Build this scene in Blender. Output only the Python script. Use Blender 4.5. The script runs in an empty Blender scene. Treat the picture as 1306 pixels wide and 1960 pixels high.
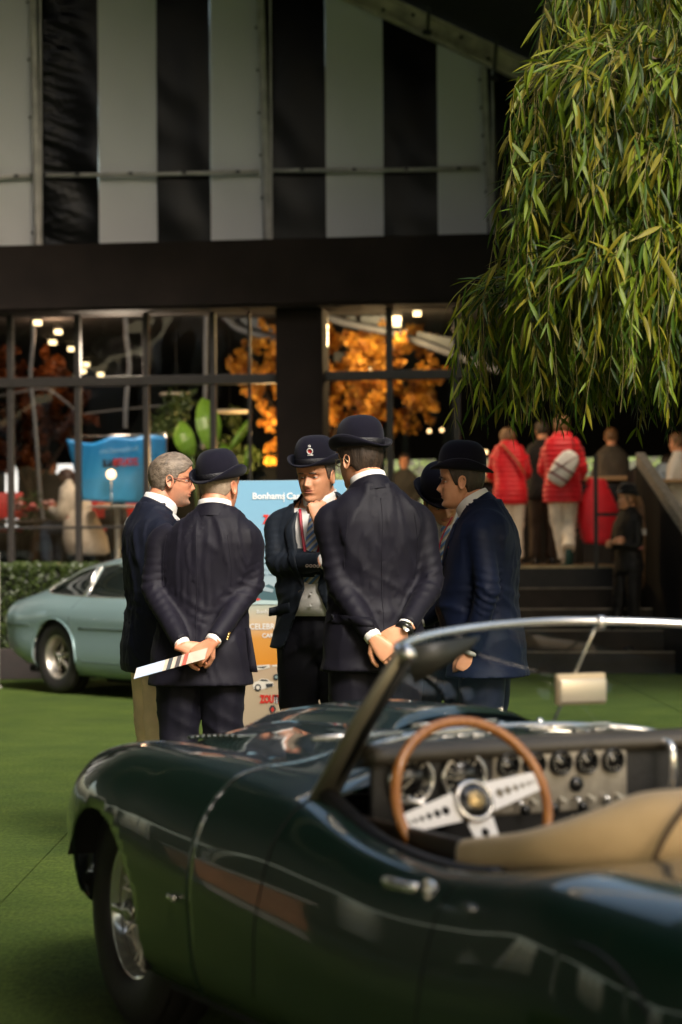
import bpy, bmesh, math, random
import numpy as np
from mathutils import Vector, Matrix, noise
from mathutils.bvhtree import BVHTree

rnd = random.Random(7)
rad = math.radians
scene = bpy.context.scene

# ---------------------------------------------------------------- camera
CAM = Vector((0, 0, 1.355))
FPX = 4500.0
PITCH, ROLL = math.atan(62 / FPX), rad(-0.4)
CR = Matrix.Rotation(rad(90) + PITCH, 3, 'X') @ Matrix.Rotation(ROLL, 3, 'Z')
cd = bpy.data.cameras.new('camera')
cd.sensor_fit = 'VERTICAL'
cd.sensor_height = 36
cd.lens = FPX / 1960 * 36
cd.clip_start = 0.1
cd.clip_end = 2000
cd.dof.use_dof = True
cd.dof.focus_distance = 10.1
cd.dof.aperture_fstop = 2.8
camera = bpy.data.objects.new('camera', cd)
camera.matrix_world = Matrix.Translation(CAM) @ CR.to_4x4()
scene.collection.objects.link(camera)
scene.camera = camera

# ---------------------------------------------------------------- world + sun (soft daylight under a marquee)
SUN_EL, SUN_AZ = rad(40), rad(26)          # sun behind the camera, to the right
world = bpy.data.worlds.new('World')
scene.world = world
world.use_nodes = True
wn = world.node_tree
sky = wn.nodes.new('ShaderNodeTexSky')
sky.sky_type = 'NISHITA'
sky.sun_disc = False
sky.sun_elevation = SUN_EL
sky.sun_rotation = rad(180) - SUN_AZ
sky.air_density = 1.6
sky.dust_density = 5.0
sky.ozone_density = 0.6
bg = wn.nodes['Background']
wn.links.new(sky.outputs[0], bg.inputs[0])
bg.inputs[1].default_value = 0.105
sd = bpy.data.lights.new('sun', 'SUN')
sd.energy = 2.4
sd.angle = rad(19)
sd.color = (1.0, 0.95, 0.88)
sun = bpy.data.objects.new('sun', sd)
sun_dir = Vector((math.sin(SUN_AZ) * math.cos(SUN_EL), -math.cos(SUN_AZ) * math.cos(SUN_EL), math.sin(SUN_EL)))
sun.rotation_euler = sun_dir.to_track_quat('Z', 'Y').to_euler()
sun.location = (4, -6, 12)
scene.collection.objects.link(sun)
scene.view_settings.view_transform = 'Standard'
scene.view_settings.look = 'None'
scene.view_settings.exposure = 1.42
scene.view_settings.gamma = 1
scene.view_settings.use_curve_mapping = False
scene.render.engine = 'CYCLES'
scene.cycles.max_bounces = 8
scene.cycles.transparent_max_bounces = 24
scene.cycles.sample_clamp_indirect = 4

# ---------------------------------------------------------------- measuring helpers
def ray(px, py):
    return CR @ Vector(((px - 653) / FPX, -(py - 980) / FPX, -1))

def W(px, py, Y):
    """point of the place seen at that spot of the photograph, Y metres away"""
    d = ray(px, py)
    return CAM + d * (Y / d.y)

def on_plane(px, py, p0, n):
    d = ray(px, py)
    t = (p0 - CAM).dot(n) / d.dot(n)
    return CAM + d * t

# ---------------------------------------------------------------- materials
MATS = {}
def mat(name, col, rough=0.5, metal=0.0, coat=0.0, spec=0.5, var=0.0, vscale=8.0, bump=0.0, bscale=40.0,
        sheen=0.0, emit=None, estr=0.0, trans=0.0, stretch=(1, 1, 1), attr=None, col2=None, sub=0.0, wave=None, bdist=0.01):
    if name in MATS:
        return MATS[name]
    m = bpy.data.materials.new(name)
    m.use_nodes = True
    nt = m.node_tree
    b = nt.nodes['Principled BSDF']
    b.inputs['Base Color'].default_value = (*col, 1)
    b.inputs['Roughness'].default_value = rough
    b.inputs['Metallic'].default_value = metal
    b.inputs['Coat Weight'].default_value = coat
    b.inputs['Coat Roughness'].default_value = 0.03
    b.inputs['Specular IOR Level'].default_value = spec
    b.inputs['Sheen Weight'].default_value = sheen
    b.inputs['Transmission Weight'].default_value = trans
    if sub:
        b.inputs['Subsurface Weight'].default_value = sub
        b.inputs['Subsurface Radius'].default_value = (0.012, 0.005, 0.003)
    if emit:
        b.inputs['Emission Color'].default_value = (*emit, 1)
        b.inputs['Emission Strength'].default_value = estr
    tc = nt.nodes.new('ShaderNodeTexCoord')
    mp = nt.nodes.new('ShaderNodeMapping')
    mp.inputs['Scale'].default_value = stretch
    nt.links.new(tc.outputs['Object'], mp.inputs['Vector'])
    if attr:
        a = nt.nodes.new('ShaderNodeAttribute')
        a.attribute_name = attr
        nt.links.new(a.outputs['Color'], b.inputs['Base Color'])
    elif var or col2:
        n = nt.nodes.new('ShaderNodeTexNoise')
        n.inputs['Scale'].default_value = vscale
        n.inputs['Detail'].default_value = 5
        nt.links.new(mp.outputs[0], n.inputs['Vector'])
        r = nt.nodes.new('ShaderNodeValToRGB')
        c2 = col2 or tuple(c * (1 + var) for c in col)
        c1 = col if col2 else tuple(c * (1 - var) for c in col)
        r.color_ramp.elements[0].position = 0.32
        r.color_ramp.elements[1].position = 0.68
        r.color_ramp.elements[0].color = (*c1, 1)
        r.color_ramp.elements[1].color = (*c2, 1)
        nt.links.new(n.outputs['Fac'], r.inputs['Fac'])
        nt.links.new(r.outputs[0], b.inputs['Base Color'])
    if bump:
        n2 = nt.nodes.new('ShaderNodeTexNoise')
        n2.inputs['Scale'].default_value = bscale
        n2.inputs['Detail'].default_value = 6
        nt.links.new(mp.outputs[0], n2.inputs['Vector'])
        bp = nt.nodes.new('ShaderNodeBump')
        bp.inputs['Strength'].default_value = bump
        bp.inputs['Distance'].default_value = bdist
        nt.links.new(n2.outputs['Fac'], bp.inputs['Height'])
        nt.links.new(bp.outputs[0], b.inputs['Normal'])
    MATS[name] = m
    return m

def glass_mat(name, tint=(1, 1, 1), refl=0.08, rough=0.0, wav=0.0):
    if name in MATS:
        return MATS[name]
    m = bpy.data.materials.new(name)
    m.use_nodes = True
    nt = m.node_tree
    nt.nodes.clear()
    o = nt.nodes.new('ShaderNodeOutputMaterial')
    mx = nt.nodes.new('ShaderNodeMixShader')
    t = nt.nodes.new('ShaderNodeBsdfTransparent')
    t.inputs[0].default_value = (*tint, 1)
    g = nt.nodes.new('ShaderNodeBsdfGlossy')
    g.inputs['Roughness'].default_value = rough
    fr = nt.nodes.new('ShaderNodeFresnel')
    fr.inputs[0].default_value = 1.5
    ad = nt.nodes.new('ShaderNodeMath')
    ad.operation = 'MULTIPLY'
    ad.inputs[1].default_value = refl / 0.04
    nt.links.new(fr.outputs[0], ad.inputs[0])
    nt.links.new(ad.outputs[0], mx.inputs[0])
    nt.links.new(t.outputs[0], mx.inputs[1])
    nt.links.new(g.outputs[0], mx.inputs[2])
    if wav:
        tc = nt.nodes.new('ShaderNodeTexCoord')
        n = nt.nodes.new('ShaderNodeTexNoise')
        n.inputs['Scale'].default_value = 0.9
        nt.links.new(tc.outputs['Object'], n.inputs['Vector'])
        bp = nt.nodes.new('ShaderNodeBump')
        bp.inputs['Strength'].default_value = wav
        bp.inputs['Distance'].default_value = 0.02
        nt.links.new(n.outputs['Fac'], bp.inputs['Height'])
        nt.links.new(bp.outputs[0], g.inputs['Normal'])
    nt.links.new(mx.outputs[0], o.inputs[0])
    MATS[name] = m
    return m

# ---------------------------------------------------------------- object helpers
def link(o, parent=None):
    scene.collection.objects.link(o)
    if parent:
        o.parent = parent
    return o

def tag(o, label=None, cat=None, group=None, kind=None):
    if label: o['label'] = label
    if cat: o['category'] = cat
    if group: o['group'] = group
    if kind: o['kind'] = kind
    return o

def empty(name, loc=(0, 0, 0), rz=0, label=None, cat=None, group=None):
    o = bpy.data.objects.new(name, None)
    o.location = loc
    o.rotation_euler = (0, 0, rz)
    o.empty_display_size = 0.1
    link(o)
    return tag(o, label, cat, group)

def mesh(name, vf, m, parent=None, smooth=True):
    v, f = vf
    me = bpy.data.meshes.new(name)
    me.from_pydata([tuple(p) for p in v], [], [tuple(int(i) for i in q) for q in f])
    me.update()
    if smooth:
        me.polygons.foreach_set('use_smooth', [True] * len(me.polygons))
    o = bpy.data.objects.new(name, me)
    if m:
        me.materials.append(m)
    return link(o, parent)

def sharp(o, ang=35):
    me = o.data
    bm = bmesh.new(); bm.from_mesh(me)
    for e in bm.edges:
        if len(e.link_faces) == 2 and e.calc_face_angle(0) > rad(ang):
            e.smooth = False
    bm.to_mesh(me); bm.free()
    return o

def join(*vfs):
    V, F = [], []
    for v, f in vfs:
        k = len(V)
        V += [tuple(p) for p in v]
        F += [tuple(i + k for i in q) for q in f]
    return V, F

def xf(vf, M):
    v, f = vf
    return [tuple(M @ Vector(p)) for p in v], f

def box(cx, cy, cz, sx, sy, sz, rz=0.0, bev=0.0):
    hx, hy, hz = sx / 2, sy / 2, sz / 2
    if bev <= 0:
        pts = [(-hx, -hy, -hz), (hx, -hy, -hz), (hx, hy, -hz), (-hx, hy, -hz), (-hx, -hy, hz), (hx, -hy, hz), (hx, hy, hz), (-hx, hy, hz)]
        fs = [(0, 3, 2, 1), (4, 5, 6, 7), (0, 1, 5, 4), (1, 2, 6, 5), (2, 3, 7, 6), (3, 0, 4, 7)]
    else:
        bm = bmesh.new()
        bmesh.ops.create_cube(bm, size=1)
        for q in bm.verts:
            q.co = Vector((q.co.x * sx, q.co.y * sy, q.co.z * sz))
        bmesh.ops.bevel(bm, geom=bm.edges[:], offset=bev, segments=2, affect='EDGES', profile=0.6)
        bm.verts.ensure_lookup_table()
        pts = [tuple(q.co) for q in bm.verts]
        fs = [tuple(q.index for q in f.verts) for f in bm.faces]
        bm.free()
    c, s = math.cos(rz), math.sin(rz)
    return [(cx + x * c - y * s, cy + x * s + y * c, cz + z) for x, y, z in pts], fs

def prism(poly, y0, y1, axis='y'):
    """extrude a 2D outline (x,z) between y0 and y1"""
    n = len(poly)
    v = [(x, y0, z) for x, z in poly] + [(x, y1, z) for x, z in poly]
    f = [tuple(range(n))[::-1], tuple(range(n, 2 * n))]
    f += [(i, (i + 1) % n, n + (i + 1) % n, n + i) for i in range(n)]
    if axis == 'x':
        v = [(y, x, z) for x, y, z in v]
    if axis == 'z':
        v = [(x, z, y) for x, y, z in v]
    return v, f

def frames(path):
    P = [Vector(p) for p in path]
    T = []
    for i in range(len(P)):
        a = P[max(0, i - 1)]; b = P[min(len(P) - 1, i + 1)]
        d = b - a
        T.append(d.normalized() if d.length > 1e-9 else Vector((0, 0, 1)))
    up = Vector((0, 0, 1)) if abs(T[0].z) < 0.9 else Vector((0, 1, 0))
    n = T[0].cross(up).normalized()
    out = []
    for i in range(len(P)):
        n = (n - T[i] * n.dot(T[i]))
        n = n.normalized() if n.length > 1e-6 else Vector((1, 0, 0))
        out.append((P[i], n, T[i].cross(n).normalized()))
    return out

def tube(path, r, n=10, closed=False, caps=True):
    """r: number, list, or list of (ra, rb)"""
    if closed:
        path = list(path) + [path[0], path[1]]
    fr = frames(path)
    if closed:
        fr = fr[:-1]
        fr[0] = fr[-1]
    m = len(fr)
    if not isinstance(r, (list, tuple)):
        r = [r] * m
    V, F = [], []
    for i, (p, a, b) in enumerate(fr):
        q = r[i] if i < len(r) else r[-1]
        ra, rb = q if isinstance(q, (list, tuple)) else (q, q)
        for k in range(n):
            t = 2 * math.pi * k / n
            V.append(tuple(p + a * (ra * math.cos(t)) + b * (rb * math.sin(t))))
    for i in range(m - 1):
        for k in range(n):
            F.append((i * n + k, i * n + (k + 1) % n, (i + 1) * n + (k + 1) % n, (i + 1) * n + k))
    if caps and not closed:
        F.append(tuple(range(n))[::-1])
        F.append(tuple(range((m - 1) * n, m * n)))
    return V, F

def lathe(prof, n=32, axis='z'):
    """prof: list of (radius, height)"""
    V, F = [], []
    for r, h in prof:
        for k in range(n):
            t = 2 * math.pi * k / n
            V.append((r * math.cos(t), r * math.sin(t), h))
    for i in range(len(prof) - 1):
        for k in range(n):
            F.append((i * n + k, i * n + (k + 1) % n, (i + 1) * n + (k + 1) % n, (i + 1) * n + k))
    if axis == 'y':
        V = [(x, z, -y) for x, y, z in V]
    return V, F

def loft(rings, caps=True):
    n = len(rings[0])
    V = [p for r in rings for p in r]
    F = []
    for i in range(len(rings) - 1):
        for k in range(n):
            F.append((i * n + k, i * n + (k + 1) % n, (i + 1) * n + (k + 1) % n, (i + 1) * n + k))
    if caps:
        F.append(tuple(range(n))[::-1]); F.append(tuple(range((len(rings) - 1) * n, len(rings) * n)))
    return V, F

def ering(cx, cy, cz, a, b, n=32, e=1.0, tilt=0.0):
    out = []
    for k in range(n):
        t = 2 * math.pi * k / n
        c, s = math.cos(t), math.sin(t)
        x = a * math.copysign(abs(c) ** e, c); y = b * math.copysign(abs(s) ** e, s)
        out.append((cx + x, cy + y, cz + y * tilt))
    return out

def cr(pts, n=6):
    """Catmull-Rom through points"""
    P = [Vector(p) for p in pts]
    out = []
    for i in range(len(P) - 1):
        p0 = P[max(i - 1, 0)]; p1 = P[i]; p2 = P[i + 1]; p3 = P[min(i + 2, len(P) - 1)]
        for k in range(n):
            t = k / n
            out.append(0.5 * ((2 * p1) + (p2 - p0) * t + (2 * p0 - 5 * p1 + 4 * p2 - p3) * t * t + (3 * p1 - p0 - 3 * p2 + p3) * t ** 3))
    out.append(P[-1])
    return out

def smooth_interp(xs, ys, x):
    """cubic (finite-difference Hermite) interpolation, xs ascending"""
    xs = list(xs); ys = list(ys)
    if x <= xs[0]: return ys[0]
    if x >= xs[-1]: return ys[-1]
    i = max(j for j in range(len(xs) - 1) if xs[j] <= x)
    h = xs[i + 1] - xs[i]
    def m(j):
        if j == 0: return (ys[1] - ys[0]) / (xs[1] - xs[0])
        if j == len(xs) - 1: return (ys[-1] - ys[-2]) / (xs[-1] - xs[-2])
        a = (ys[j] - ys[j - 1]) / (xs[j] - xs[j - 1]); b = (ys[j + 1] - ys[j]) / (xs[j + 1] - xs[j])
        return 0 if a * b < 0 else (a + b) / 2
    t = (x - xs[i]) / h
    return ((2 * t ** 3 - 3 * t * t + 1) * ys[i] + (t ** 3 - 2 * t * t + t) * h * m(i) + (-2 * t ** 3 + 3 * t * t) * ys[i + 1] + (t ** 3 - t * t) * h * m(i + 1))

def remeshed(vf, voxel, smooth=3):
    """union of closed shapes as one continuous surface"""
    o = mesh('tmp', vf, None)
    bm = bmesh.new(); bm.from_mesh(o.data)
    bmesh.ops.recalc_face_normals(bm, faces=bm.faces); bm.to_mesh(o.data); bm.free()
    r = o.modifiers.new('r', 'REMESH'); r.mode = 'VOXEL'; r.voxel_size = voxel
    if smooth:
        s = o.modifiers.new('s', 'SMOOTH'); s.factor = 0.5; s.iterations = smooth
    dg = bpy.context.evaluated_depsgraph_get()
    me = bpy.data.meshes.new_from_object(o.evaluated_get(dg))
    old = o.data
    bpy.data.objects.remove(o); bpy.data.meshes.remove(old)
    return me

def mesh_obj(name, me, m, parent, smooth=True):
    me.name = name
    me.materials.clear()
    if m: me.materials.append(m)
    if smooth:
        me.polygons.foreach_set('use_smooth', [True] * len(me.polygons))
    return link(bpy.data.objects.new(name, me), parent)

def text_vf(s, size, bold=0.0, depth=0.002, xs=1.0, mirror=False, spacing=1.0):
    c = bpy.data.curves.new('t', 'FONT')
    c.body = s; c.size = size; c.extrude = depth; c.offset = bold; c.align_x = 'CENTER'; c.align_y = 'CENTER'
    c.space_character = spacing
    c.resolution_u = 3
    o = bpy.data.objects.new('t', c); scene.collection.objects.link(o)
    dg = bpy.context.evaluated_depsgraph_get()
    me = bpy.data.meshes.new_from_object(o.evaluated_get(dg))
    # lettering stands upright in XZ, facing -Y
    v = [((-1 if mirror else 1) * p.co.x * xs, -p.co.z, p.co.y) for p in me.vertices]
    f = [tuple(q.vertices) for q in me.polygons]
    bpy.data.objects.remove(o); bpy.data.curves.remove(c); bpy.data.meshes.remove(me)
    return v, f

def copy_tree(o, parent=None):
    c = o.copy(); scene.collection.objects.link(c); c.parent = parent
    for ch in [q for q in scene.objects if q.parent == o]:
        copy_tree(ch, c)
    return c
# ================================================================ SETTING
# ground: base sheet + artificial turf strips with recessed seams
def turf_mat():
    m = mat('turf', (0.041, 0.069, 0.011), 0.95, spec=0.08, col2=(0.059, 0.088, 0.016), vscale=3.0, bump=0.9, bscale=260, bdist=0.01)
    nt = m.node_tree
    b = nt.nodes['Principled BSDF']
    lnk = b.inputs['Base Color'].links[0].from_socket
    n = nt.nodes.new('ShaderNodeTexNoise'); n.inputs['Scale'].default_value = 55; n.inputs['Detail'].default_value = 7; n.inputs['Roughness'].default_value = .75
    tc = nt.nodes.new('ShaderNodeTexCoord')
    mp = nt.nodes.new('ShaderNodeMapping'); mp.inputs['Scale'].default_value = (1, 0.35, 1)
    nt.links.new(tc.outputs['Object'], mp.inputs[0]); nt.links.new(mp.outputs[0], n.inputs['Vector'])
    r = nt.nodes.new('ShaderNodeValToRGB')
    r.color_ramp.elements[0].position = 0.3; r.color_ramp.elements[1].position = 0.7
    r.color_ramp.elements[0].color = (0.42, 0.45, 0.4, 1); r.color_ramp.elements[1].color = (1.7, 1.6, 1.4, 1)
    nt.links.new(n.outputs['Fac'], r.inputs[0])
    n3 = nt.nodes.new('ShaderNodeTexNoise'); n3.inputs['Scale'].default_value = 0.7; n3.inputs['Detail'].default_value = 8; n3.inputs['Roughness'].default_value = .7
    nt.links.new(tc.outputs['Object'], n3.inputs['Vector'])
    r3 = nt.nodes.new('ShaderNodeValToRGB')
    r3.color_ramp.elements[0].position = 0.35; r3.color_ramp.elements[1].position = 0.62
    r3.color_ramp.elements[0].color = (0.72, 0.74, 0.8, 1); r3.color_ramp.elements[1].color = (1.12, 1.08, 1.0, 1)
    nt.links.new(n3.outputs['Fac'], r3.inputs[0])
    m3_ = nt.nodes.new('ShaderNodeMix'); m3_.data_type = 'RGBA'; m3_.blend_type = 'MULTIPLY'; m3_.inputs['Factor'].default_value = 1
    nt.links.new(lnk, m3_.inputs['A']); nt.links.new(r3.outputs[0], m3_.inputs['B']); lnk = m3_.outputs['Result']
    mx = nt.nodes.new('ShaderNodeMix'); mx.data_type = 'RGBA'; mx.blend_type = 'MULTIPLY'; mx.inputs['Factor'].default_value = 1
    nt.links.new(lnk, mx.inputs['A']); nt.links.new(r.outputs[0], mx.inputs['B'])
    nt.links.new(mx.outputs['Result'], b.inputs['Base Color'])
    b.inputs['Sheen Weight'].default_value = 0.06
    b.inputs['Sheen Tint'].default_value = (0.5, 0.75, 0.3, 1)
    return m
TURF = turf_mat()
g = mesh('ground', ([(-300, -300, -0.012), (300, -300, -0.012), (300, 300, -0.012), (-300, 300, -0.012)], [(0, 1, 2, 3)]),
         mat('soil', (0.03, 0.04, 0.02), 0.95, var=0.3, vscale=1.0), None, False)
tag(g, kind='structure')
x = -13.3
turf_edges = []
while x < 14:
    ys = [-9.0, 2.4 + rnd.uniform(-1, 1), 14.6 + rnd.uniform(-2, 2), 26.6]
    v, f = [], []
    for a, b in zip(ys[:-1], ys[1:]):
        q = box(x + 0.996, (a + b) / 2, -0.005, 1.992, b - a - 0.006, 0.01)
        v, f = join((v, f), q)
    o = mesh('artificial_turf', (v, f), TURF, None, False)
    tag(o, kind='structure')
    x += 2.0

# ---------------------------------------------------------------- marquee (big A-frame tent we stand in)
ALU = mat('aluminium', (0.50, 0.48, 0.45), 0.5, 0.1, var=0.2, vscale=6, bump=0.15, bscale=30)
WHITEFAB = mat('white_pvc', (0.68, 0.685, 0.70), 0.5, spec=0.3, var=0.03, vscale=0.7, bump=0.0)
BLACKFAB = mat('black_pvc', (0.0015, 0.0015, 0.0022), 0.34, spec=0.22)
DARKROOF = mat('roof_lining', (0.012, 0.011, 0.010), 0.8, var=0.3, vscale=1)
TP0 = Vector((0, 26.6, 0)); TY = rad(-2)
TN = Vector((-math.sin(TY), math.cos(TY), 0))
TU = Vector((math.cos(TY), math.sin(TY), 0))
marquee = empty('marquee', TP0, TY, 'large marquee with black and white striped gable wall, metal posts and dark roof', 'marquee')
def tp(px, py, d=0.0):
    p = on_plane(px, py, TP0 + TN * d, TN)
    return (p - TP0).dot(TU), p.z

SLOPE_A = tp(620, -12); SLOPE_B = tp(1010, 168)
slope = (SLOPE_B[1] - SLOPE_A[1]) / (SLOPE_B[0] - SLOPE_A[0])
def roof_z(u):
    return SLOPE_A[1] + slope * (u - SLOPE_A[0])
RIDGE = -5.2
def rz2(u):
    return roof_z(u) if u > RIDGE else roof_z(2 * RIDGE - u)
# striped fabric panels: every stripe is a draped sheet, wrinkled
def fabric(u0, u1, z0, black, seed, topfn, amp, dense):
    nu = max(6, int((u1 - u0) / (0.018 if dense else 0.05)))
    V, F = [], []
    nz = 150 if dense else 70
    for j in range(nz + 1):
        for i in range(nu + 1):
            u = u0 + (u1 - u0) * i / nu
            z = z0 + (topfn(u) + .16 - z0) * j / nz
            p = Vector((u * 1.1, z * 0.9, seed))
            d = 0.05 * noise.noise(Vector((u * 0.6, z * 0.35, seed)))
            if dense:
                k = max(0, 1 - (u - u0) / (u1 - u0) * 1.1)
                d += amp * k * (0.022 * noise.noise(Vector((u * 2.2, z * 16 + u * 5, seed))) + 0.012 * noise.noise(Vector((u * 3, z * 34 - u * 9, seed + 4))))
            d += amp * 0.02 * noise.noise(Vector((u * 3 + z, z * 2.2, seed + 2)))
            # tension folds from the horizontal rail
            d += amp * 0.012 * math.exp(-((z - 5.55) / 0.5) ** 2) * math.sin((u + z * 0.5) * 9 + seed)
            V.append((u, d, z))
    for j in range(nz):
        for i in range(nu):
            a = j * (nu + 1) + i
            F.append((a, a + 1, a + nu + 2, a + nu + 1))
    return V, F
stripes = [(-9999, 68, 0), (68, 189, 1), (189, 301, 0), (301, 403, 1), (403, 503, 0), (503, 624, 1), (624, 734, 0), (734, 838, 1), (838, 932, 0), (932, 1060, 1)]
zb = tp(400, 470)[1] - 0.25
for k, (a, b, blk) in enumerate(stripes):
    ua = tp(a, 300)[0] if a > -9999 else tp(68, 300)[0] - 0.62
    ub = tp(b, 300)[0]
    dense = blk and k in (1,)
    o = mesh('wall_stripe', fabric(ua, ub, zb, blk, k * 3.7, lambda u: rz2(u), (1.5 if dense else .75) if blk else 0.6, dense), BLACKFAB if blk else WHITEFAB, marquee)
u = tp(68, 300)[0] - 0.62
blk = 1
while u > -14:
    mesh('wall_stripe', fabric(u - 0.65, u, 2.4 if u < -5 else zb, blk, u, lambda q: rz2(q), 1, False), BLACKFAB if blk else WHITEFAB, marquee)
    u -= 0.65; blk = 1 - blk
u = tp(1060, 300)[0]; blk = 0
while u < 8.5:
    mesh('wall_stripe', fabric(u, u + 0.65, zb, blk, u, lambda q: rz2(q), 1, False), BLACKFAB if blk else mat('brown_cloth', (0.012, 0.010, 0.009), 0.8), marquee)
    u += 0.65; blk = 1 - blk
# posts and rails of the gable
def post(px_top, px_bot, w=0.075):
    ut = tp(px_top, 0)[0]; ub_ = tp(px_bot, 460)[0]
    z1 = tp(px_bot, 470)[1]; z0 = tp(px_top, 0)[1]
    sl = (ut - ub_) / (z0 - z1)
    zt = rz2(ub_ + sl * 2.4) - 0.02
    zl = z1 - 0.2
    vf = join(tube([(ub_ + sl * (z - z1), -0.12, z) for z in (zl, (zl + zt) / 2, zt)], [(w / 2, w / 2)] * 3, 8),
              box(ub_ + sl * 0.8 + w * 0.62, -0.10, (zl + zt) / 2, 0.02, 0.05, zt - zl))
    o = mesh('gable_post', vf, ALU, marquee); sharp(o)
    for k in range(7):
        zz = zl + (zt - zl) * (k + .5) / 7
        lug = mesh('rope_lug', box(ub_ + sl * (zz - z1) - w * 0.65, -0.14, zz, 0.02, 0.03, 0.03), mat('black_steel', (0.01, 0.01, 0.01), 0.5), o, False)
post(66, 76, 0.085); post(500, 516, 0.09); post(918, 943, 0.075)
def rail(pa, pb):
    a = tp(*pa); b = tp(*pb)
    n = max(2, int((b[0] - a[0]) / 0.55))
    o = mesh('gable_rail', tube([(a[0], -0.09, a[1]), ((a[0] + b[0]) / 2, -0.09, (a[1] + b[1]) / 2 - 0.01), (b[0], -0.09, b[1])], [0.026] * 3, 8), ALU, marquee)
    for i in range(n):
        t = (i + .6) / n
        mesh('clamp', box(a[0] + (b[0] - a[0]) * t, -0.125, a[1] + (b[1] - a[1]) * t, 0.05, 0.02, 0.03), mat('dark_steel', (0.05, 0.05, 0.05), 0.4, 0.8), o, False)
rail((-80, 343), (64, 339)); rail((90, 338), (498, 331)); rail((520, 329), (918, 325))
# sloping roof beam
bw = 0.20
BEAM = mat('beam_alloy', (0.50, 0.44, 0.37), 0.6, 0.0, var=0.35, vscale=5, bump=0.3, bscale=20)
def beam_y(y, name='roof_beam'):
    L = [(RIDGE, roof_z(RIDGE)), (9.4, roof_z(9.4))]
    vf = []
    for sgn in (1, -1):
        a, b = L
        ax = a[0]; bx = b[0] if sgn > 0 else 2 * RIDGE - b[0]
        poly = [(ax, a[1]), (bx, b[1]), (bx, b[1] + bw * 1.1), (ax, a[1] + bw * 1.1)]
        vf.append(prism(poly, y - 0.05, y + 0.05))
        if y < 0 or True:
            poly2 = [(ax, a[1] - 0.02), (bx, b[1] - 0.02), (bx, b[1] + 0.02), (ax, a[1] + 0.02)]
            vf.append(prism(poly2, y - 0.09, y + 0.09))
            poly3 = [(p[0], p[1] + bw * 1.1) for p in poly2]
            vf.append(prism(poly3, y - 0.09, y + 0.09))
    return mesh(name, join(*vf), BEAM, marquee, False)
beam0 = beam_y(-0.28)
for k in range(26):
    u = -2.6 + k * 0.31 + rnd.uniform(-.05, .05)
    if rnd.random() < .75:
        mesh('bolt', xf(lathe([(0, 0.012), (0.018, 0.01), (0.022, 0)], 8, 'y'), Matrix.Translation((u, -0.345, roof_z(u) + 0.05 + 0.1 * (k % 2)))),
             mat('dark_steel', (0.05, 0.05, 0.05), 0.4, 0.8), beam0)
for yy in (-5.3, -10.3, -15.3, -20.3, -25.3, -30.3):
    beam_y(yy)
# wires / hangers at the gable top right
for px, py in ((818, 62), (945, 150)):
    a = tp(px, py, -0.45)
    mesh('bracket', join(box(a[0], -0.45, a[1], 0.10, 0.06, 0.05), tube([(a[0], -0.45, a[1]), (a[0] + .05, -0.6, a[1] + 0.6)], 0.02, 6)), mat('dark_steel', (0.05, 0.05, 0.05), 0.4, 0.8), marquee, False)
a = tp(945, 150, -0.3); b = tp(952, 400, -0.3)
mesh('rope', tube([(a[0], -0.3, a[1]), (b[0], -0.32, b[1])], 0.008, 6), mat('rope', (0.12, 0.11, 0.10), 0.8), marquee)
# purlins and roof sheets; clear bays out of view, added to let daylight in
CLEAR = glass_mat('added_clear_pvc', (0.93, 0.94, 0.95), 0.03)
def roof_sheet(u0, u1, y0, y1, m):
    n = 6; V = []; F = []
    for i in range(n + 1):
        for j in range(n + 1):
            u = u0 + (u1 - u0) * i / n; y = y0 + (y1 - y0) * j / n
            V.append((u, y, rz2(u) + bw * 1.1 + 0.05 + 0.03 * math.sin(math.pi * j / n)))
    for i in range(n):
        for j in range(n):
            a = i * (n + 1) + j
            F.append((a, a + 1, a + n + 2, a + n + 1))
    mesh('roof_sheet', (V, F), m, marquee)  # CLEAR sheets are the added bays
bays = [0.3, -5.3, -10.3, -15.3, -20.3, -25.3, -30.3]
for i in range(6):
    for (a, b) in ((-20, RIDGE), (RIDGE, -1.5), (-1.5, 5.5), (5.5, 9.4)):
        clear = (i in (2, 3) and a in (-1.5, 5.5)) or (i in (1, 2) and a == RIDGE)
        if i == 5 and a == 5.5: clear = True
        if i == 4 and a == -1.5:
            roof_sheet(-1.5, 0, bays[i + 1], bays[i], DARKROOF); roof_sheet(0, 5.5, bays[i + 1], bays[i], CLEAR); continue
        if i == 1 and a == -1.5:
            roof_sheet(-1.5, 1.6, bays[i + 1], bays[i], CLEAR); roof_sheet(1.6, 5.5, bays[i + 1], bays[i], DARKROOF); continue
        roof_sheet(a, b, bays[i + 1], bays[i], CLEAR if clear else DARKROOF)
for u in (-3.5, -0.5, 2.2, 4.9, 7.6):
    for sgn in (0,):
        mesh('purlin', box(u, -15.1, rz2(u) + 0.14, 0.07, 30.2, 0.09), BEAM, marquee, False)
# side frames: white painted legs of the tent on both long sides (seen mirrored in the car)
WHITEMETAL = mat('white_paint_metal', (0.75, 0.75, 0.72), 0.35, var=0.05)
for yy in (-0.3, -5.3, -10.3, -15.3, -20.3, -25.3, -30.3):
    for u in (9.3, 2 * RIDGE - 9.3):
        mesh('side_leg', box(u, yy, rz2(u) / 2, 0.16, 0.2, rz2(u)), WHITEMETAL, marquee, False)
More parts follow.
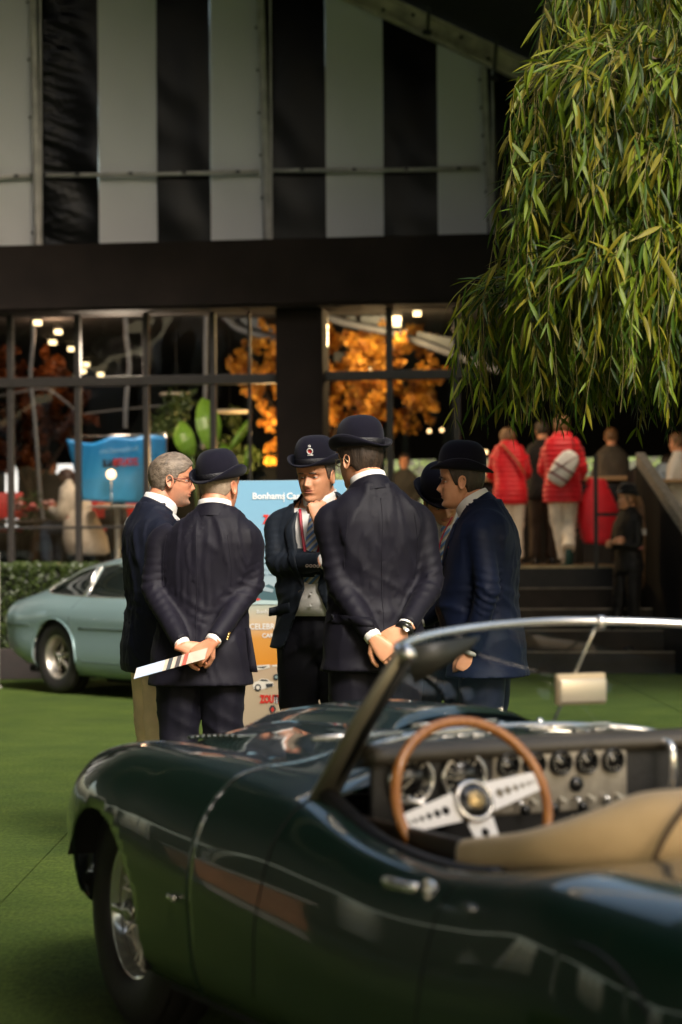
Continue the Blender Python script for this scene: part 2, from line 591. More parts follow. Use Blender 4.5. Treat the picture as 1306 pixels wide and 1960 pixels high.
# left long side: black cloth wall with a row of clear arched windows
for i in range(6):
    y1, y0 = bays[i], bays[i + 1]
    u = 2 * RIDGE - 9.45
    hz_ = rz2(u)
    mesh('side_wall', box(u, (y0 + y1) / 2, 0.35, 0.02, y1 - y0 - 0.2, 0.7), BLACKFAB, marquee, False)
    mesh('side_wall', box(u, y0 + 0.1 + .75, (hz_ + .7) / 2, 0.02, 1.5, hz_ - .7), BLACKFAB, marquee, False)
    mesh('side_wall', box(u, y1 - 0.1 - .75, (hz_ + .7) / 2, 0.02, 1.5, hz_ - .7), BLACKFAB, marquee, False)
    for k in range(4):
        mesh('window_bar', box(u + .03, y0 + 1.7 + k * .53, (hz_ + .7) / 2, 0.05, 0.06, hz_ - .7), WHITEMETAL, marquee, False)
    mesh('window_bar', box(u + .03, (y0 + y1) / 2, hz_ * .62, 0.05, 1.7, 0.05), WHITEMETAL, marquee, False)
# unseen striped gable behind the camera, added to darken reflections, open below
uu = 2 * RIDGE - 9.4; blk = 1
while uu < 9.3:
    w_ = min(.65, 9.4 - uu)
    ztop = min(rz2(uu), rz2(uu + w_)) - .02
    mesh('added_rear_stripe', box(uu + w_ / 2, -31.0, (3.1 + ztop) / 2, w_ - .004, .02, ztop - 3.1), BLACKFAB if blk else WHITEFAB, marquee, False)
    uu += .65; blk = 1 - blk

# ---------------------------------------------------------------- pavilion with glazed front
PY = rad(-8)
PP0 = Vector((0, 25.9, 0))
PN = Vector((-math.sin(PY), math.cos(PY), 0)); PU = Vector((math.cos(PY), math.sin(PY), 0))
pav = empty('pavilion', PP0, PY, 'dark glazed pavilion with brown fascia, black window frames and lit interior', 'pavilion')
def pv(px, py, d=0.0):
    p = on_plane(px, py, PP0 + PN * d, PN)
    return (p - PP0).dot(PU), p.z
def pvu(px, d=0.0, py=1000):
    return pv(px, py, d)[0]
FRAME = mat('window_frame', (0.024, 0.020, 0.0175), 0.45, 0.0, var=0.15, vscale=10)
FASCIA = mat('brown_fascia', (0.0125, 0.0085, 0.0068), 0.85, var=0.25, vscale=2.5, bump=0.25, bscale=60, spec=0.2)
zt = pv(400, 460, -0.45)[1]; zf = pv(400, 590, -0.45)[1]
uL, uR = -7.0, 8.0
mesh('fascia', join(box((uL + uR) / 2, -0.1, (zt + zf) / 2, uR - uL, 0.7, zt - zf, bev=0.012), box((uL + uR) / 2, -0.13, zf + 0.06, uR - uL, 0.70, 0.05)), FASCIA, pav, False)
ca, cb = pvu(537), pvu(626)
mesh('column', join(box((ca + cb) / 2, 0.0, zf / 2 + .3, cb - ca, 0.5, zf - 0.6, bev=0.01)), FASCIA, pav, False)
mull = [-118, 22, 151, 282, 410]
mull2 = [748, 876]
z_deck = 1.08
def vbar(u, z0, z1, w=0.06, d=0.09, y=0.0, name='mullion'):
    mesh(name, box(u, y, (z0 + z1) / 2, w, d, z1 - z0, bev=0.006), FRAME, pav, False)
for m_ in mull: vbar(pvu(m_), z_deck, zf, 0.066)
for m_ in mull2: vbar(pvu(m_), z_deck, zf, 0.07)
vbar(pvu(479), z_deck, zf, 0.035, 0.05, 0.02)
ztr = pv(400, 727)[1]; ztr2 = pv(700, 719)[1]
def hbar(ua, ub, z, h=0.10, d=0.12, y=-0.01, name='transom'):
    mesh(name, box((ua + ub) / 2, y, z, ub - ua, d, h, bev=0.008), FRAME, pav, False)
hbar(uL, ca, ztr, 0.105); hbar(cb, pvu(930), ztr2, 0.10)
hbar(uL, pvu(470), pv(100, 1010)[1], 0.03, 0.05)
hbar(uL, ca, z_deck + 0.04, 0.08)
GL = glass_mat('window_glass', (0.95, 0.95, 0.95), 0.03, 0.0, 0.6)
edges = [uL] + [pvu(m_) for m_ in mull] + [pvu(479), ca]
for a, b in zip(edges[:-1], edges[1:]):
    for z0, z1 in ((z_deck + .08, ztr - .05), (ztr + .05, zf)):
        mesh('window_pane', box((a + b) / 2, 0.015, (z0 + z1) / 2, b - a - 0.04, 0.012, z1 - z0), GL, pav, False)
edges = [cb] + [pvu(m_) for m_ in mull2]
for a, b in zip(edges[:-1], edges[1:]):
    for z0, z1 in ((z_deck + .08, ztr2 - .05), (ztr2 + .05, zf)):
        mesh('window_pane', box((a + b) / 2, 0.015, (z0 + z1) / 2, b - a - 0.04, 0.012, z1 - z0), GL, pav, False)
BLACK = mat('black_wall', (0.006, 0.006, 0.006), 0.8)
DECKW = mat('deck_wood', (0.20, 0.12, 0.05), 0.5, var=0.35, vscale=3, stretch=(1, 8, 1), bump=0.3, bscale=20)
DECKB = mat('deck_black', (0.012, 0.010, 0.009), 0.7, var=0.3)
# deck (split so that stairs end against it)
mesh('deck', box(0.5, 7.0, z_deck - 0.11, 17, 14.1, 0.22), DECKB, pav, False)
for i in range(40):
    yy = 0.02 + i * 0.125
    mesh('floor_board', box(2.9, yy, z_deck + 0.012, 4.6, 0.119, 0.02), DECKW, pav, False)
mesh('deck_skirt', box(-2.75, -0.02, 0.53, 8.6, 0.06, 1.02), DECKB, pav, False)
mesh('ceiling', box(0.5, 7.0, 4.2, 17, 14.2, 0.06), BLACK, pav, False)
for sx in (-7.9, 8.9):
    mesh('side_panel', box(sx, 7.0, 2.6, 0.1, 14, 3.1), BLACK, pav, False)
# back wall with openings onto the daylight behind
def bz(py): return pv(300, py, 14)[1]
zo0, zo1 = bz(1005), bz(886)
mesh('back_wall', box(0.5, 14.0, (zo1 + 4.2) / 2, 17, 0.1, 4.2 - zo1), BLACK, pav, False)
mesh('back_wall', box(0.5, 14.0, (zo0 + 1.0) / 2, 17, 0.1, zo0 - 1.0), BLACK, pav, False)
for a, b in ((pvu(-250, 14), pvu(-80, 14)), (pvu(35, 14), pvu(105, 14)), (pvu(262, 14), pvu(640, 14)), (pvu(700, 14), pvu(738, 14)), (pvu(835, 14), pvu(925, 14))):
    mesh('back_wall', box((a + b) / 2, 14.02, (zo0 + zo1) / 2, b - a, 0.08, zo1 - zo0), BLACK, pav, False)
# ceiling lamps
LAMP = mat('lamp_glow', (1, 0.9, 0.7), 0.5, emit=(1.0, 0.74, 0.36), estr=1.5)
def ceil_lamp(px, py, w=0.10, h=0.07, lab='small square lit ceiling lamp in the row behind the left windows', grp='ceiling lamps behind the left windows'):
    d = ray(px, py)
    t = (4.12 - CAM.z) / d.z
    p = CAM + d * t
    o = mesh('ceiling_light', box(0, 0, 0.02, w * 1.3, w * 1.3, 0.05, bev=0.006), mat('black_steel', (0.01, 0.01, 0.01), 0.5), None, False)
    o.location = p
    tag(o, lab, 'ceiling lamp', grp)
    mesh('diffuser', box(0, 0, -0.03, w, w * 1.6, 0.05), LAMP, o, False)
kr_ = kl_ = -1
ORD = ('topmost', 'second highest', 'third highest', 'fourth highest', 'fifth highest', 'sixth highest', 'seventh highest', 'lowest')
for p in ((72, 613), (112, 631), (101, 651), (137, 664), (165, 694), (159, 707), (193, 713), (799, 595), (758, 606), (758, 616), (773, 632), (757, 659), (738, 665), (724, 686), (711, 705)):
    if p[0] > 400:
        kr_ += 1
        ceil_lamp(*p, w=0.085 if p[0] != 758 else 0.12, lab=ORD[kr_] + ' lit ceiling lamp of those right of the brown column', grp='ceiling lamps right of the column')
    else:
        kl_ += 1
        ceil_lamp(*p, w=0.085, lab=ORD[kl_] + ' lit ceiling lamp in the row behind the left windows', grp='ceiling lamps behind the left windows')
def lamp(name, loc, power, col, r=0.15):
    l = bpy.data.lights.new(name, 'POINT'); l.energy = power; l.color = col; l.shadow_soft_size = r
    o = bpy.data.objects.new(name, l); o.location = loc; link(o); return o
# reflections of tent bars and skylight, modelled as tubes and panels behind the glass
REFL_BAR = mat('reflected_bar', (0.11, 0.12, 0.14), 0.5, 0.0)
def refl_bar(pts, d, r, name='reflected_bar'):
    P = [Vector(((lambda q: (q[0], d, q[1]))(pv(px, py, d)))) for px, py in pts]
    return mesh(name, tube(cr(P, 6), r, 8), REFL_BAR, pav)
refl_bar([(60, 560), (64, 640), (58, 720), (66, 800), (78, 960), (84, 1000)], 2.5, 0.030)
refl_bar([(240, 560), (242, 640), (248, 700), (242, 760), (240, 820)], 2.6, 0.032)
refl_bar([(396, 560), (394, 660), (393, 760), (387, 860)], 2.7, 0.030)
refl_bar([(-20, 762), (70, 745), (100, 750), (150, 790)], 3.2, 0.018)
refl_bar([(160, 792), (250, 782), (370, 770)], 3.1, 0.012)
refl_bar([(330, 560), (420, 600), (460, 630), (540, 650)], 3.0, 0.045)
refl_bar([(560, 570), (640, 612), (760, 640), (900, 690), (960, 710)], 3.0, 0.05)
REFL_GREY = mat('reflected_grey', (0.10, 0.12, 0.14), 0.5, spec=0.5)
def quad_panel(pts, d, name='reflected_panel'):
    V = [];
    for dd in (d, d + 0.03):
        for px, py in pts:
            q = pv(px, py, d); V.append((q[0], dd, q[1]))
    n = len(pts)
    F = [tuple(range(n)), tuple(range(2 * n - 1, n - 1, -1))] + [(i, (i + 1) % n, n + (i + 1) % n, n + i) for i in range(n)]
    mesh(name, (V, F), REFL_GREY, pav, False)
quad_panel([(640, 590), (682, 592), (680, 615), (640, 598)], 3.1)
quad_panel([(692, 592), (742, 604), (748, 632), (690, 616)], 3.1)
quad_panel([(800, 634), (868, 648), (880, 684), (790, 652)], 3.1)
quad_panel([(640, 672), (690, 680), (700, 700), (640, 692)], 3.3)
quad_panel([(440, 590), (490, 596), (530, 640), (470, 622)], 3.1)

# ---------------------------------------------------------------- stairs and ramp wall
su0, su1 = pvu(905, -1.2), pvu(1420, -1.2)
stairs = empty('stairs', PP0, PY, 'black carpeted stairs leading up to the pavilion deck', 'stairs')
STEP = mat('step_carpet', (0.022, 0.0165, 0.0125), 0.85, var=0.35, vscale=3, bump=0.4, bscale=150, spec=0.3)
NOSE = mat('step_nosing', (0.15, 0.125, 0.10), 0.45, 0.2, var=0.4, vscale=4)
for i in range(5):
    h = 0.216 * (i + 1)
    y0 = -1.15 + 0.28 * i
    y1 = 0.0 if i == 4 else -1.15 + 0.28 * (i + 1)
    mesh('step', box((su0 + su1) / 2, (y0 + 0.0) / 2 - 0.005, h - 0.108, su1 - su0, abs(y0) - 0.01, 0.214), STEP, stairs, False)
    if i < 4:
        mesh('nosing', box((su0 + su1) / 2, y0 + 0.02, h + 0.003, su1 - su0, 0.05, 0.012), NOSE, stairs, False)
mesh('landing_trim', box((su0 + pvu(1180)) / 2 - .1, -0.0, z_deck + 0.015, pvu(1180) - su0 + .3, 0.12, 0.03), mat('trim_wood', (0.35, 0.26, 0.14), 0.5, var=0.2), stairs, False)
# ramp wall with pale timber cap, right
RP = Vector((PP0.x, PP0.y, 0))
a3 = W(1226, 890, 25.3); b3 = W(1352, 1078, 23.6)
rampw = empty('ramp_wall', (0, 0, 0), 0, 'dark side wall of the stairs with a sloping weathered timber cap', 'wall')
def slab(a, b, z0, th, m, name, par, up=0.0, cap=None):
    d = (b - a); d.z = 0; d.normalize(); n = Vector((-d.y, d.x, 0)) * th / 2
    if cap is None:
        V = [a - n, b - n, b + n, a + n, Vector((a.x, a.y, z0)) - n, Vector((b.x, b.y, z0)) - n, Vector((b.x, b.y, z0)) + n, Vector((a.x, a.y, z0)) + n]
    else:
        u = Vector((0, 0, cap))
        V = [a - n + u, b - n + u, b + n + u, a + n + u, a - n, b - n, b + n, a + n]
    F = [(0, 1, 2, 3), (7, 6, 5, 4), (0, 4, 5, 1), (1, 5, 6, 2), (2, 6, 7, 3), (3, 7, 4, 0)]
    return mesh(name, (V, F), m, par, False)
slab(a3, b3, 0.0, 0.12, mat('ramp_black', (0.0035, 0.003, 0.003), 0.8, var=0.2, spec=.2), 'side_panel', rampw)
slab(a3 + Vector((0, 0, .004)), b3 + Vector((0, 0, .004)), 0, 0.10, mat('grey_timber', (0.26, 0.23, 0.19), 0.7, var=0.35, vscale=14, stretch=(1, 1, 6), bump=0.5, bscale=25), 'timber_cap', rampw, cap=0.13)
c3 = Vector((a3.x + 0.02, a3.y + .4, a3.z))
slab(Vector((a3.x, a3.y + 0.02, a3.z - 0.02)), Vector((a3.x + 0.1, a3.y + 1.6, a3.z - 0.02)), 0.0, 0.1, MATS['ramp_black'], 'side_panel', rampw)
# metal balustrade beside the stairs top
bal = empty('balustrade', PP0, PY, 'thin dark metal balustrade post and rails at the top of the stairs', 'railing')
ub_ = pvu(1141, -0.05)
mesh('post', box(ub_, -0.05, z_deck + 0.6, 0.045, 0.045, 1.25), FRAME, bal, False)
mesh('rail', box(ub_ + 0.45, -0.05, pv(1141, 985)[1], 0.86, 0.03, 0.035), FRAME, bal, False)
mesh('rail', box(ub_ + 0.45, -0.05, z_deck + 0.06, 0.86, 0.03, 0.03), FRAME, bal, False)
mesh('rail_glass', box(ub_ + 0.45, -0.05, z_deck + 0.2, 0.82, 0.008, 0.25), GL, bal, False)
# white pole at far left edge
pl = W(-3, 1288, 22.6)
o = mesh('white_pole', join(tube([(0, 0, 0), (0, 0, .6), (0, 0, 1.3)], 0.016, 10), lathe([(0.04, 0), (0.04, 0.01), (0.02, 0.02)], 12)), mat('pole_grey', (.35, .33, .30), .4), None)
o.location = (pl.x, pl.y, 0)
tag(o, 'thin pale pole standing at the left edge behind the tail of the pale blue car', 'pole')

# outside behind the pavilion: pale screens and green hedge in daylight
def out_obj(name, px0, px1, py0, py1, d, m, label, cat, dep=0.15):
    a = pv(px0, py0, d); b = pv(px1, py1, d)
    o = mesh(name, box(0, 0, 0, abs(b[0] - a[0]), dep, abs(b[1] - a[1])), m, None, False)
    c = PP0 + PU * ((a[0] + b[0]) / 2) + PN * d
    o.location = (c.x, c.y, (a[1] + b[1]) / 2); o.rotation_euler.z = PY
    return tag(o, label, cat)
out_obj('white_screen', -60, 300, 852, 1060, 25, mat('white_screen', (0.62, 0.64, 0.66), 0.6, var=0.3, vscale=2.2, bump=1.0, bscale=3, bdist=0.05), 'crinkled white screen outside beyond the left windows', 'screen')
for nm, px0, px1, lab in (('garden_hedge', 560, 1500, 'leafy hedge in daylight beyond the open bar on the right'),):
    a = pv(px0, 1010, 25); b = pv(px1, 860, 25)
    bmv, bmf = [], []
    n = 5200
    for i in range(n):
        u = rnd.uniform(a[0], b[0]); z = rnd.uniform(0.2, b[1] + rnd.uniform(-.5, .1)); y = rnd.gauss(0, .18)
        r = rnd.uniform(.05, .11)
        ax = Vector((rnd.gauss(0, 1), rnd.gauss(0, 1), rnd.gauss(0, 1))).normalized(); bx = ax.orthogonal().normalized()
        c = Vector((u, 25 + y, z)); k = len(bmv)
        bmv += [c + ax * r, c + bx * r * .5, c - ax * r, c - bx * r * .5]; bmf.append((k, k + 1, k + 2, k + 3))
    o = mesh(nm, (bmv, bmf), mat('hedge_far', (0.10, 0.16, 0.03), 0.6, col2=(0.22, 0.28, 0.08), vscale=4), None, False)
    o.location = PP0; o.rotation_euler.z = PY
    tag(o, lab, 'hedge')
# ================================================================ PEOPLE
SKIN = mat('skin', (0.56, 0.245, 0.125), 0.48, spec=0.45, col2=(0.65, 0.315, 0.175), vscale=22, bump=0.25, bscale=160, bdist=0.002, sub=0.12)
SKIN_R = mat('skin_ruddy', (0.55, 0.21, 0.115), 0.45, spec=0.45, col2=(0.65, 0.30, 0.175), vscale=18, bump=0.25, bscale=160, bdist=0.002, sub=0.12)
LIP = mat('lips', (0.44, 0.15, 0.095), 0.5)
SCLERA = mat('eye_white', (0.40, 0.36, 0.32), 0.35)
IRIS = mat('eye_dark', (0.02, 0.016, 0.012), 0.2)
HAIR_DARK = mat('hair_dark', (0.022, 0.013, 0.008), 0.5, col2=(0.05, 0.03, 0.018), vscale=60, stretch=(1, 1, .2), bump=1.0, bscale=220, bdist=0.004)
HAIR_GREY = mat('hair_grey', (0.085, 0.060, 0.040), 0.5, col2=(0.26, 0.20, 0.145), vscale=70, stretch=(1, .35, 1), bump=1.0, bscale=220, bdist=0.004)
HAIR_FAIR = mat('hair_fair', (0.25, 0.18, 0.12), 0.6, col2=(0.36, 0.27, 0.19), vscale=60, bump=0.6, bscale=220, bdist=0.003)
HAIR_LB = mat('hair_light_brown', (0.10, 0.045, 0.018), 0.5, col2=(0.24, 0.12, 0.05), vscale=30, stretch=(1, 1, .3), bump=1.0, bscale=120, bdist=0.006)
FELT = mat('navy_felt', (0.0035, 0.0030, 0.0095), 0.9, sheen=0.06, spec=0.2, var=0.2, vscale=8, bump=0.3, bscale=300, bdist=0.002)
FELT_K = mat('black_felt', (0.005, 0.005, 0.006), 0.85, sheen=0.15, spec=0.25)
RIBBON = mat('hat_ribbon', (0.005, 0.0045, 0.008), 0.5, bump=0.4, bscale=200)
SHIRT = mat('white_shirt', (0.74, 0.71, 0.67), 0.7, var=0.03, vscale=6, bump=0.3, bscale=25, bdist=0.008)
def cloth(name, c, rough=0.62, sheen=0.06):
    return mat(name, c, rough, sheen=sheen * .3, spec=0.20, var=0.22, vscale=5, bump=0.35, bscale=420, bdist=0.0015)
SUIT_N = cloth('suit_navy', (0.0066, 0.0056, 0.0112))
SUIT_B = cloth('suit_midnight', (0.0045, 0.0038, 0.0082))
SUIT_BL = cloth('suit_blue', (0.0018, 0.0050, 0.020))
SUIT_G = cloth('suit_slate', (0.0115, 0.0155, 0.0225), 0.55)
TROU_K = cloth('trousers_dark', (0.0055, 0.0055, 0.009))
CHINO = cloth('chino', (0.86, 0.64, 0.43), 0.8)
CHINO_P = cloth('chino_pale', (0.80, 0.71, 0.57), 0.8)
LEATHER_K = mat('black_leather', (0.010, 0.009, 0.009), 0.3, coat=0.3)
GOLD = mat('brass', (0.55, 0.40, 0.18), 0.3, 1.0)
SILVER = mat('silver', (0.65, 0.63, 0.60), 0.25, 1.0)
RED = mat('red_quilt', (0.74, 0.012, 0.022), 0.42, sheen=0.2, spec=0.4, var=0.1, vscale=6, bump=0.5, bscale=45, bdist=0.01)

ZH = [0, .010, .022, .036, .050, .064, .080, .100, .120, .140, .160, .180, .200, .216, .228, .235]
FH = [.050, .074, .080, .077, .080, .082, .078, .076, .072, .080, .083, .081, .071, .054, .033, .004]
BH = [.010, .012, .022, .040, .058, .072, .086, .097, .103, .105, .103, .096, .080, .060, .036, .004]
WH = [.024, .036, .046, .053, .058, .062, .067, .071, .074, .0765, .0765, .073, .063, .049, .031, .004]
def head_r(th, z, jaw=1.0):
    """th measured from forward (+y), + to the right"""
    F = smooth_interp(ZH, FH, z); B = smooth_interp(ZH, BH, z); Wd = smooth_interp(ZH, WH, z)
    if z < .08: Wd *= 1 + (jaw - 1) * (1 - z / .08)
    s, c = math.sin(th), math.cos(th)
    L = F if c > 0 else B
    p = 2.35 if c > 0 else 2.1
    r = 1.0 / ((abs(s) / Wd) ** p + (abs(c) / L) ** p) ** (1 / p)
    return r
def g2(a, b): return math.exp(-(a * a + b * b))
def head_pt(th, z, jaw=1.0, nose=1.0, bumps=True):
    r = head_r(th, z, jaw)
    x, y = r * math.sin(th), r * math.cos(th)
    if bumps and y > 0:
        # nose: ridge growing downward, tip at z .086
        if .062 < z < .140:
            t = (0.134 - z) / (0.134 - 0.086)
            prof = max(0, min(1, t)) ** 1.25 * 0.025
            if z < .086: prof = 0.025 * max(0, (z - .068) / .018) ** .7
            w = 0.0085 + 0.006 * max(0, min(1, t))
            y += nose * (prof * math.exp(-(x / w) ** 2) + 0.004 * g2(x / .010, (z - .112) / .02))
            y += 0.007 * (g2((x - .014) / .006, (z - .079) / .008) + g2((x + .014) / .006, (z - .079) / .008))
        for sx in (-1, 1):
            y -= 0.0125 * g2((x - sx * .030) / .0165, (z - .117) / .012)
            y += 0.0050 * g2((x - sx * .030) / .022, (z - .137) / .007)
            y += 0.0050 * g2((x - sx * .042) / .018, (z - .092) / .016)
            y -= 0.0035 * g2((x - sx * .026) / .006, (z - .070) / .014)
            # bags under eyes
            y += 0.0018 * g2((x - sx * .030) / .013, (z - .104) / .004)
        y += 0.0045 * g2(x / .020, (z - .0625) / .0045) + 0.0048 * g2(x / .017, (z - .0515) / .005)
        y -= 0.0045 * g2(x / .024, (z - .0572) / .0022)
        y -= 0.0032 * g2(x / .020, (z - .040) / .006)
        y += 0.0040 * g2(x / .016, (z - .020) / .012)
        y -= 0.0016 * g2(x / .05, (z - .164) / .0018) + 0.0013 * g2(x / .05, (z - .153) / .0016)
    return x, y, z

def make_head(root_M, spec):
    """returns (verts, faces, lip_face_flags) in person space"""
    nt_, nz_ = 84, 74
    jaw, nose = spec.get('jaw', 1.0), spec.get('nose', 1.0)
    V, F, lipf = [], [], []
    # denser around the face: remap theta
    ths = []
    for k in range(nt_):
        a = -math.pi + 2 * math.pi * k / nt_
        ths.append(a - 0.42 * math.sin(a))
    for j in range(nz_ + 1):
        z = 0.235 * j / nz_
        for th in ths:
            V.append(head_pt(th, min(z, .2345), jaw, nose))
    for j in range(nz_):
        for k in range(nt_):
            F.append((j * nt_ + k, j * nt_ + (k + 1) % nt_, (j + 1) * nt_ + (k + 1) % nt_, (j + 1) * nt_ + k))
            x, y, z = V[F[-1][0]]
            lipf.append(y > .06 and abs(x) < .023 * math.sqrt(max(0, 1 - ((z - .0572) / .0125) ** 2)) and abs(z - .0572) < .0115)
    F.append(tuple(range(nt_))[::-1]); lipf.append(False)
    F.append(tuple(nz_ * nt_ + k for k in range(nt_))); lipf.append(False)
    # ears
    for sx in (-1, 1):
        pts = []
        ring = []
        M = Matrix.Translation((sx * .0745, -.008, .108)) @ Matrix.Rotation(sx * rad(-24), 4, 'Z') @ Matrix.Rotation(rad(10), 4, 'X')
        rings = []
        for (sc, dx) in ((.55, -.008), (.95, .000), (1.0, .006), (.93, .011), (.78, .011), (.62, .006), (.25, .004)):
            r_ = []
            for k in range(18):
                t = 2 * math.pi * k / 18
                w = .0165 * (1 + .22 * math.sin(t)); h = .032
                p = M @ Vector((sx * (dx + .004 * math.cos(t) * -1), w * sc * math.cos(t), h * sc * math.sin(t)))
                r_.append(tuple(p))
            rings.append(r_)
        v, f = loft(rings)
        k0 = len(V); V += v; F += [tuple(i + k0 for i in q) for q in f]; lipf += [False] * len(f)
    return [tuple(root_M @ Vector(p)) for p in V], F, lipf

def hair_shell(M, hl, off, jaw=1.0, rough=0.004, zmax=.235, seed=0, vol=None):
    nt_, nz_ = 72, 46
    V, F = [], []
    for j in range(nz_ + 1):
        for k in range(nt_):
            th = 2 * math.pi * k / nt_ - math.pi
            lo = smooth_interp([q[0] for q in hl], [q[1] for q in hl], abs(th))
            z = lo + (zmax - lo) * j / nz_
            x, y, z = head_pt(th, min(z, .2349), jaw, bumps=False)
            n = Vector((x, y, (z - .11) * .9))
            n.normalize()
            edge = min(1.0, j / 4)
            o = (off + (vol(th, z) if vol else 0)) * edge - 0.001 * (1 - edge)
            o += rough * edge * noise.noise(Vector((th * 9, z * 14 + y * 10, seed)))
            V.append(tuple(M @ (Vector((x, y, z)) + n * o)))
    for j in range(nz_):
        for k in range(nt_):
            F.append((j * nt_ + k, j * nt_ + (k + 1) % nt_, (j + 1) * nt_ + (k + 1) % nt_, (j + 1) * nt_ + k))
    F.append(tuple(nz_ * nt_ + k for k in range(nt_)))
    return V, F

def bowler(parent, M, felt=FELT, crown=0.126, brim=(.119, .137), curl=.030, band=True):
    """bowler hat as parts of its own thing; M = placement in parent space"""
    a, b = .090, .104
    V, F = [], []
    n = 56
    prof = []
    for i in range(16):
        t = i / 15 * math.pi / 2
        prof.append((math.cos(t) ** 0.62 if i < 15 else 0.001, .030 + (crown - .030) * math.sin(t) ** 0.9))
    prof = [(1.0, 0.0), (1.0, .015)] + prof
    rings = []
    # underside brim -> edge roll -> top brim -> crown
    def R(sa, sb, z, cz):
        out = []
        for k in range(n):
            t = 2 * math.pi * k / n
            c, s = math.cos(t), math.sin(t)
            out.append((sa * c, sb * s, z + cz * (c * c) - 0.35 * cz * (s * s)))
        return out
    A, B = brim
    seq = [(a * .97, b * .97, -.003, 0), (a + (A - a) * .4, b + (B - b) * .4, -.004, curl * .12), (a + (A - a) * .75, b + (B - b) * .75, -.001, curl * .5),
           (A, B, .003, curl), (A + .002, B + .002, .010, curl * 1.1), (A - .004, B - .004, .012, curl * 1.15), (A - .008, B - .008, .008, curl * 1.0),
           (a + (A - a) * .6, b + (B - b) * .6, .004, curl * .38), (a + (A - a) * .25, b + (B - b) * .25, .003, curl * .06)]
    rings = [R(*q) for q in seq]
    for sc, z in prof:
        rings.append(R(a * sc, b * sc, z + .003, 0))
    v, f = loft(rings)
    hat = mesh('bowler_hat', xf((v, f), M), felt, parent)
    rb = loft([R(a * 1.0, b * 1.0, .004, 0), R(a * 1.022, b * 1.018, .006, 0), R(a * 1.022, b * 1.018, .026, 0), R(a * 1.0, b * 1.0, .029, 0)], caps=False)
    if band:
        r = mesh('hat_band', xf(rb, M), RIBBON, hat)
        bow = box(-a * 1.03, .0, .016, .006, .035, .022, bev=.002)
        mesh('bow', xf(bow, M), RIBBON, hat)
    return hat

def crest(parent, M):
    """small enamel crest: white wreath, red centre, little crown"""
    v = lathe([(0.001, .003), (.0135, .003), (.015, 0.001), (.015, 0)], 20, 'y')
    c = mesh('badge', xf(v, M), mat('badge_white', (0.7, 0.66, 0.62), 0.4), parent)
    return c

def make_crest_parts(parent, M, base):
    b = mesh('badge', xf(join(tube([(.0125 * math.cos(t), 0, .0125 * math.sin(t)) for t in [2 * math.pi * k / 20 for k in range(20)]], .0022, 6, closed=True),
                              box(0, 0, .021, .012, .003, .005), box(-.004, 0, .0255, .002, .003, .005), box(0, 0, .0265, .002, .003, .006), box(.004, 0, .0255, .002, .003, .005),
                              box(0, 0, -.018, .026, .003, .005)), M), base, parent)
    mesh('badge_centre', xf(lathe([(0.0005, .002), (.0085, .002), (.0085, 0)], 16, 'y'), M), mat('badge_red', (0.45, 0.03, 0.03), 0.4), b)
    return b

def hand_vf(side, curls, thumb=(0.6, 0.9, -0.35), spread=0.06, tc=0.4):
    """hand in own space: wrist at origin, fingers +Y, back of hand +Z, thumb towards +X*side"""
    parts = [loft([ering(0, -.03, 0, .026, .019, 16, .9), ], False)] if False else []
    rings = []
    for y, a, b, z in ((-.035, .025, .019, 0), (0, .027, .0185, 0), (.025, .034, .017, 0), (.055, .040, .0150, 0.001), (.080, .0415, .0130, 0.001), (.094, .038, .0095, 0)):
        rings.append([(x, y, z + q) for x, q, _ in [(a * math.copysign(abs(math.cos(t)) ** .8, math.cos(t)), b * math.copysign(abs(math.sin(t)) ** .8, math.sin(t)), 0) for t in [2 * math.pi * k / 16 for k in range(16)]]])
    parts = [loft(rings)]
    L = [.070, .079, .074, .058]; X = [.029, .0095, -.010, -.028]
    for i in range(4):
        c = curls[i] if isinstance(curls, (list, tuple)) else curls
        ang = 0; p = Vector((side * X[i], .076 if i in (1, 2) else .070, 0))
        pts = [p.copy()]; radii = [.0105]
        sx = side * (1.5 - i) * spread
        for seg, (fr_, cf) in enumerate(((.46, .75), (.30, 1.15), (.24, .8))):
            ang += c * cf
            d = Vector((math.sin(sx), math.cos(ang) * math.cos(sx), -math.sin(ang)))
            for h in (.5, 1):
                pts.append(p + d * L[i] * fr_ * h)
                radii.append([.0090, .0084, .0077][seg] * (1.04 if h == 1 and seg < 2 else .96) * (0.93 if i == 3 else 1))
            p = p + d * L[i] * fr_
        tip = pts[-1]; dl = (pts[-1] - pts[-2]).normalized()
        pts.append(tip + dl * .006); radii.append(.0045)
        parts.append(tube(pts, radii, 10))
    th = Vector((side * thumb[0], thumb[1], thumb[2])).normalized()
    p0 = Vector((side * .018, .012, -.006)); p1 = p0 + th * .040
    th2 = (th + Vector((-side * tc, .35, -.15))).normalized(); p2 = p1 + th2 * .034
    th3 = (th2 + Vector((-side * tc * .8, .2, -.1))).normalized(); p3 = p2 + th3 * .026
    parts.append(tube([p0, (p0 + p1) / 2, p1, (p1 + p2) / 2, p2, p3, p3 + th3 * .006], [.016, .0145, .0125, .0108, .0108, .0090, .0045], 10))
    return join(*parts)

def orient(origin, fwd, up):
    """matrix with +Y=fwd, +Z=up-ish"""
    y = Vector(fwd).normalized(); z = Vector(up); z = (z - y * z.dot(y)).normalized(); x = y.cross(z)
    M = Matrix((x, y, z)).transposed().to_4x4()
    M.translation = Vector(origin)
    return M

def seg_dist(p, a, b):
    ab = b - a; t = max(0, min(1, (p - a).dot(ab) / ab.length_squared))
    q = a + ab * t
    return (p - q).length, t

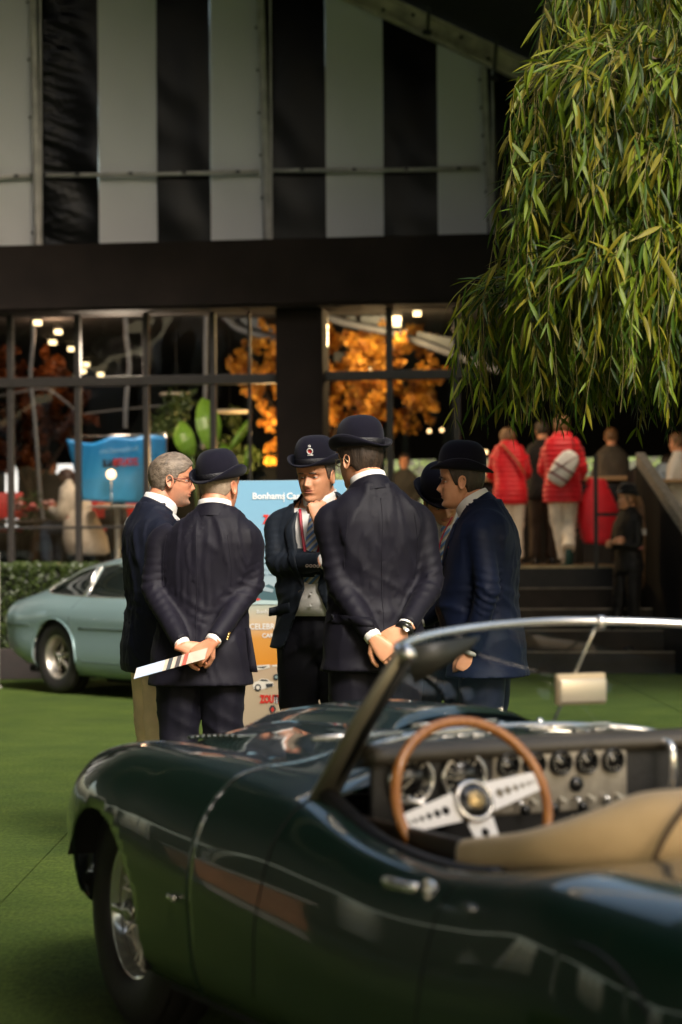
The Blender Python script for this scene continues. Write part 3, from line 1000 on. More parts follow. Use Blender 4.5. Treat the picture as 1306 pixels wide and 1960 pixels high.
TORSO = [  # z, half width, half depth, y offset
    (.775, .218, .150, -.004), (.84, .217, .152, -.004), (.92, .212, .150, -.006), (1.00, .198, .140, -.002), (1.08, .190, .132, .004), (1.16, .197, .134, .004),
    (1.24, .212, .140, .002), (1.32, .221, .140, -.004), (1.385, .219, .130, -.012), (1.435, .203, .114, -.018), (1.475, .160, .094, -.020), (1.515, .108, .080, -.014), (1.545, .080, .074, -.008)]

def make_person(name_label, X, Y, rz, S=1.0, **k):
    """adult figure; local frame: forward +y, right +x. k: pose and clothing"""
    root = empty('person', (X, Y, k.get('z0', 0.0)), rz, name_label, 'person', k.get('group'))
    root.scale = (S, S, S)
    skin = k.get('skin', SKIN)
    lean = k.get('lean', 0.0); leanx = k.get('leanx', 0.0)
    wid = k.get('wid', 1.0); dep = k.get('dep', 1.0)
    def sh(z):
        t = max(0, z - .95)
        return Vector((leanx * t, lean * t, 0))
    arms = k['arms']          # {'L': [shoulder, elbow, wrist], 'R': ...}
    legs = k.get('legs', {'L': [(-.09, 0, .90), (-.10, .01, .50), (-.105, -.02, .09)], 'R': [(.09, 0, .90), (.10, .01, .50), (.105, -.02, .09)]})
    A = {s: [Vector(p) for p in arms[s]] for s in arms}
    Lg = {s: [Vector(p) for p in legs[s]] for s in legs}
    hem = k.get('hem', .80)
    jm = k.get('jacket', SUIT_N)
    # ---- body (skin), continuous: trunk, neck, head, arms, legs, hands
    hc = Vector(k.get('head', (0, .015, 1.535)))   # chin-level centre of head
    HM = Matrix.Translation(hc) @ Matrix.Rotation(k.get('hturn', 0), 4, 'Z') @ Matrix.Rotation(k.get('hnod', 0), 4, 'X') @ Matrix.Rotation(k.get('htilt', 0), 4, 'Y')
    hv, hf, lipf = make_head(HM, k)
    nb = Vector((0, -.02, 1.44)) + sh(1.44)
    nt_ = HM @ Vector((0, -.035, .06))
    neck = tube([nb, nb + (nt_ - nb) * .3 + Vector((0, -.004, 0)), nb + (nt_ - nb) * .65, nt_, HM @ Vector((0, -.03, .10))], [(.085, .085), (.066, .066), (.060, .062), (.060, .060), (.045, .045)], 24)
    trunk = loft([ering(sh(z).x, y0 + sh(z).y, z, a * .82, b * .78, 24) for z, a, b, y0 in TORSO if z > 1.06])
    limb = []
    for s in A:
        a = A[s]
        limb.append(tube([a[0] + Vector((0, 0, -.0)), (a[0] + a[1]) / 2, a[1], (a[1] + a[2]) / 2, a[2]], [.048, .044, .036, .036, .024], 10))
    for s in Lg:
        a = Lg[s]
        limb.append(tube([a[0], (a[0] + a[1]) / 2, a[1], (a[1] + a[2]) / 2 , a[2]], [.08, .07, .05, .052, .036], 10))
    hands = []
    for s in A:
        h = k.get('hand' + s)
        if h is None:
            d = (A[s][2] - A[s][1])
            h = dict(fwd=d, up=(1 if s == 'R' else -1, 0, .0), curl=.45)
        sd = -1 if s == 'R' else 1
        sd *= h.get('flip', 1)
        vf = hand_vf(sd, h.get('curl', .45), h.get('thumb', (.6, .9, -.35)))
        me = remeshed(vf, .0034, 1)
        M = orient(A[s][2], h['fwd'], h['up'])
        hands.append(([tuple(M @ v.co) for v in me.vertices], [tuple(p.vertices) for p in me.polygons]))
        bpy.data.meshes.remove(me)
    bv, bf = join((hv, hf), neck, trunk, *limb, *hands)
    body = mesh('body', (bv, bf), skin, root)
    body.data.materials.append(LIP)
    for i, l in enumerate(lipf):
        if l: body.data.polygons[i].material_index = 1
    # eyes, brows
    for sx in (-1, 1):
        e = []
        ec = Vector((sx * .0305, .0560, .1175))
        V, F = lathe([(0.012 * math.sin(t), 0.012 * math.cos(t)) for t in [math.pi * i / 10 for i in range(11)]], 14)
        eye = mesh('eye', xf((V, F), HM @ Matrix.Translation(ec)), SCLERA, root)
        gaze = k.get('gaze', (0, -.2))
        d = Vector((gaze[0], 1, gaze[1])).normalized()
        Vi, Fi = lathe([(0.0001, .0124), (.0035, .0121), (.0058, .0112)], 14)
        Mi = d.to_track_quat('Z', 'Y').to_matrix().to_4x4()
        mesh('iris', xf((Vi, Fi), HM @ Matrix.Translation(ec) @ Mi), IRIS, eye)
        # lids
        lidv, lidf = [], []
        for (lo, hi) in ((rad(13), rad(85)), (rad(-70), rad(-16))):
            k0 = len(lidv)
            for i in range(7):
                el = lo + (hi - lo) * i / 6
                for j in range(15):
                    az = rad(-80 + 160 * j / 14)
                    r = .0138
                    cup = 1 - .35 * (abs(az) / rad(80)) ** 2
                    e2 = el * (cup if i == 0 or True else 1)
                    lidv.append((r * math.cos(e2) * math.sin(az), r * math.cos(e2) * math.cos(az), r * math.sin(e2)))
            for i in range(6):
                for j in range(14):
                    a0 = k0 + i * 15 + j
                    lidf.append((a0, a0 + 1, a0 + 16, a0 + 15))
        mesh('eyelid', xf((lidv, lidf), HM @ Matrix.Translation(ec)), skin, root)
        bp = []
        for i in range(6):
            t = i / 5
            x = sx * (.014 + .036 * t)
            z = .1355 + .004 * math.sin(t * 2.4) - .003 * t
            # find surface y
            th = math.atan2(x, .08)
            q = head_pt(th, z, k.get('jaw', 1))
            bp.append(Vector((q[0], q[1] + .001, z)))
        mesh('eyebrow', xf(tube(bp, [(.0035, .003)] + [(.0058, .0045)] * 4 + [(.0022, .0022)], 6), HM), k.get('hair', HAIR_DARK), root)
    # hair
    hl = k.get('hairline')
    if hl:
        mesh('hair', hair_shell(HM, hl, k.get('hoff', .006), k.get('jaw', 1), k.get('hrough', .004), seed=X * 10, vol=k.get('hvol')), k.get('hair', HAIR_DARK), root)
    # hat
    if k.get('hat'):
        h = k['hat']
        MH = HM @ Matrix.Translation((0, h.get('dy', -.012), h.get('z', .163))) @ Matrix.Rotation(h.get('pitch', rad(8)), 4, 'X') @ Matrix.Rotation(h.get('roll', 0), 4, 'Y')
        hat = bowler(root, MH, h.get('felt', FELT), h.get('crown', .126), curl=h.get('curl', .03))
        if h.get('crest'):
            Mc = MH @ Matrix.Rotation(h.get('crest_az', 0), 4, 'Z') @ Matrix.Translation((0, .107, .062)) @ Matrix.Rotation(rad(180), 4, 'Z') @ Matrix.Rotation(rad(12), 4, 'X')
            make_crest_parts(hat, Mc, mat('badge_white', (0.75, 0.70, 0.66), 0.35))
        if h.get('check'):
            ck = []
            for q in range(44):
                t = 2 * math.pi * q / 44
                if q % 2 == 0:
                    ck.append(box(.0895 * math.cos(t), .1065 * math.sin(t), .010 + .010 * ((q // 2) % 2), .006, .011, .010, rz=math.atan2(.1065 * math.sin(t), .0895 * math.cos(t))))
            mesh('check_band', xf(join(*ck), MH), mat('band_white', (0.6, 0.55, 0.55), 0.5), hat, False)
    # ---- upper garment
    vw = k.get('vopen')                    # function z -> half width of front opening (0 = closed)
    xc = k.get('vx', 0.0)
    puff = k.get('puff', 0)
    rings = []
    tz = [t for t in TORSO if t[0] > hem + .02]
    t0 = [smooth_interp([q[0] for q in TORSO], [q[i] for q in TORSO], hem) for i in (1, 2, 3)]
    flare = k.get('flare', 1.0)
    tz = [(hem, t0[0] * flare, t0[1] * flare, t0[2])] + tz
    for z, a, b, y0 in tz:
        o = sh(z)
        belly = k.get('belly', 0) * math.exp(-((z - 1.08) / .13) ** 2)
        ring = []
        for (x_, y_, z_) in ering(o.x, y0 + o.y, z, a * wid, b * dep, 40, .88):
            if y_ > y0 + o.y: y_ += belly
            ring.append((x_, y_, z_))
        rings.append(ring)
    parts = [loft(rings)]
    sr = k.get('sleeve', [.066, .063, .056, .054, .046, .042])
    for s in A:
        a = A[s]
        sx = -1 if s == 'L' else 1
        d1 = (a[1] - a[0]); d2 = (a[2] - a[1])
        inn = Vector((-sx * .055, 0, .012))
        cuffe = k.get('cuff', .985)
        path = [a[0] + inn, a[0] + d1 * .08, a[0] + d1 * .45, a[0] + d1 * .88, a[1] + d2 * .12, a[1] + d2 * .55, a[1] + d2 * cuffe]
        path = cr(path, 4)
        n = len(path)
        rr = [smooth_interp([0, .18, .4, .62, .8, 1], sr, i / (n - 1)) for i in range(n)]
        parts.append(tube(path, rr, 18))
    me = remeshed(join(*parts), k.get('voxel', .0105), k.get('smooth', 3))
    # wrinkles
    seed = k.get('seed', X * 7 + Y)
    amp = k.get('wr', 1.0)
    me.update()
    nrm = [v.normal.copy() for v in me.vertices]
    for v, n in zip(me.vertices, nrm):
        p = v.co
        best = None
        for s in A:
            a = A[s]
            du, tu = seg_dist(p, a[0], a[1]); dl, tl = seg_dist(p, a[1], a[2])
            q = (du, tu * .5, s) if du < dl else (dl, .5 + tl * .5, s)
            if best is None or q[0] < best[0]: best = q
        tw = noise.noise(Vector((p.x * 3, p.y * 3, p.z * 3 + seed)))
        d = .0035 * noise.noise(Vector((p.x * 9 + seed, p.y * 9, p.z * 6)))
        if best[0] < .085 and (abs(p.x - sh(p.z).x) > .15 * wid or best[1] > .5):
            t = best[1]
            e = math.exp(-((t - .5) / .17) ** 2)
            # folds ring the sleeve at the elbow, diagonally
            ph = t * 46 + tw * 5 + (p.x * 14 + p.y * 22)
            w = 1 - abs(math.sin(ph))
            if puff:
                d += .016 * abs(math.sin(t * 26)) ** .6 - .008
            else:
                d += (.0120 * (w ** 2.2 - .3)) * (.25 + e) * (0.6 + 0.6 * noise.noise(Vector((p.x * 7, p.y * 7, p.z * 7 + seed))))
        else:
            if puff:
                d += .020 * abs(math.sin(p.z * math.pi / .060)) ** .6 - .010
            else:
                # long soft drapes from shoulder blades and at the waist
                zz = p.z
                r1 = 1 - abs(noise.noise(Vector((p.x * 11 + tw * 2, p.y * 5, zz * 1.0 + seed))))
                d += .0085 * (r1 ** 6 - .25) * (0.35 + math.exp(-((zz - 1.36) / .14) ** 2))
                r2 = 1 - abs(noise.noise(Vector((p.x * 4 + tw * 2, p.y * 5, zz * 15 + p.x * 9 + seed))))
                d += .0105 * (r2 ** 6 - .25) * math.exp(-((zz - 1.08) / .10) ** 2)
                r3 = 1 - abs(noise.noise(Vector((p.x * 8 + zz * 4 * math.tanh(p.x / .06), p.y * 6, zz * 5 + seed + 9))))
                d += .0075 * (r3 ** 6 - .2)
        if p.z < hem + .03 and not puff:
            d *= .4
        v.co = p + n * d * amp
    if vw:
        bm = bmesh.new(); bm.from_mesh(me)
        dele = []
        for f in bm.faces:
            c = f.calc_center_median(); o = sh(c.z)
            cy = c.y - o.y
            w = vw(c.z)
            if cy > .02 and f.normal.y > -.2 and abs(c.x - o.x - xc) < w and best is not None:
                # keep sleeves crossing in front
                on = False
                for s in A:
                    dl, tl = seg_dist(c, A[s][1], A[s][2])
                    if dl < .066 + .0 * tl: on = True
                    du, _ = seg_dist(c, A[s][0], A[s][1])
                    if du < .06: on = True
                if not on: dele.append(f)
        bmesh.ops.delete(bm, geom=dele, context='FACES')
        for v in bm.verts:
            if v.is_boundary:
                o = sh(v.co.z); dx = v.co.x - o.x - xc; w = vw(v.co.z)
                if abs(abs(dx) - w) < .014: v.co.x = o.x + xc + math.copysign(w, dx)
        bm.to_mesh(me); bm.free()
    jk = mesh_obj(k.get('gname', 'jacket'), me, jm, root)
    if vw:
        so = jk.modifiers.new('thickness', 'SOLIDIFY'); so.thickness = .006; so.offset = -1
    jbm = bmesh.new(); jbm.from_mesh(me); bvh = BVHTree.FromBMesh(jbm); jbm.free()
    info = dict(root=root, bvh=bvh, HM=HM, A=A, jk=jk, sh=sh, body=body)
    # ---- shirt trunk (under open jacket) and collar
    if k.get('shirt', True):
        sm = k.get('shirt_m', SHIRT)
        if vw:
            st = loft([ering(sh(z).x, y0 + sh(z).y, z, a * wid * .93, (b * dep - .016), 36, .9) for z, a, b, y0 in TORSO if .98 < z < 1.5])
            st = ([(x_, y_ + (k.get('belly', 0) * math.exp(-((z_ - 1.08) / .13) ** 2) if y_ > 0 else 0), z_ ) for x_, y_, z_ in st[0]], st[1])
            mesh('shirt', st, sm, root)
        nc = nb.lerp(nt_, .50)
        ax = (nt_ - nb).normalized()
        def cring(t, r, ro):
            c = nb.lerp(nt_, t)
            out = []
            xa = Vector((1, 0, 0)); ya = ax.cross(xa) * -1; ya = Vector((0, 1, 0)) - ax * ax.y; ya.normalize(); xa = ya.cross(ax).normalized()
            for q in range(32):
                a_ = 2 * math.pi * q / 32
                dz = -.022 * max(0, math.sin(a_)) ** 2 + .004
                out.append(tuple(c + xa * (r * math.cos(a_)) + ya * (ro * math.sin(a_)) + Vector((0, 0, dz))))
            return out
        ct = k.get('collar_t', .62) + .26
        mesh('shirt_collar', loft([cring(ct - .42, .080, .084), cring(ct - .15, .0745, .078), cring(ct, .0715, .075), cring(ct + .01, .068, .071), cring(ct - .1, .066, .069)], caps=False), sm, root)
        if not puff and k.get('jcollar', True):
            def jring(t, r, ro, dz0=0):
                c = nb.lerp(nt_, t); out = []
                ya = Vector((0, 1, 0)) - ax * ax.y; ya.normalize(); xa = ya.cross(ax).normalized()
                for q in range(25):
                    a_ = rad(-30) - rad(120) - 0 + 0
                    a_ = rad(150) + rad(240) * q / 24
                    f_ = abs(q - 12) / 12
                    out.append(tuple(c + xa * (r * math.cos(a_) * (1 + .10 * f_)) + ya * (ro * math.sin(a_)) + Vector((0, 0, dz0 - .030 * f_ ** 2))))
                return out
            rs = [jring(ct - .55, .105, .100), jring(ct - .36, .094, .094), jring(ct - .16, .0825, .086), jring(ct - .12, .080, .083), jring(ct - .2, .076, .079)]
            V = [p for r in rs for p in r]; F = []
            for i in range(4):
                for q in range(24):
                    F.append((i * 25 + q, i * 25 + q + 1, (i + 1) * 25 + q + 1, (i + 1) * 25 + q))
            mesh('jacket_collar', (V, F), jm, root)
    # shirt cuffs
    if k.get('cuffs', True):
        for s in A:
            a = A[s]; d = (a[2] - a[1]).normalized()
            L_ = (a[2] - a[1]).length
            p = a[1] + d * L_ * k.get('cuff', .985)
            mesh('shirt_cuff', tube([p - d * .03, p + d * .002, p + d * .018], [.036, .0345, .0335], 16), k.get('shirt_m', SHIRT), root)
    # ---- trousers
    tm = k.get('trousers', TROU_K)
    parts = [loft([ering(sh(z).x, -.004 + sh(z).y, z, a, b, 32, .9) for z, a, b in ((.80, .10, .08), (.86, .175, .115), (.93, .178, .122), (1.0, .168, .115), (1.05, .160, .110))])]
    if k.get('pelvis'): parts = [loft([ering(k['pelvis'][0], k['pelvis'][1], z + k['pelvis'][2], a, b, 32, .9) for z, a, b in ((.80, .10, .08), (.86, .175, .125), (.93, .178, .13), (1.0, .168, .115))])]
    lr = k.get('legr', [.108, .098, .080, .074, .074, .078])
    for s in Lg:
        a = Lg[s]
        d1 = a[1] - a[0]; d2 = a[2] - a[1]
        path = cr([a[0] + d1 * -.02, a[0] + d1 * .4, a[0] + d1 * .9, a[1] + d2 * .15, a[1] + d2 * .6, a[1] + d2 * 1.02], 4)
        n = len(path)
        parts.append(tube(path, [smooth_interp([0, .2, .42, .6, .8, 1], lr, i / (n - 1)) for i in range(n)], 20))
    me = remeshed(join(*parts), .013, 3)
    me.update()
    nrm = [v.normal.copy() for v in me.vertices]
    for v, n in zip(me.vertices, nrm):
        p = v.co
        e = math.exp(-((p.z - .50) / .14) ** 2) + math.exp(-((p.z - .84) / .07) ** 2) + .9 * math.exp(-((p.z - .14) / .09) ** 2)
        w = 1 - abs(noise.noise(Vector((p.x * 5 + seed, p.y * 6, p.z * 13 + p.x * 7))))
        w2 = 1 - abs(noise.noise(Vector((p.x * 14 + seed, p.y * 8, p.z * 1.8))))
        v.co = p + n * (.011 * (w ** 4 - .35) * (.25 + e) + .007 * (w2 ** 4 - .3))
    mesh_obj('trousers', me, tm, root)
    # shoes
    for s in Lg:
        a = Lg[s][2]; fd = k.get('feet', {}).get(s, (0, 1, 0))
        fd = Vector(fd).normalized()
        rings = []
        for t, w, h, z in ((-.075, .022, .02, .03), (-.055, .036, .055, .045), (-.01, .040, .052, .045), (.05, .042, .040, .036), (.11, .048, .028, .026), (.16, .044, .022, .022), (.19, .026, .014, .017)):
            r_ = []
            for q in range(16):
                an = 2 * math.pi * q / 16
                zz = z + h * math.sin(an)
                r_.append((w * math.cos(an), t, max(-.006, zz)))
            rings.append(r_)
        M = orient((a.x, a.y, a.z - .085), fd, (0, 0, 1) if abs(fd.z) < .9 else (0, 1, 0))
        sho = mesh('shoe', xf(loft(rings), M), k.get('shoe', LEATHER_K), root)
        mesh('sole', xf(loft([[(x * 1.05, y * 1.02, z) for x, y in ((-.036, -.07), (.036, -.07), (.044, 0), (.040, .05), (.048, .11), (.040, .165), (.0, .195), (-.040, .165), (-.048, .11), (-.040, .05), (-.044, 0))] for z in (-.006, .010)]), M), k.get('sole_m', mat('rubber_sole', (0.02, 0.02, 0.02), 0.7)), sho)
    return info

def patch(info, curveA, curveB, n, mnum, mt, name, ydir=1, off=.004, th=.003, parent=None):
    """cloth strip between two (x,z) curves laid on the jacket surface (seen along y)"""
    bvh = info['bvh']
    V, F = [], []
    A_ = cr([(p[0], 0, p[1]) for p in curveA], n); B_ = cr([(p[0], 0, p[1]) for p in curveB], n)
    last = None
    for a, b in zip(A_, B_):
        for j in range(mnum + 1):
            t = j / mnum
            x = a.x + (b.x - a.x) * t; z = a.z + (b.z - a.z) * t
            hit = bvh.ray_cast(Vector((x, ydir * .6, z)), Vector((0, -ydir, 0)))
            if hit[0] is not None and hit[0].y * ydir > -.05:
                y = hit[0].y; last = y
            else:
                y = last if last is not None else ydir * .12
            V.append((x, y + ydir * off, z))
    m1 = mnum + 1
    for i in range(len(A_) - 1):
        for j in range(mnum):
            a0 = i * m1 + j
            F.append((a0, a0 + 1, a0 + m1 + 1, a0 + m1))
    o = mesh(name, (V, F), mt, parent or info['jk'])
    so = o.modifiers.new('s', 'SOLIDIFY'); so.thickness = th; so.offset = 0
    return o

def seam(info, pts, ydir=-1, r=.0016, mt=None, name='seam'):
    bvh = info['bvh']; P = []
    for p in cr([(q[0], 0, q[1]) for q in pts], 8):
        hit = bvh.ray_cast(Vector((p.x, ydir * .6, p.z)), Vector((0, -ydir, 0)))
        if hit[0] is not None: P.append(Vector((p.x, hit[0].y + ydir * .0005, p.z)))
    if len(P) > 2:
        return mesh(name, tube(P, r, 6), mt or info['jk'].data.materials[0], info['jk'])

def button(info, x, z, ydir=1, r=.009, mt=None, bvh_off=.004):
    hit = info['bvh'].ray_cast(Vector((x, ydir * .6, z)), Vector((0, -ydir, 0)))
    if hit[0] is None: return
    p = hit[0]
    v = lathe([(0.0005, .003), (r * .55, .003), (r * .75, .0045), (r, .003), (r, 0)], 14, 'y')
    if ydir < 0: M = Matrix.Translation((p.x, p.y - bvh_off * .2, p.z))
    else: M = Matrix.Translation((p.x, p.y + bvh_off * .2, p.z)) @ Matrix.Rotation(math.pi, 4, 'Z')
    mesh('button', xf(v, M), mt or MATS.get('horn', mat('horn', (0.25, 0.2, 0.15), 0.3)), info['jk'])

def glasses(root, HM, m):
    z, y = .118, .083
    parts = []
    for sx in (-1, 1):
        parts.append(tube([(sx * .031 + .022 * math.cos(t), y + .002 - .10 * (abs(sx * .031 + .022 * math.cos(t)) ** 2) * 3, z - .002 + .016 * math.sin(t)) for t in [2 * math.pi * q / 18 for q in range(18)]], .0018, 6, closed=True))
        parts.append(tube([(sx * .053, y - .006, z + .006), (sx * .071, y - .018, z + .007), (sx * .080, .03, z + .004), (sx * .083, -.004, z + .002), (sx * .081, -.022, z - .014)], [.0022, .0026, .0024, .0022, .002], 6))
    parts.append(tube([(-.010, y, z), (0, y + .004, z + .003), (.010, y, z)], .0016, 6))
    g_ = mesh('glasses', xf(join(*parts), HM), m, root)
    for sx in (-1, 1):
        ring = [(sx * .031 + .021 * math.cos(t), y - .0012 - .3 * (.031 ** 2), z - .002 + .015 * math.sin(t)) for t in [2 * math.pi * q / 18 for q in range(18)]]
        mesh('lens', xf((ring, [tuple(range(18))]), HM), glass_mat('lens_glass', (.95, .95, .95), .05), g_)
# ---------------------------------------------------------------- the cast
def PL(X, Y, rz, S, z0=0.0):
    R = Matrix.Rotation(-rz, 3, 'Z')
    def f(px, py, dy=0.0):
        w = W(px, py, Y + dy) - Vector((X, Y, z0))
        return (R @ w) / S
    return f
def DL(rz):
    R = Matrix.Rotation(-rz, 3, 'Z')
    return lambda x, y, z: R @ Vector((x, y, z))
def Xat(px, Y): return W(px, 1042, Y).x

# --- man with his back to us, bowler, hands clasped over a brochure
Y = 10.0; X = Xat(383, Y); rz = rad(-4); S = .985
p = PL(X, Y, rz, S); d = DL(rz)
m2 = make_person('man seen from behind in navy suit and bowler, hands clasped around a brochure', X, Y, rz, S,
    group=None, arms={'L': [(-.165, -.01, 1.405), p(293, 1128, -.02), p(352, 1238, -.215)], 'R': [(.215, -.01, 1.405), p(484, 1118, -.03), p(404, 1232, -.235)]},
    handL=dict(fwd=d(.92, -.05, -.30), up=d(.1, -1, .25), curl=[.55, .75, .9, .9], thumb=(.9, .6, -.2)),
    handR=dict(fwd=d(-.74, -.02, -.66), up=d(0, -1, .15), curl=[.8, .9, .95, 1.0], thumb=(.8, .7, -.5)),
    jacket=SUIT_N, trousers=cloth('suit_navy_leg', (0.0045, 0.004, 0.009)), skin=SKIN_R, hair=HAIR_FAIR, hoff=.003, hrough=.001,
    hairline=[(0, .19), (1.2, .15), (1.7, .10), (2.4, .055), (3.15, .045)], hturn=rad(-28), hnod=rad(-4), head=(.080, .035, 1.515), leanx=.13,
    hat=dict(z=.150, pitch=rad(12), roll=rad(-3), curl=.036), wid=1.0, dep=1.02, hem=.775, flare=1.06, seed=3.1, wr=.95, cuff=.93)
seam(m2, [(0, 1.48), (.004, 1.25), (0, 1.05), (.0, .95)], r=.0018)
seam(m2, [(.135, 1.42), (.150, 1.3), (.148, 1.2)], r=.0016); seam(m2, [(-.135, 1.42), (-.150, 1.3), (-.148, 1.2)], r=.0016)
# side vent flap kicking out on the right
vf = loft([[(.20, -.02, z), (.225 + (1.0 - z) * .16, -.05 + (1 - z) * .05, z), (.222 + (1.0 - z) * .16, -.058 + (1 - z) * .05, z), (.195, -.03, z)] for z in (1.02, .97, .92, .87, .83)])
mesh('vent_flap', vf, SUIT_N, m2['jk'])
for i in range(3):
    q = p(436 + i * 1.5, 1222 - i * 5, -.262)
    mesh('sleeve_button', xf(lathe([(.0005, .003), (.006, .003), (.0065, 0)], 12, 'y'), Matrix.Translation(q)), GOLD, m2['jk'])
# brochure held behind the back
a, b, c, dd = [W(*q) for q in ((256, 1300, 9.72), (262, 1279, 9.74), (398, 1240, 9.735), (392, 1262, 9.715))]
n_ = (b - a).cross(dd - a).normalized() * .002
def page(t0, t1, m, name, par, k=1.0):
    f = lambda s, t: (a.lerp(dd, s)).lerp(b.lerp(c, s), t) + Vector((0, -.006 * math.sin(s * 3), 0))
    V = [f(t0, 0), f(t1, 0), f(t1, 1), f(t0, 1)]
    V = [v + n_ * k for v in V] + [v - n_ * k for v in V]
    return mesh(name, (V, [(0, 1, 2, 3), (7, 6, 5, 4), (0, 4, 5, 1), (1, 5, 6, 2), (2, 6, 7, 3), (3, 7, 4, 0)]), m, par, False)
bro = page(0, 1, mat('paper_tan', (0.50, 0.42, 0.33), 0.5, var=0.1, vscale=30), 'brochure', None)
tag(bro, 'folded sale brochure held behind the back of the bowler-hatted man', 'brochure')
page(.01, .40, mat('paper_blue', (0.42, 0.50, 0.66), 0.4), 'cover_photo', bro, 1.4)
for t, m_ in ((.46, (.05, .06, .07)), (.58, (.06, .05, .05)), (.68, (.5, .08, .05))):
    page(t, t + .055, mat('print%d' % int(t * 100), m_, 0.5), 'printed_picture', bro, 1.5)

# --- tall man, back to us, face turned left, glasses, watch
Y = 9.85; X = Xat(716, Y); rz = rad(14); S = 1.045
p = PL(X, Y, rz, S); d = DL(rz)
m3 = make_person('tallest man in the middle of the group seen from behind, bowler, dark suit, hands joined', X, Y, rz, S,
    arms={'L': [(-.19, -.01, 1.405), p(650, 1120, -.09), p(716, 1222, -.235)], 'R': [(.19, -.01, 1.405), p(826, 1118, -.02), p(775, 1203, -.225)]},
    handL=dict(fwd=d(.55, -.08, -.62), up=d(-.2, -1, .1), curl=[.6, .8, .9, .9], thumb=(.9, .6, -.2)),
    handR=dict(fwd=d(-.74, -.05, -.5), up=d(.1, -1, .3), curl=[.8, .9, .95, 1.0], thumb=(.8, .7, -.5)),
    jacket=SUIT_B, trousers=SUIT_B, hair=HAIR_DARK, hoff=.008, hrough=.004,
    hairline=[(0, .185), (1.0, .16), (1.45, .09), (1.9, .085), (2.4, .045), (3.15, .040)], hturn=rad(28), hnod=rad(-6), head=(-.035, .055, 1.52),
    hat=dict(z=.168, pitch=rad(3), roll=rad(2)), wid=.97, dep=1.0, hem=.79, flare=1.07, seed=8.3, wr=.9, cuff=.94)
seam(m3, [(0, 1.48), (-.004, 1.25), (0, 1.05), (.0, .95)], r=.0018)
seam(m3, [(.135, 1.42), (.150, 1.3), (.148, 1.2)], r=.0016); seam(m3, [(-.135, 1.42), (-.150, 1.3), (-.148, 1.2)], r=.0016)
patch(m3, [(-.20, 1.02), (-.13, 1.015), (-.06, 1.01)], [(-.20, .985), (-.13, .98), (-.06, .975)], 4, 2, SUIT_B, 'pocket_flap', -1, .004, .004)
glasses(m3['root'], m3['HM'], mat('gilt_frame', (0.45, 0.36, 0.22), 0.3, 0.8))
# watch on the right wrist
a_, b_ = m3['A']['R'][1], m3['A']['R'][2]; dw = (b_ - a_).normalized()
wt = mesh('watch', tube([b_ - dw * .004, b_ + dw * .016], [.0375, .0375], 18), LEATHER_K, m3['root'])
mesh('watch_case', xf(lathe([(.0005, .008), (.016, .008), (.019, .005), (.019, 0)], 20, 'y'), Matrix.Translation(b_ + dw * .006 + d(.012, -.034, .012))), SILVER, wt)
q = p(757, 1250, -.31)
mesh('ring', tube([q + Vector((.009 * math.cos(t), 0.009 * math.sin(t), 0)) for t in [k * .52 for k in range(12)]], .002, 6, closed=True), SILVER, m3['root'])

# --- grey-haired man, profile to the right, no hat
Y = 10.42; X = Xat(300, Y); rz = rad(-72); S = 1.0
p = PL(X, Y, rz, S); d = DL(rz)
m1 = make_person('bareheaded grey-haired man with red-brown glasses, navy blazer and beige chinos', X, Y, rz, S,
    arms={'R': [(.185, -.01, 1.41), (.235, -.05, 1.13), (.19, .12, .92)], 'L': [(-.185, -.01, 1.41), (-.235, .0, 1.13), (-.18, .20, 1.02)]},
    jacket=cloth('blazer_navy', (0.007, 0.009, 0.020)), trousers=CHINO, hair=HAIR_GREY, hoff=.007, hrough=.003, skin=SKIN_R,
    hairline=[(0, .185), (.5, .178), (.95, .150), (1.25, .135), (1.4, .098), (1.75, .105), (2.2, .05), (3.15, .035)],
    hturn=rad(-15), hnod=rad(-5), head=(0, .065, 1.53), wid=1.0, dep=1.0, hem=.80, seed=1.7, vopen=lambda z: max(0, (z - 1.14) * .28), collar_t=.55, jaw=1.03)
glasses(m1['root'], m1['HM'], mat('tortoise', (0.16, 0.03, 0.02), 0.25))
patch(m1, [(.0, 1.16), (.045, 1.28), (.07, 1.40), (.085, 1.47)], [(.035, 1.18), (.095, 1.31), (.115, 1.40), (.10, 1.46)], 5, 3, m1['jk'].data.materials[0], 'lapel', 1, .005)
patch(m1, [(.0, 1.16), (-.045, 1.28), (-.07, 1.40), (-.085, 1.47)], [(-.035, 1.18), (-.095, 1.31), (-.115, 1.40), (-.10, 1.46)], 5, 3, m1['jk'].data.materials[0], 'lapel', 1, .005)
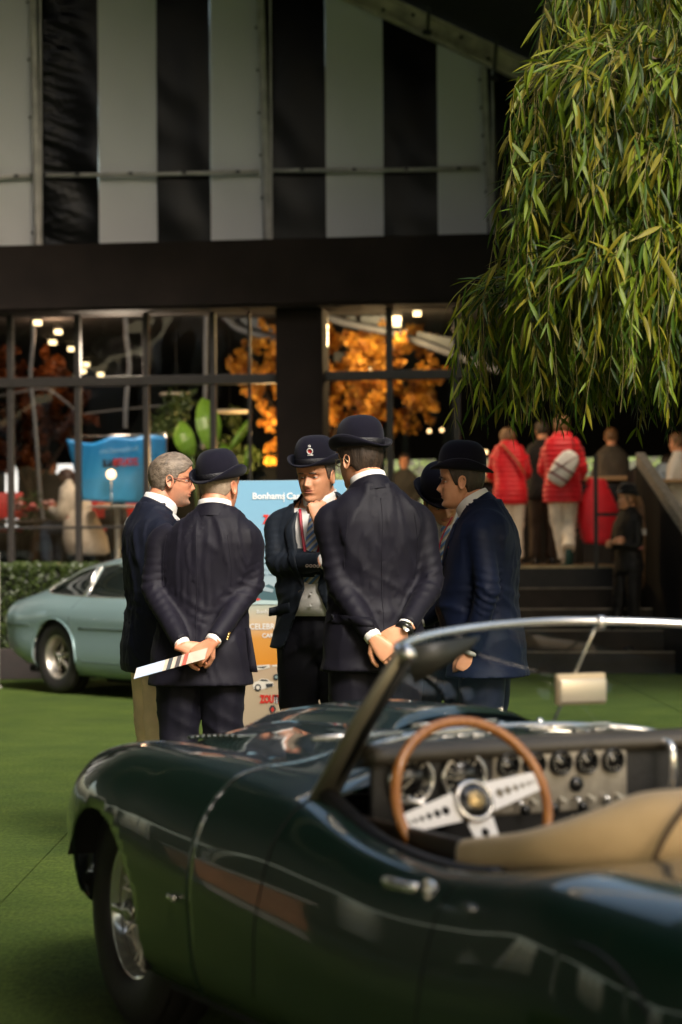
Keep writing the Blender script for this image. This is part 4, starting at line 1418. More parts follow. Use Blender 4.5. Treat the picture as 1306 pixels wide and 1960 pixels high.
# stubble of the beard
bd = []
V, F = [], []
for j in range(15):
    for k_ in range(41):
        th = rad(-82 + 164 * k_ / 40); z = .002 + .062 * j / 14 * (1.0 + .35 * abs(th) / 1.7)
        x_, y_, z_ = head_pt(th, z, 1.03)
        V.append((x_ * 1.012, y_ * 1.006 + .0006, z_))
for j in range(14):
    for k_ in range(40):
        a0 = j * 41 + k_
        xm, zm = V[a0][0], V[a0][2]
        if abs(xm) < .03 and .045 < zm < .070: continue
        F.append((a0, a0 + 1, a0 + 42, a0 + 41))
bo = mesh('beard', xf((V, F), m1['HM']), mat('stubble', (.4, .3, .2), .7, attr='tone', bump=.8, bscale=420, bdist=.002), m1['root'])
ca = bo.data.color_attributes.new('tone', 'FLOAT_COLOR', 'POINT')
for i_, q in enumerate(ca.data):
    j, k_ = divmod(i_, 41)
    e = min(1, j / 3) * min(1, (14 - j) / 6) * min(1, min(k_, 40 - k_) / 9)
    n_b = .75 + .5 * noise.noise(Vector((V[i_][0] * 160, V[i_][1] * 160, V[i_][2] * 160)))
    e *= n_b
    a_, b_ = (.60, .255, .145), (.27, .165, .11)
    q.color = tuple(a_[c] + (b_[c] - a_[c]) * max(0, min(1, e)) for c in range(3)) + (1,)
# open white shirt collar points
for sx in (-1, 1):
    q = m1['HM'] @ Vector((0, 0, 0))
    V = [Vector((sx * .055, .045, 1.515)), Vector((sx * .02, .095, 1.475)), Vector((sx * .060, .120, 1.425)), Vector((sx * .092, .065, 1.465))]
    V2 = [v + Vector((0, .004, 0.001)) for v in V]
    mesh('collar_point', (V + V2, [(0, 1, 2, 3), (7, 6, 5, 4), (0, 4, 5, 1), (1, 5, 6, 2), (2, 6, 7, 3), (3, 7, 4, 0)]), SHIRT, m1['root'], False)

# --- man facing us, hand on chin, crest on his bowler
Y = 10.75; X = Xat(612, Y); rz = rad(166); S = 1.032
p = PL(X, Y, rz, S); d = DL(rz)
def v4(z):
    return .028 + (z - 1.12) * .22 if z > 1.12 else .028 + (1.12 - z) * .42
m4 = make_person('man facing the camera with hand on chin, crest badge on bowler, slate jacket', X, Y, rz, S,
    arms={'R': [(.19, -.01, 1.41), p(532, 1082, -.05), p(624, 1074, -.24)], 'L': [(-.19, -.01, 1.41), p(672, 1088, -.10), p(612, 1002, -.235)]},
    handL=dict(fwd=d(-.16, .14, 1), up=d(.35, -1, .1), curl=[.75, 1.15, 1.3, 1.35], thumb=(.75, .75, -.3)),
    handR=dict(fwd=d(1, .05, .1), up=d(0, -1, .3), curl=.5),
    jacket=SUIT_G, trousers=TROU_K, hair=mat('hair_brown', (0.05, 0.03, 0.018), 0.5, col2=(0.14, 0.10, 0.07), vscale=80, bump=1.0, bscale=220, bdist=.004), hoff=.006,
    hairline=[(0, .19), (1.0, .17), (1.35, .10), (1.75, .10), (2.2, .05), (3.15, .04)], hturn=rad(-14), hnod=rad(-9), head=(0, .03, 1.502), gaze=(.0, -.45), skin=SKIN,
    hat=dict(z=.166, pitch=rad(4), crest=True, crest_az=rad(16)), wid=.97, dep=.97, hem=.855, flare=1.10, seed=5.2, vopen=v4, belly=.025, wr=1.0, jaw=1.05, cuff=.95)
JG = m4['jk'].data.materials[0]
for sx in (1, -1):
    patch(m4, [(sx * .036, 1.13), (sx * .060, 1.26), (sx * .085, 1.38), (sx * .080, 1.46)], [(sx * .07, 1.17), (sx * .115, 1.30), (sx * .135, 1.38), (sx * .10, 1.45)], 6, 3, JG, 'lapel', 1, .005)
button(m4, .045, 1.105, 1, .010); 
for i in range(4):
    q = p(588 + i * 7, 1083 + (0.3 * i), -.325)
    mesh('sleeve_button', xf(tube([(.0058 * math.cos(t), 0, .0058 * math.sin(t)) for t in [k * .6283 for k in range(10)]], .0019, 6, closed=True), Matrix.Translation(q)), mat('horn', (0.25, 0.2, 0.15), 0.3), m4['jk'])
patch(m4, [(.20, 1.035), (.15, 1.05), (.10, 1.06)], [(.20, 1.00), (.15, 1.01), (.10, 1.02)], 4, 2, JG, 'pocket_flap', 1, .004, .004)
# belt, shirt placket buttons, striped tie and lanyard
mesh('belt', loft([ering(0, -.004, z, .172, .128, 40, .9) for z in (1.005, 1.042)], caps=False), LEATHER_K, m4['root'])
mesh('buckle', box(0, .126, 1.022, .045, .008, .036, bev=.003), SILVER, m4['root'])
def tie(info, z0, z1, w, m, y0=.11, off=0):
    V, F = [], []
    n = 24
    for i in range(n + 1):
        t = i / n; z = z0 + (z1 - z0) * t
        hw = w * (.45 + .55 * t) if i else w * .6
        o = info['sh'](z)
        b_ = smooth_interp([q[0] for q in TORSO], [q[2] for q in TORSO], z); yo = smooth_interp([q[0] for q in TORSO], [q[3] for q in TORSO], z)
        for j in range(5):
            u = (j - 2) / 2
            V.append((off + o.x + hw * u, yo + b_ - .004 + o.y - .004 * abs(u) + y0, z))
    for i in range(n):
        for j in range(4): F.append((i * 5 + j, i * 5 + j + 1, i * 5 + j + 6, i * 5 + j + 5))
    o_ = mesh('tie', (V, F), m, info['root'])
    s_ = o_.modifiers.new('s', 'SOLIDIFY'); s_.thickness = .006
    return o_
def lanyard(info, pts, dy=.012, dep=1.0):
    P = []
    for x, z in pts:
        o = info['sh'](z)
        b_ = smooth_interp([q[0] for q in TORSO], [q[2] for q in TORSO], z); yo = smooth_interp([q[0] for q in TORSO], [q[3] for q in TORSO], z)
        a_ = smooth_interp([q[0] for q in TORSO], [q[1] for q in TORSO], z)
        P.append((o.x + x, yo + o.y + (b_ * dep - .012) * math.sqrt(max(0, 1 - (x / a_) ** 2)) + dy, z))
    return mesh('lanyard', tube(cr(P, 4), [(.007, .002)] * (4 * (len(P) - 1) + 1), 6), mat('lanyard_red', (0.35, 0.01, 0.03), .5), info['root'])
def stripe_mat(name, c1, c2, c3, scale=60):
    m = mat(name, c1, .5); nt = m.node_tree
    tc = nt.nodes.new('ShaderNodeTexCoord'); sp = nt.nodes.new('ShaderNodeSeparateXYZ')
    nt.links.new(tc.outputs['Object'], sp.inputs[0])
    ad = nt.nodes.new('ShaderNodeMath'); ad.operation = 'ADD'
    nt.links.new(sp.outputs[0], ad.inputs[0]); nt.links.new(sp.outputs[2], ad.inputs[1])
    mu = nt.nodes.new('ShaderNodeMath'); mu.operation = 'MULTIPLY'; mu.inputs[1].default_value = scale
    fr = nt.nodes.new('ShaderNodeMath'); fr.operation = 'FRACT'
    nt.links.new(ad.outputs[0], mu.inputs[0]); nt.links.new(mu.outputs[0], fr.inputs[0])
    r = nt.nodes.new('ShaderNodeValToRGB'); r.color_ramp.interpolation = 'CONSTANT'
    r.color_ramp.elements[0].color = (*c1, 1); r.color_ramp.elements[1].position = .45; r.color_ramp.elements[1].color = (*c2, 1)
    e = r.color_ramp.elements.new(.8); e.color = (*c3, 1)
    nt.links.new(fr.outputs[0], r.inputs[0]); nt.links.new(r.outputs[0], nt.nodes['Principled BSDF'].inputs['Base Color'])
    return m
TIE1 = stripe_mat('striped_tie', (0.10, 0.22, 0.48), (0.62, 0.62, 0.60), (0.45, 0.36, 0.16), 28)
tie(m4, 1.475, 1.14, .042, TIE1, .004)
for sx in (1, -1):
    lanyard(m4, [(sx * .07, 1.47), (sx * .045, 1.36), (sx * .02, 1.24)], .016)
for z in (1.20, 1.10, 1.05):
    mesh('shirt_button', xf(lathe([(.0005, .003), (.006, .003), (.0065, 0)], 12, 'y'), Matrix.Translation((0.0, .155, z)) @ Matrix.Rotation(math.pi, 4, 'Z')), SHIRT, m4['root'])

# --- man at the right of the group, profile to the left
Y = 10.15; X = Xat(928, Y); rz = rad(80); S = 1.0
p = PL(X, Y, rz, S); d = DL(rz)
m5 = make_person('man in profile at the right of the group, bright navy jacket and bowler, facing left', X, Y, rz, S,
    arms={'L': [(-.18, .0, 1.405), p(934, 1130, -.24), p(902, 1246, -.20)], 'R': [(.185, -.01, 1.41), (.22, .10, 1.13), (.12, .30, 1.02)]},
    handL=dict(fwd=d(-.35, 0, -.9), up=d(0, -1, 0), curl=.6),
    jacket=SUIT_BL, trousers=cloth('trousers_blue', (0.007, 0.010, 0.022)), hair=HAIR_DARK, hoff=.006,
    hairline=[(0, .185), (1.0, .165), (1.35, .095), (1.75, .10), (2.2, .05), (3.15, .035)], hturn=rad(6), hnod=rad(-3), head=(0, .10, 1.508), lean=.03,
    hat=dict(z=.166, pitch=rad(7)), wid=1.05, dep=1.12, hem=.785, flare=1.12, seed=6.6, belly=.055, vopen=lambda z: .05 + max(0, (z - 1.2) * .12) + max(0, 1.2 - z) * .22, jaw=1.06, wr=.8)
for sx in (1, -1):
    patch(m5, [(sx * .058, 1.13), (sx * .066, 1.26), (sx * .085, 1.38), (sx * .090, 1.46)], [(sx * .09, 1.17), (sx * .12, 1.30), (sx * .14, 1.38), (sx * .11, 1.45)], 6, 3, SUIT_BL, 'lapel', 1, .005)
tie(m5, 1.475, 1.08, .042, TIE1, .03)
lanyard(m5, [(-.07, 1.47), (-.05, 1.36), (-.03, 1.22), (-.03, 1.05)], .05, 1.1)
mesh('pocket_square', box(-.115, .142, 1.335, .03, .006, .015, rz=.3), RED, m5['root'])

# --- man bowed over a catalogue behind him
Y = 10.95; X = Xat(846, Y); rz = rad(184); S = 1.0
p = PL(X, Y, rz, S); d = DL(rz)
m6 = make_person('man bowing his bowler-hatted head over a catalogue, partly hidden by his neighbour', X, Y, rz, S,
    arms={'R': [(.185, -.01, 1.40), p(820, 1120, -.03), p(832, 1160, -.26)], 'L': [(-.185, -.01, 1.40), p(925, 1120, -.03), p(880, 1140, -.27)]},
    handR=dict(fwd=d(.5, -.1, .8), up=d(-.5, -1, 0), curl=[.9, 1, 1, 1.1]), handL=dict(fwd=d(-.8, -.1, .4), up=d(.3, -1, 0), curl=.8),
    jacket=SUIT_N, trousers=TROU_K, hair=HAIR_DARK, hoff=.005, hairline=[(0, .19), (1.0, .17), (1.35, .10), (1.75, .10), (2.2, .05), (3.15, .04)],
    hturn=rad(10), hnod=rad(-40), htilt=rad(14), head=(-.0, .075, 1.475), lean=.10, hat=dict(z=.160, pitch=rad(4), crest=True, curl=.036), wid=1.0, hem=.80, seed=2.2,
    vopen=lambda z: .05 + max(0, (z - 1.2) * .22), gaze=(0, -.5))
tie(m6, 1.46, 1.08, .042, TIE1, .01)
for sx in (1, -1):
    V = [p(846 + sx * 16, 1105, -.33), p(846 + sx * 2, 1110, -.30), p(846 + sx * 2, 1150, -.32), p(846 + sx * 17, 1146, -.35)]
    if sx == 1:
        cat = mesh('catalogue', ([W(830, 1104, 10.68), W(868, 1100, 10.68), W(872, 1150, 10.64), W(834, 1154, 10.64)] + [W(830, 1104, 10.685), W(868, 1100, 10.685), W(872, 1150, 10.645), W(834, 1154, 10.645)], [(0, 1, 2, 3), (7, 6, 5, 4), (0, 4, 5, 1), (1, 5, 6, 2), (2, 6, 7, 3), (3, 7, 4, 0)]), mat('pale_blue_paper', (0.45, 0.60, 0.68), .4), None, False)
        tag(cat, 'pale blue catalogue in the hands of the man bowing his head', 'catalogue')

# --- security woman on the stairs
Y = 24.75; z0 = .216; X = Xat(1203, Y); rz = rad(122); S = .985
p = PL(X, Y, rz, S, z0); d = DL(rz)
BK = cloth('uniform_black', (0.017, 0.015, 0.014))
gi = make_person('security woman with arms crossed on the stairs, black hat and very long brown hair', X, Y, rz, S, z0=z0,
    arms={'L': [(-.16, .0, 1.36), (-.21, .03, 1.12), (.02, .20, 1.13)], 'R': [(.16, .0, 1.36), (.21, .04, 1.12), (-.04, .23, 1.16)]},
    handL=dict(fwd=(1, .1, .1), up=(0, 1, .2), curl=.5), handR=dict(fwd=(-1, -.0, .2), up=(0, 1, .2), curl=.5),
    legs={'L': [(-.085, 0, .90), (-.10, .02, .49), (-.11, -.04, .09)], 'R': [(.085, 0, .90), (.10, .06, .49), (.12, .09, .09)]},
    jacket=BK, trousers=cloth('uniform_legs', (0.008, 0.007, 0.007)), hair=HAIR_LB, hoff=.008, hairline=[(0, .18), (.8, .155), (1.2, .09), (1.7, .03), (3.15, .01)],
    hturn=rad(-12), hnod=rad(2), head=(0, .03, 1.505), hat=dict(z=.163, felt=FELT_K, check=True, pitch=rad(6)), wid=.84, dep=.86, hem=.84, flare=1.0, seed=4.4, voxel=.013,
    sleeve=[.065, .058, .052, .050, .044, .038], shirt=False, cuffs=False, nose=.85, legr=[.105, .090, .070, .060, .056, .060])
# very long hair down her back
pts = [(-.02, -.09, 1.64), (-.04, -.12, 1.55), (-.05, -.125, 1.42), (-.06, -.135, 1.25), (-.06, -.14, 1.08), (-.06, -.14, .95), (-.06, -.14, .80)]
mesh('long_hair', tube(cr(pts, 5), [(smooth_interp([0, .3, .7, 1], [.060, .062, .045, .012], i / 30), smooth_interp([0, .3, .7, 1], [.045, .035, .03, .01], i / 30)) for i in range(31)], 14), HAIR_LB, gi['root'])
for k_ in range(16):
    ox, oy = rnd.uniform(-.045, .045), rnd.uniform(-.02, .02); zz = rnd.uniform(.0, .14)
    mesh('hair_strand', tube(cr([(q[0] + ox * (1 - i * .08) + rnd.uniform(-.008, .008), q[1] + oy, q[2] - zz) for i, q in enumerate(pts)], 3), [.012] * 12 + [.008, .006, .005, .004, .003, .002, .002], 5), HAIR_LB, gi['root'])
mesh('arm_badge', box(-.228, -.02, 1.27, .006, .07, .065, rz=-.1), mat('patch_white', (0.5, 0.45, 0.42), .6), gi['root'], False)
mesh('arm_badge', box(-.237, .02, 1.105, .006, .05, .04, rz=-.1), mat('patch_red', (0.35, 0.12, 0.10), .6), gi['root'], False)

# --- two women in red quilted jackets on the deck
ZD = z_deck + .022
Y = 27.0; X = Xat(978, Y); rz = rad(2); S = .93
p = PL(X, Y, rz, S, ZD)
w1 = make_person('woman leaning forward in red quilted jacket, short fair-brown hair and tan shoulder strap', X, Y, rz, S, z0=ZD,
    arms={'L': [(-.17, .10, 1.36), (-.24, .20, 1.13), (-.14, .42, 1.06)], 'R': [(.17, .10, 1.36), (.24, .20, 1.13), (.14, .42, 1.06)]},
    legs={'L': [(-.09, 0, .88), (-.085, .03, .48), (-.05, -.03, .09)], 'R': [(.09, 0, .88), (.085, .02, .48), (.08, -.04, .09)]},
    jacket=RED, trousers=CHINO_P, hair=HAIR_LB, hoff=.020, hrough=.010, hairline=[(0, .18), (.8, .15), (1.3, .07), (3.15, .02)], head=(0, .20, 1.46), hnod=rad(-10), hturn=rad(12), lean=.30,
    wid=.98, dep=.95, hem=.76, flare=.98, puff=1, voxel=.014, smooth=2, seed=2.6, shirt=False, cuffs=False, gname='quilted_jacket', feet={'L': (-.3, 1, 0), 'R': (.2, 1, 0)}, shoe=mat('shoe_tan', (.2, .13, .08), .5))
mesh('shoulder_strap', tube([(-.10, .01, 1.50), (-.02, -.05, 1.40), (.08, -.10, 1.28), (.17, -.115, 1.12)], [(.022, .006)] * 4, 8), mat('strap_tan', (0.28, 0.15, 0.06), .5), w1['root'])
Y = 26.6; X = Xat(1078, Y); rz = rad(-4); S = .97
w2 = make_person('woman walking in red quilted jacket and pale trousers, one heel lifted', X, Y, rz, S, z0=ZD,
    arms={'L': [(-.17, .0, 1.37), (-.24, .05, 1.12), (-.16, .22, 1.02)], 'R': [(.17, .0, 1.37), (.25, .0, 1.12), (.20, .20, 1.0)]},
    legs={'L': [(-.09, 0, .88), (-.06, .04, .47), (.02, .02, .09)], 'R': [(.09, 0, .88), (.08, .08, .48), (.06, -.24, .20)]},
    jacket=RED, trousers=CHINO_P, hair=HAIR_LB, hoff=.020, hrough=.012, hairline=[(0, .18), (.8, .15), (1.3, .05), (3.15, -.0)], head=(0, .06, 1.50), hturn=rad(-5),
    wid=1.04, dep=1.0, hem=.74, flare=.98, puff=1, voxel=.014, smooth=2, seed=9.6, shirt=False, cuffs=False, gname='quilted_jacket', feet={'L': (0, 1, 0), 'R': (0, .25, -1)},
    shoe=mat('shoe_cream', (.5, .42, .3), .5), sole_m=mat('sole_green', (.01, .06, .045), .6))
# white bag slung across her back
bagp = PL(X, Y, rz, S, ZD)
c = W(1081, 893, Y - .19)
bag = empty('shoulder_bag', c, rad(-4), 'white bag with dark red bands slung across the walking woman\'s red jacket', 'bag')
BR = Matrix.Rotation(rad(33), 4, 'Y') @ Matrix.Scale(1.12, 4)
BAGW = mat('bag_white', (0.72, 0.68, 0.64), .5, var=.05, bump=.3, bscale=30)
mesh('bag_body', xf(loft([ering(0, 0, z, a, b, 28, .75) for z, a, b in ((-.20, .02, .02), (-.195, .085, .05), (-.15, .105, .065), (0, .118, .07), (.12, .095, .055), (.165, .055, .035), (.175, .02, .015))]), BR), BAGW, bag)
for z, a_ in ((-.02, .1185), (-.12, .113)):
    mesh('band', xf(loft([ering(0, 0, z + q, a_ + .001, .0705, 28, .75) for q in (-.011, .011)], caps=False), BR), mat('band_red', (.16, .01, .015), .5), bag)
mesh('strap', xf(tube([(.0, 0, .165), (-.04, .01, .24), (-.10, .06, .30)], [(.016, .005)] * 3, 8), BR), mat('band_red', (.16, .01, .015), .5), bag)
mesh('strap', xf(tube([(-.10, -.055, -.15), (-.02, -.075, 0), (.05, -.04, .15)], [(.010, .004)] * 3, 8), BR), MATS['band_red'], bag)

def simple(label, px, Y, rz, z0, S=.95, **k):
    X = Xat(px, Y)
    base = dict(arms={'L': [(-.17, .0, 1.37), (-.22, .08, 1.12), (-.10, .30, 1.05)], 'R': [(.17, .0, 1.37), (.22, .08, 1.12), (.10, .30, 1.05)]},
                jacket=BK, trousers=TROU_K, hair=HAIR_DARK, hoff=.010, hairline=[(0, .18), (.9, .15), (1.3, .09), (2, .05), (3.15, .03)], voxel=.02, smooth=2, shirt=False, cuffs=False)
    base.update(k)
    return make_person(label, X, Y, rz, S, z0=z0, **base)
simple('person in dark clothes standing between the two red jackets', 1040, 27.8, rad(8), ZD, .96, trousers=cloth('brown_trousers', (.05, .035, .025)))
SEAT = {'L': [(-.10, .02, .50), (-.12, .44, .52), (-.12, .42, .10)], 'R': [(.10, .02, .50), (.12, .44, .52), (.12, .42, .10)]}
def seated(label, px, Y, rz, zfloor, S, **k):
    k.setdefault('legs', {s: [(a[0], a[1], a[2] + .42) for a in SEAT[s]] for s in SEAT})
    k.setdefault('pelvis', (0, 0, 0.0))
    k.setdefault('hem', .84)
    return simple(label, px, Y, rz, zfloor - .42 * S, S, **k)
CREAM = mat('cream_fleece', (0.55, 0.46, 0.36), .9, sheen=.5, var=.12, vscale=14, bump=.8, bscale=60, bdist=.01)
Y = 27.6
sw = seated('seated woman in cream coat with red lips emblem bending over a phone', 152, Y, rad(62), ZD, .92, jacket=CREAM, trousers=cloth('denim', (.05, .07, .11)), gname='coat',
       hair=mat('hair_chestnut', (0.03, 0.014, 0.010), .45, col2=(.09, .045, .03), vscale=30, bump=.8, bscale=100), hoff=.022, hairline=[(0, .18), (.7, .15), (1.2, .04), (3.15, -.03)], hnod=rad(-28), head=(0, .13, 1.45), lean=.18, wid=1.12, dep=1.2, seed=3.9,
       arms={'L': [(-.19, .05, 1.36), (-.26, .10, 1.10), (-.10, .36, 1.16)], 'R': [(.19, .05, 1.36), (.26, .12, 1.10), (.10, .38, 1.16)]}, sleeve=[.09, .085, .085, .082, .07, .06])
pts = [(0, .02, 1.62), (-.04, -.02, 1.50), (-.08, -.03, 1.38), (-.12, -.0, 1.26)]
mesh('long_hair', tube(cr(pts, 5), [(.085, .06)] * 8 + [(.075, .05)] * 5 + [(.05, .035), (.035, .03), (.02, .02)], 12), MATS['hair_chestnut'], sw['root'])
# coat hanging over the chair and the lips emblem
mesh('coat_skirt', loft([ering(x0, y0, z, a, b, 28, .85) for z, a, b, x0, y0 in ((1.15, .21, .17, 0, 0), (.95, .26, .22, -.02, -.06), (.80, .30, .26, -.05, -.12), (.62, .30, .25, -.08, -.18), (.58, .25, .2, -.08, -.18))]), CREAM, sw['root'])
lv = []
for sgn in (1, -1):
    lv.append(prism([(-.085, 0), (-.045, .032 * sgn + (.004 if sgn > 0 else 0)), (0, (.022 if sgn > 0 else -.045)), (.045, .032 * sgn), (.085, 0)][::1], 0, .006))
c_ = W(138, 992, Y - .30) - Vector((Xat(152, Y), Y, ZD - .42 * .92)); c_ = Matrix.Rotation(-rad(62), 3, 'Z') @ c_ / .92
hit = sw['bvh'].ray_cast(c_, (Matrix.Rotation(-rad(62), 3, 'Z') @ Vector((0, 1, 0))).normalized())
if hit[0] is not None: c_ = hit[0]
mesh('lips_emblem', xf(join(*lv), Matrix.Translation(c_) @ Matrix.Rotation(-rad(62), 4, 'Z') @ Matrix.Translation((0, -.012, 0)) @ Matrix.Rotation(rad(8), 4, 'Y')), mat('emblem_red', (.45, .02, .03), .6), sw['root'], False)
simple('dark silhouetted man standing inside in front of the reflected blue banner', 218, 28.2, rad(160), ZD - .1, .80, jacket=cloth('silhouette_cloth', (.012, .012, .016)))
seated('small dark seated guest near the window base', 205, 28.8, rad(20), ZD - .1, .7)
simple('guest in greige coat standing at the bar with back to us', 1172, 28.6, rad(5), ZD, .93, jacket=cloth('greige', (.09, .075, .06)), hair=HAIR_LB)
seated('guest at the far right table in white top leaning on one arm', 1300, 27.6, rad(70), ZD + .25, .95, jacket=SHIRT, skin=SKIN, hair=HAIR_LB)
seated('guest in pale blue shirt bending over the far right table', 1252, 28.6, rad(-60), ZD + .15, .95, jacket=mat('blue_shirt', (.38, .48, .62), .7), lean=.35, head=(0, .25, 1.42), hair=HAIR_DARK)
simple('dark-haired guest in black standing behind the bar counter', 775, 30, rad(180), ZD - .1, .85)
simple('dark guest in black far inside near the left window', 100, 31, rad(180), ZD - .1, .85)
# ================================================================ CARS
def car_paint(name, col, flake=0.0):
    return mat(name, col, 0.42, coat=1.0, spec=0.5, metal=flake)
GREEN = car_paint('paint_green', (0.0030, 0.0185, 0.0095), 0.0)
MINT = car_paint('paint_silver_green', (0.235, 0.34, 0.345), 0.3)
CHROME = mat('chrome', (0.85, 0.82, 0.78), 0.16, 0.85)
RUBBER = mat('tyre_rubber', (0.014, 0.012, 0.011), 0.6, bump=.2, bscale=60)
UNDER = mat('underbody', (0.004, 0.004, 0.004), 0.8)
DARKLEATHER = mat('black_trim', (0.010, 0.009, 0.009), 0.45, bump=.3, bscale=150)
TAN = mat('tan_hood_cloth', (0.60, 0.41, 0.20), 0.65, sheen=.2, col2=(0.70, 0.49, 0.25), vscale=9, bump=.3, bscale=180, bdist=.003)

def tyre_profile(R, w, rim):
    return [(rim, -w * .42), (rim + .01, -w * .5), ((R + rim) / 2, -w * .56), (R - .03, -w * .53), (R - .008, -w * .44), (R - .001, -w * .38), (R - .006, -w * .36), (R, -w * .33), (R, -w * .02), (R - .007, 0), (R, w * .02), (R, w * .33), (R - .006, w * .36), (R - .001, w * .38), (R - .008, w * .44), (R - .03, w * .53), ((R + rim) / 2, w * .56), (rim + .01, w * .5), (rim, w * .42)]

def wire_wheel(parent, x, y, side, n=48):
    """side=+1: outer face looks to +y"""
    R, rim, w = .335, .192, .165
    we = empty('wheel', (x, y, R - .002)); we.parent = parent
    if side < 0: we.rotation_euler.z = math.pi
    T = Matrix.Rotation(math.pi / 2, 4, 'X') @ Matrix.Identity(4)
    ax = lambda vf: ([(a, -c, b) for a, b, c in vf[0]], vf[1])   # lathe z -> -y
    fl = lambda vf: ([(a, -b, c) for a, b, c in ax(vf)[0]], vf[1])
    mesh('tyre', fl(lathe(tyre_profile(R, w, rim), 56)), RUBBER, we)
    mesh('rim', fl(lathe([(rim + .004, -.075), (rim + .012, -.070), (rim - .004, -.06), (rim - .018, -.03), (rim - .030, 0), (rim - .022, .03), (rim - .006, .055), (rim + .010, .066), (rim + .014, .070), (rim + .008, .074), (rim - .006, .068), (rim - .02, .05)], 48)), CHROME, we)
    mesh('hub', fl(lathe([(.001, -.06), (.05, -.06), (.052, .03), (.045, .045), (.040, .072), (.001, .078)], 24)), CHROME, we)
    # knock-off spinner with two ears
    sp = [fl(lathe([(.036, .070), (.034, .085), (.024, .098), (.001, .104)], 20))]
    for s in (1, -1):
        sp.append(loft([[(s * r, y0 + dy, dz) for dy, dz in ((-t, -wd), (t, -wd), (t, wd), (-t, wd))] for r, y0, t, wd in ((.015, .088, .010, .016), (.05, .096, .006, .015), (.075, .104, .004, .011), (.082, .106, .002, .006))]))
    mesh('spinner', join(*sp), CHROME, we)
    me = None
    for k in range(n):
        a = 2 * math.pi * k / n
        row = k % 3
        hub_y = (.055, .02, -.045)[row]; rim_y = (.018, .040, -.02)[row]
        tw = (.30, -.30, .22)[row] * (1 if (k // 3) % 2 else -1)
        # each spoke its own piece; rows share meshes
        key = 'spoke_%d_%d' % (row, (k // 3) % 2)
        if key not in MATS:
            p0 = Vector((.046, hub_y, 0)); p1 = Vector(((rim - .022) * math.cos(tw), rim_y, (rim - .022) * math.sin(tw)))
            v, f = tube([p0, p1], .0034, 5)
            m_ = bpy.data.meshes.new('spoke'); m_.from_pydata(v, [], f); m_.materials.append(mat('spoke_silver', (.80, .75, .66), .3, .45))
            MATS[key] = m_
        o = bpy.data.objects.new('spoke', MATS[key]); link(o, we)
        o.rotation_euler = (0, -a, 0)
    # brake disc behind
    mesh('brake', fl(lathe([(.001, -.05), (.12, -.05), (.12, -.065), (.001, -.065)], 24)), mat('brake_iron', (.03, .025, .02), .6, .6), we)
    return we

PHI = rad(25); J0 = Vector((0.05, 6.92, 0))
JF = Vector((-math.sin(PHI), math.cos(PHI), 0)); JL = Vector((-math.cos(PHI), -math.sin(PHI), 0))
jag = empty('sports_car', J0, PHI + rad(90), 'dark green open vintage roadster with wood-rimmed steering wheel and tan folded hood', 'car')
def jy(px, py, y):
    """point on the car's lengthwise plane y=const seen at that pixel -> (x, z)"""
    p = on_plane(px, py, J0 + JL * y, JL) - J0
    return p.dot(JF), p.z
def jz(px, py, z):
    p = on_plane(px, py, Vector((0, 0, z)), Vector((0, 0, 1))) - J0
    return p.dot(JF), p.dot(JL)
def jx(px, py, x):
    p = on_plane(px, py, J0 + JF * x, JF) - J0
    return p.dot(JL), p.z

# half sections (y, z) : tuck, sill, belt, shoulder, crown, inner crown, valley, mid, centre
ST = {
 1.00: [(.02, .44), (.10, .44), (.16, .49), (.13, .53), (.11, .55), (.08, .555), (.05, .56), (.02, .56), (0, .56)],
 .97: [(.05, .40), (.24, .40), (.34, .48), (.30, .545), (.25, .57), (.19, .585), (.12, .59), (.05, .595), (0, .595)],
 .88: [(.10, .38), (.36, .38), (.44, .47), (.43, .56), (.46, .60), (.36, .625), (.24, .64), (.10, .645), (0, .65)],
 .70: [(.20, .36), (.52, .36), (.605, .47), (.60, .59), (.55, .66), (.46, .69), (.36, .685), (.16, .71), (0, .715)],
 .45: [(.30, .34), (.66, .34), (.745, .48), (.74, .62), (.67, .72), (.56, .752), (.40, .745), (.20, .785), (0, .80)],
 .10: [(.34, .21), (.73, .21), (.812, .47), (.810, .66), (.72, .765), (.60, .795), (.44, .780), (.24, .835), (0, .855)],
 -.30: [(.34, .19), (.745, .19), (.826, .46), (.812, .65), (.725, .770), (.61, .800), (.46, .800), (.25, .855), (0, .880)],
 -.74: [(.34, .20), (.755, .20), (.828, .43), (.808, .63), (.725, .750), (.63, .790), (.50, .805), (.27, .860), (0, .885)],
 -1.15: [(.34, .21), (.765, .21), (.828, .40), (.804, .61), (.745, .722), (.67, .765), (.56, .790), (.30, .845), (0, .865)],
 -1.50: [(.34, .22), (.770, .22), (.829, .38), (.804, .585), (.762, .672), (.72, .700), (.66, .700), (.30, .76), (0, .77)],
 -1.85: [(.34, .23), (.770, .23), (.830, .37), (.804, .57), (.762, .650), (.71, .677), (.65, .677), (.30, .77), (0, .78)],
 -2.20: [(.34, .24), (.77, .24), (.832, .38), (.808, .58), (.765, .672), (.70, .703), (.60, .710), (.30, .73), (0, .735)],
 -2.45: [(.34, .25), (.77, .25), (.832, .40), (.810, .60), (.762, .698), (.67, .735), (.54, .74), (.28, .755), (0, .76)],
 -2.85: [(.30, .28), (.74, .28), (.810, .42), (.785, .60), (.73, .688), (.64, .725), (.50, .735), (.25, .75), (0, .755)],
 -3.20: [(.25, .33), (.64, .33), (.715, .52), (.70, .61), (.64, .67), (.54, .70), (.40, .715), (.2, .725), (0, .73)],
 -3.50: [(.10, .42), (.33, .42), (.38, .49), (.36, .53), (.31, .56), (.25, .575), (.17, .58), (.08, .585), (0, .585)],
}
SX = sorted(ST)
SMEMO = {}
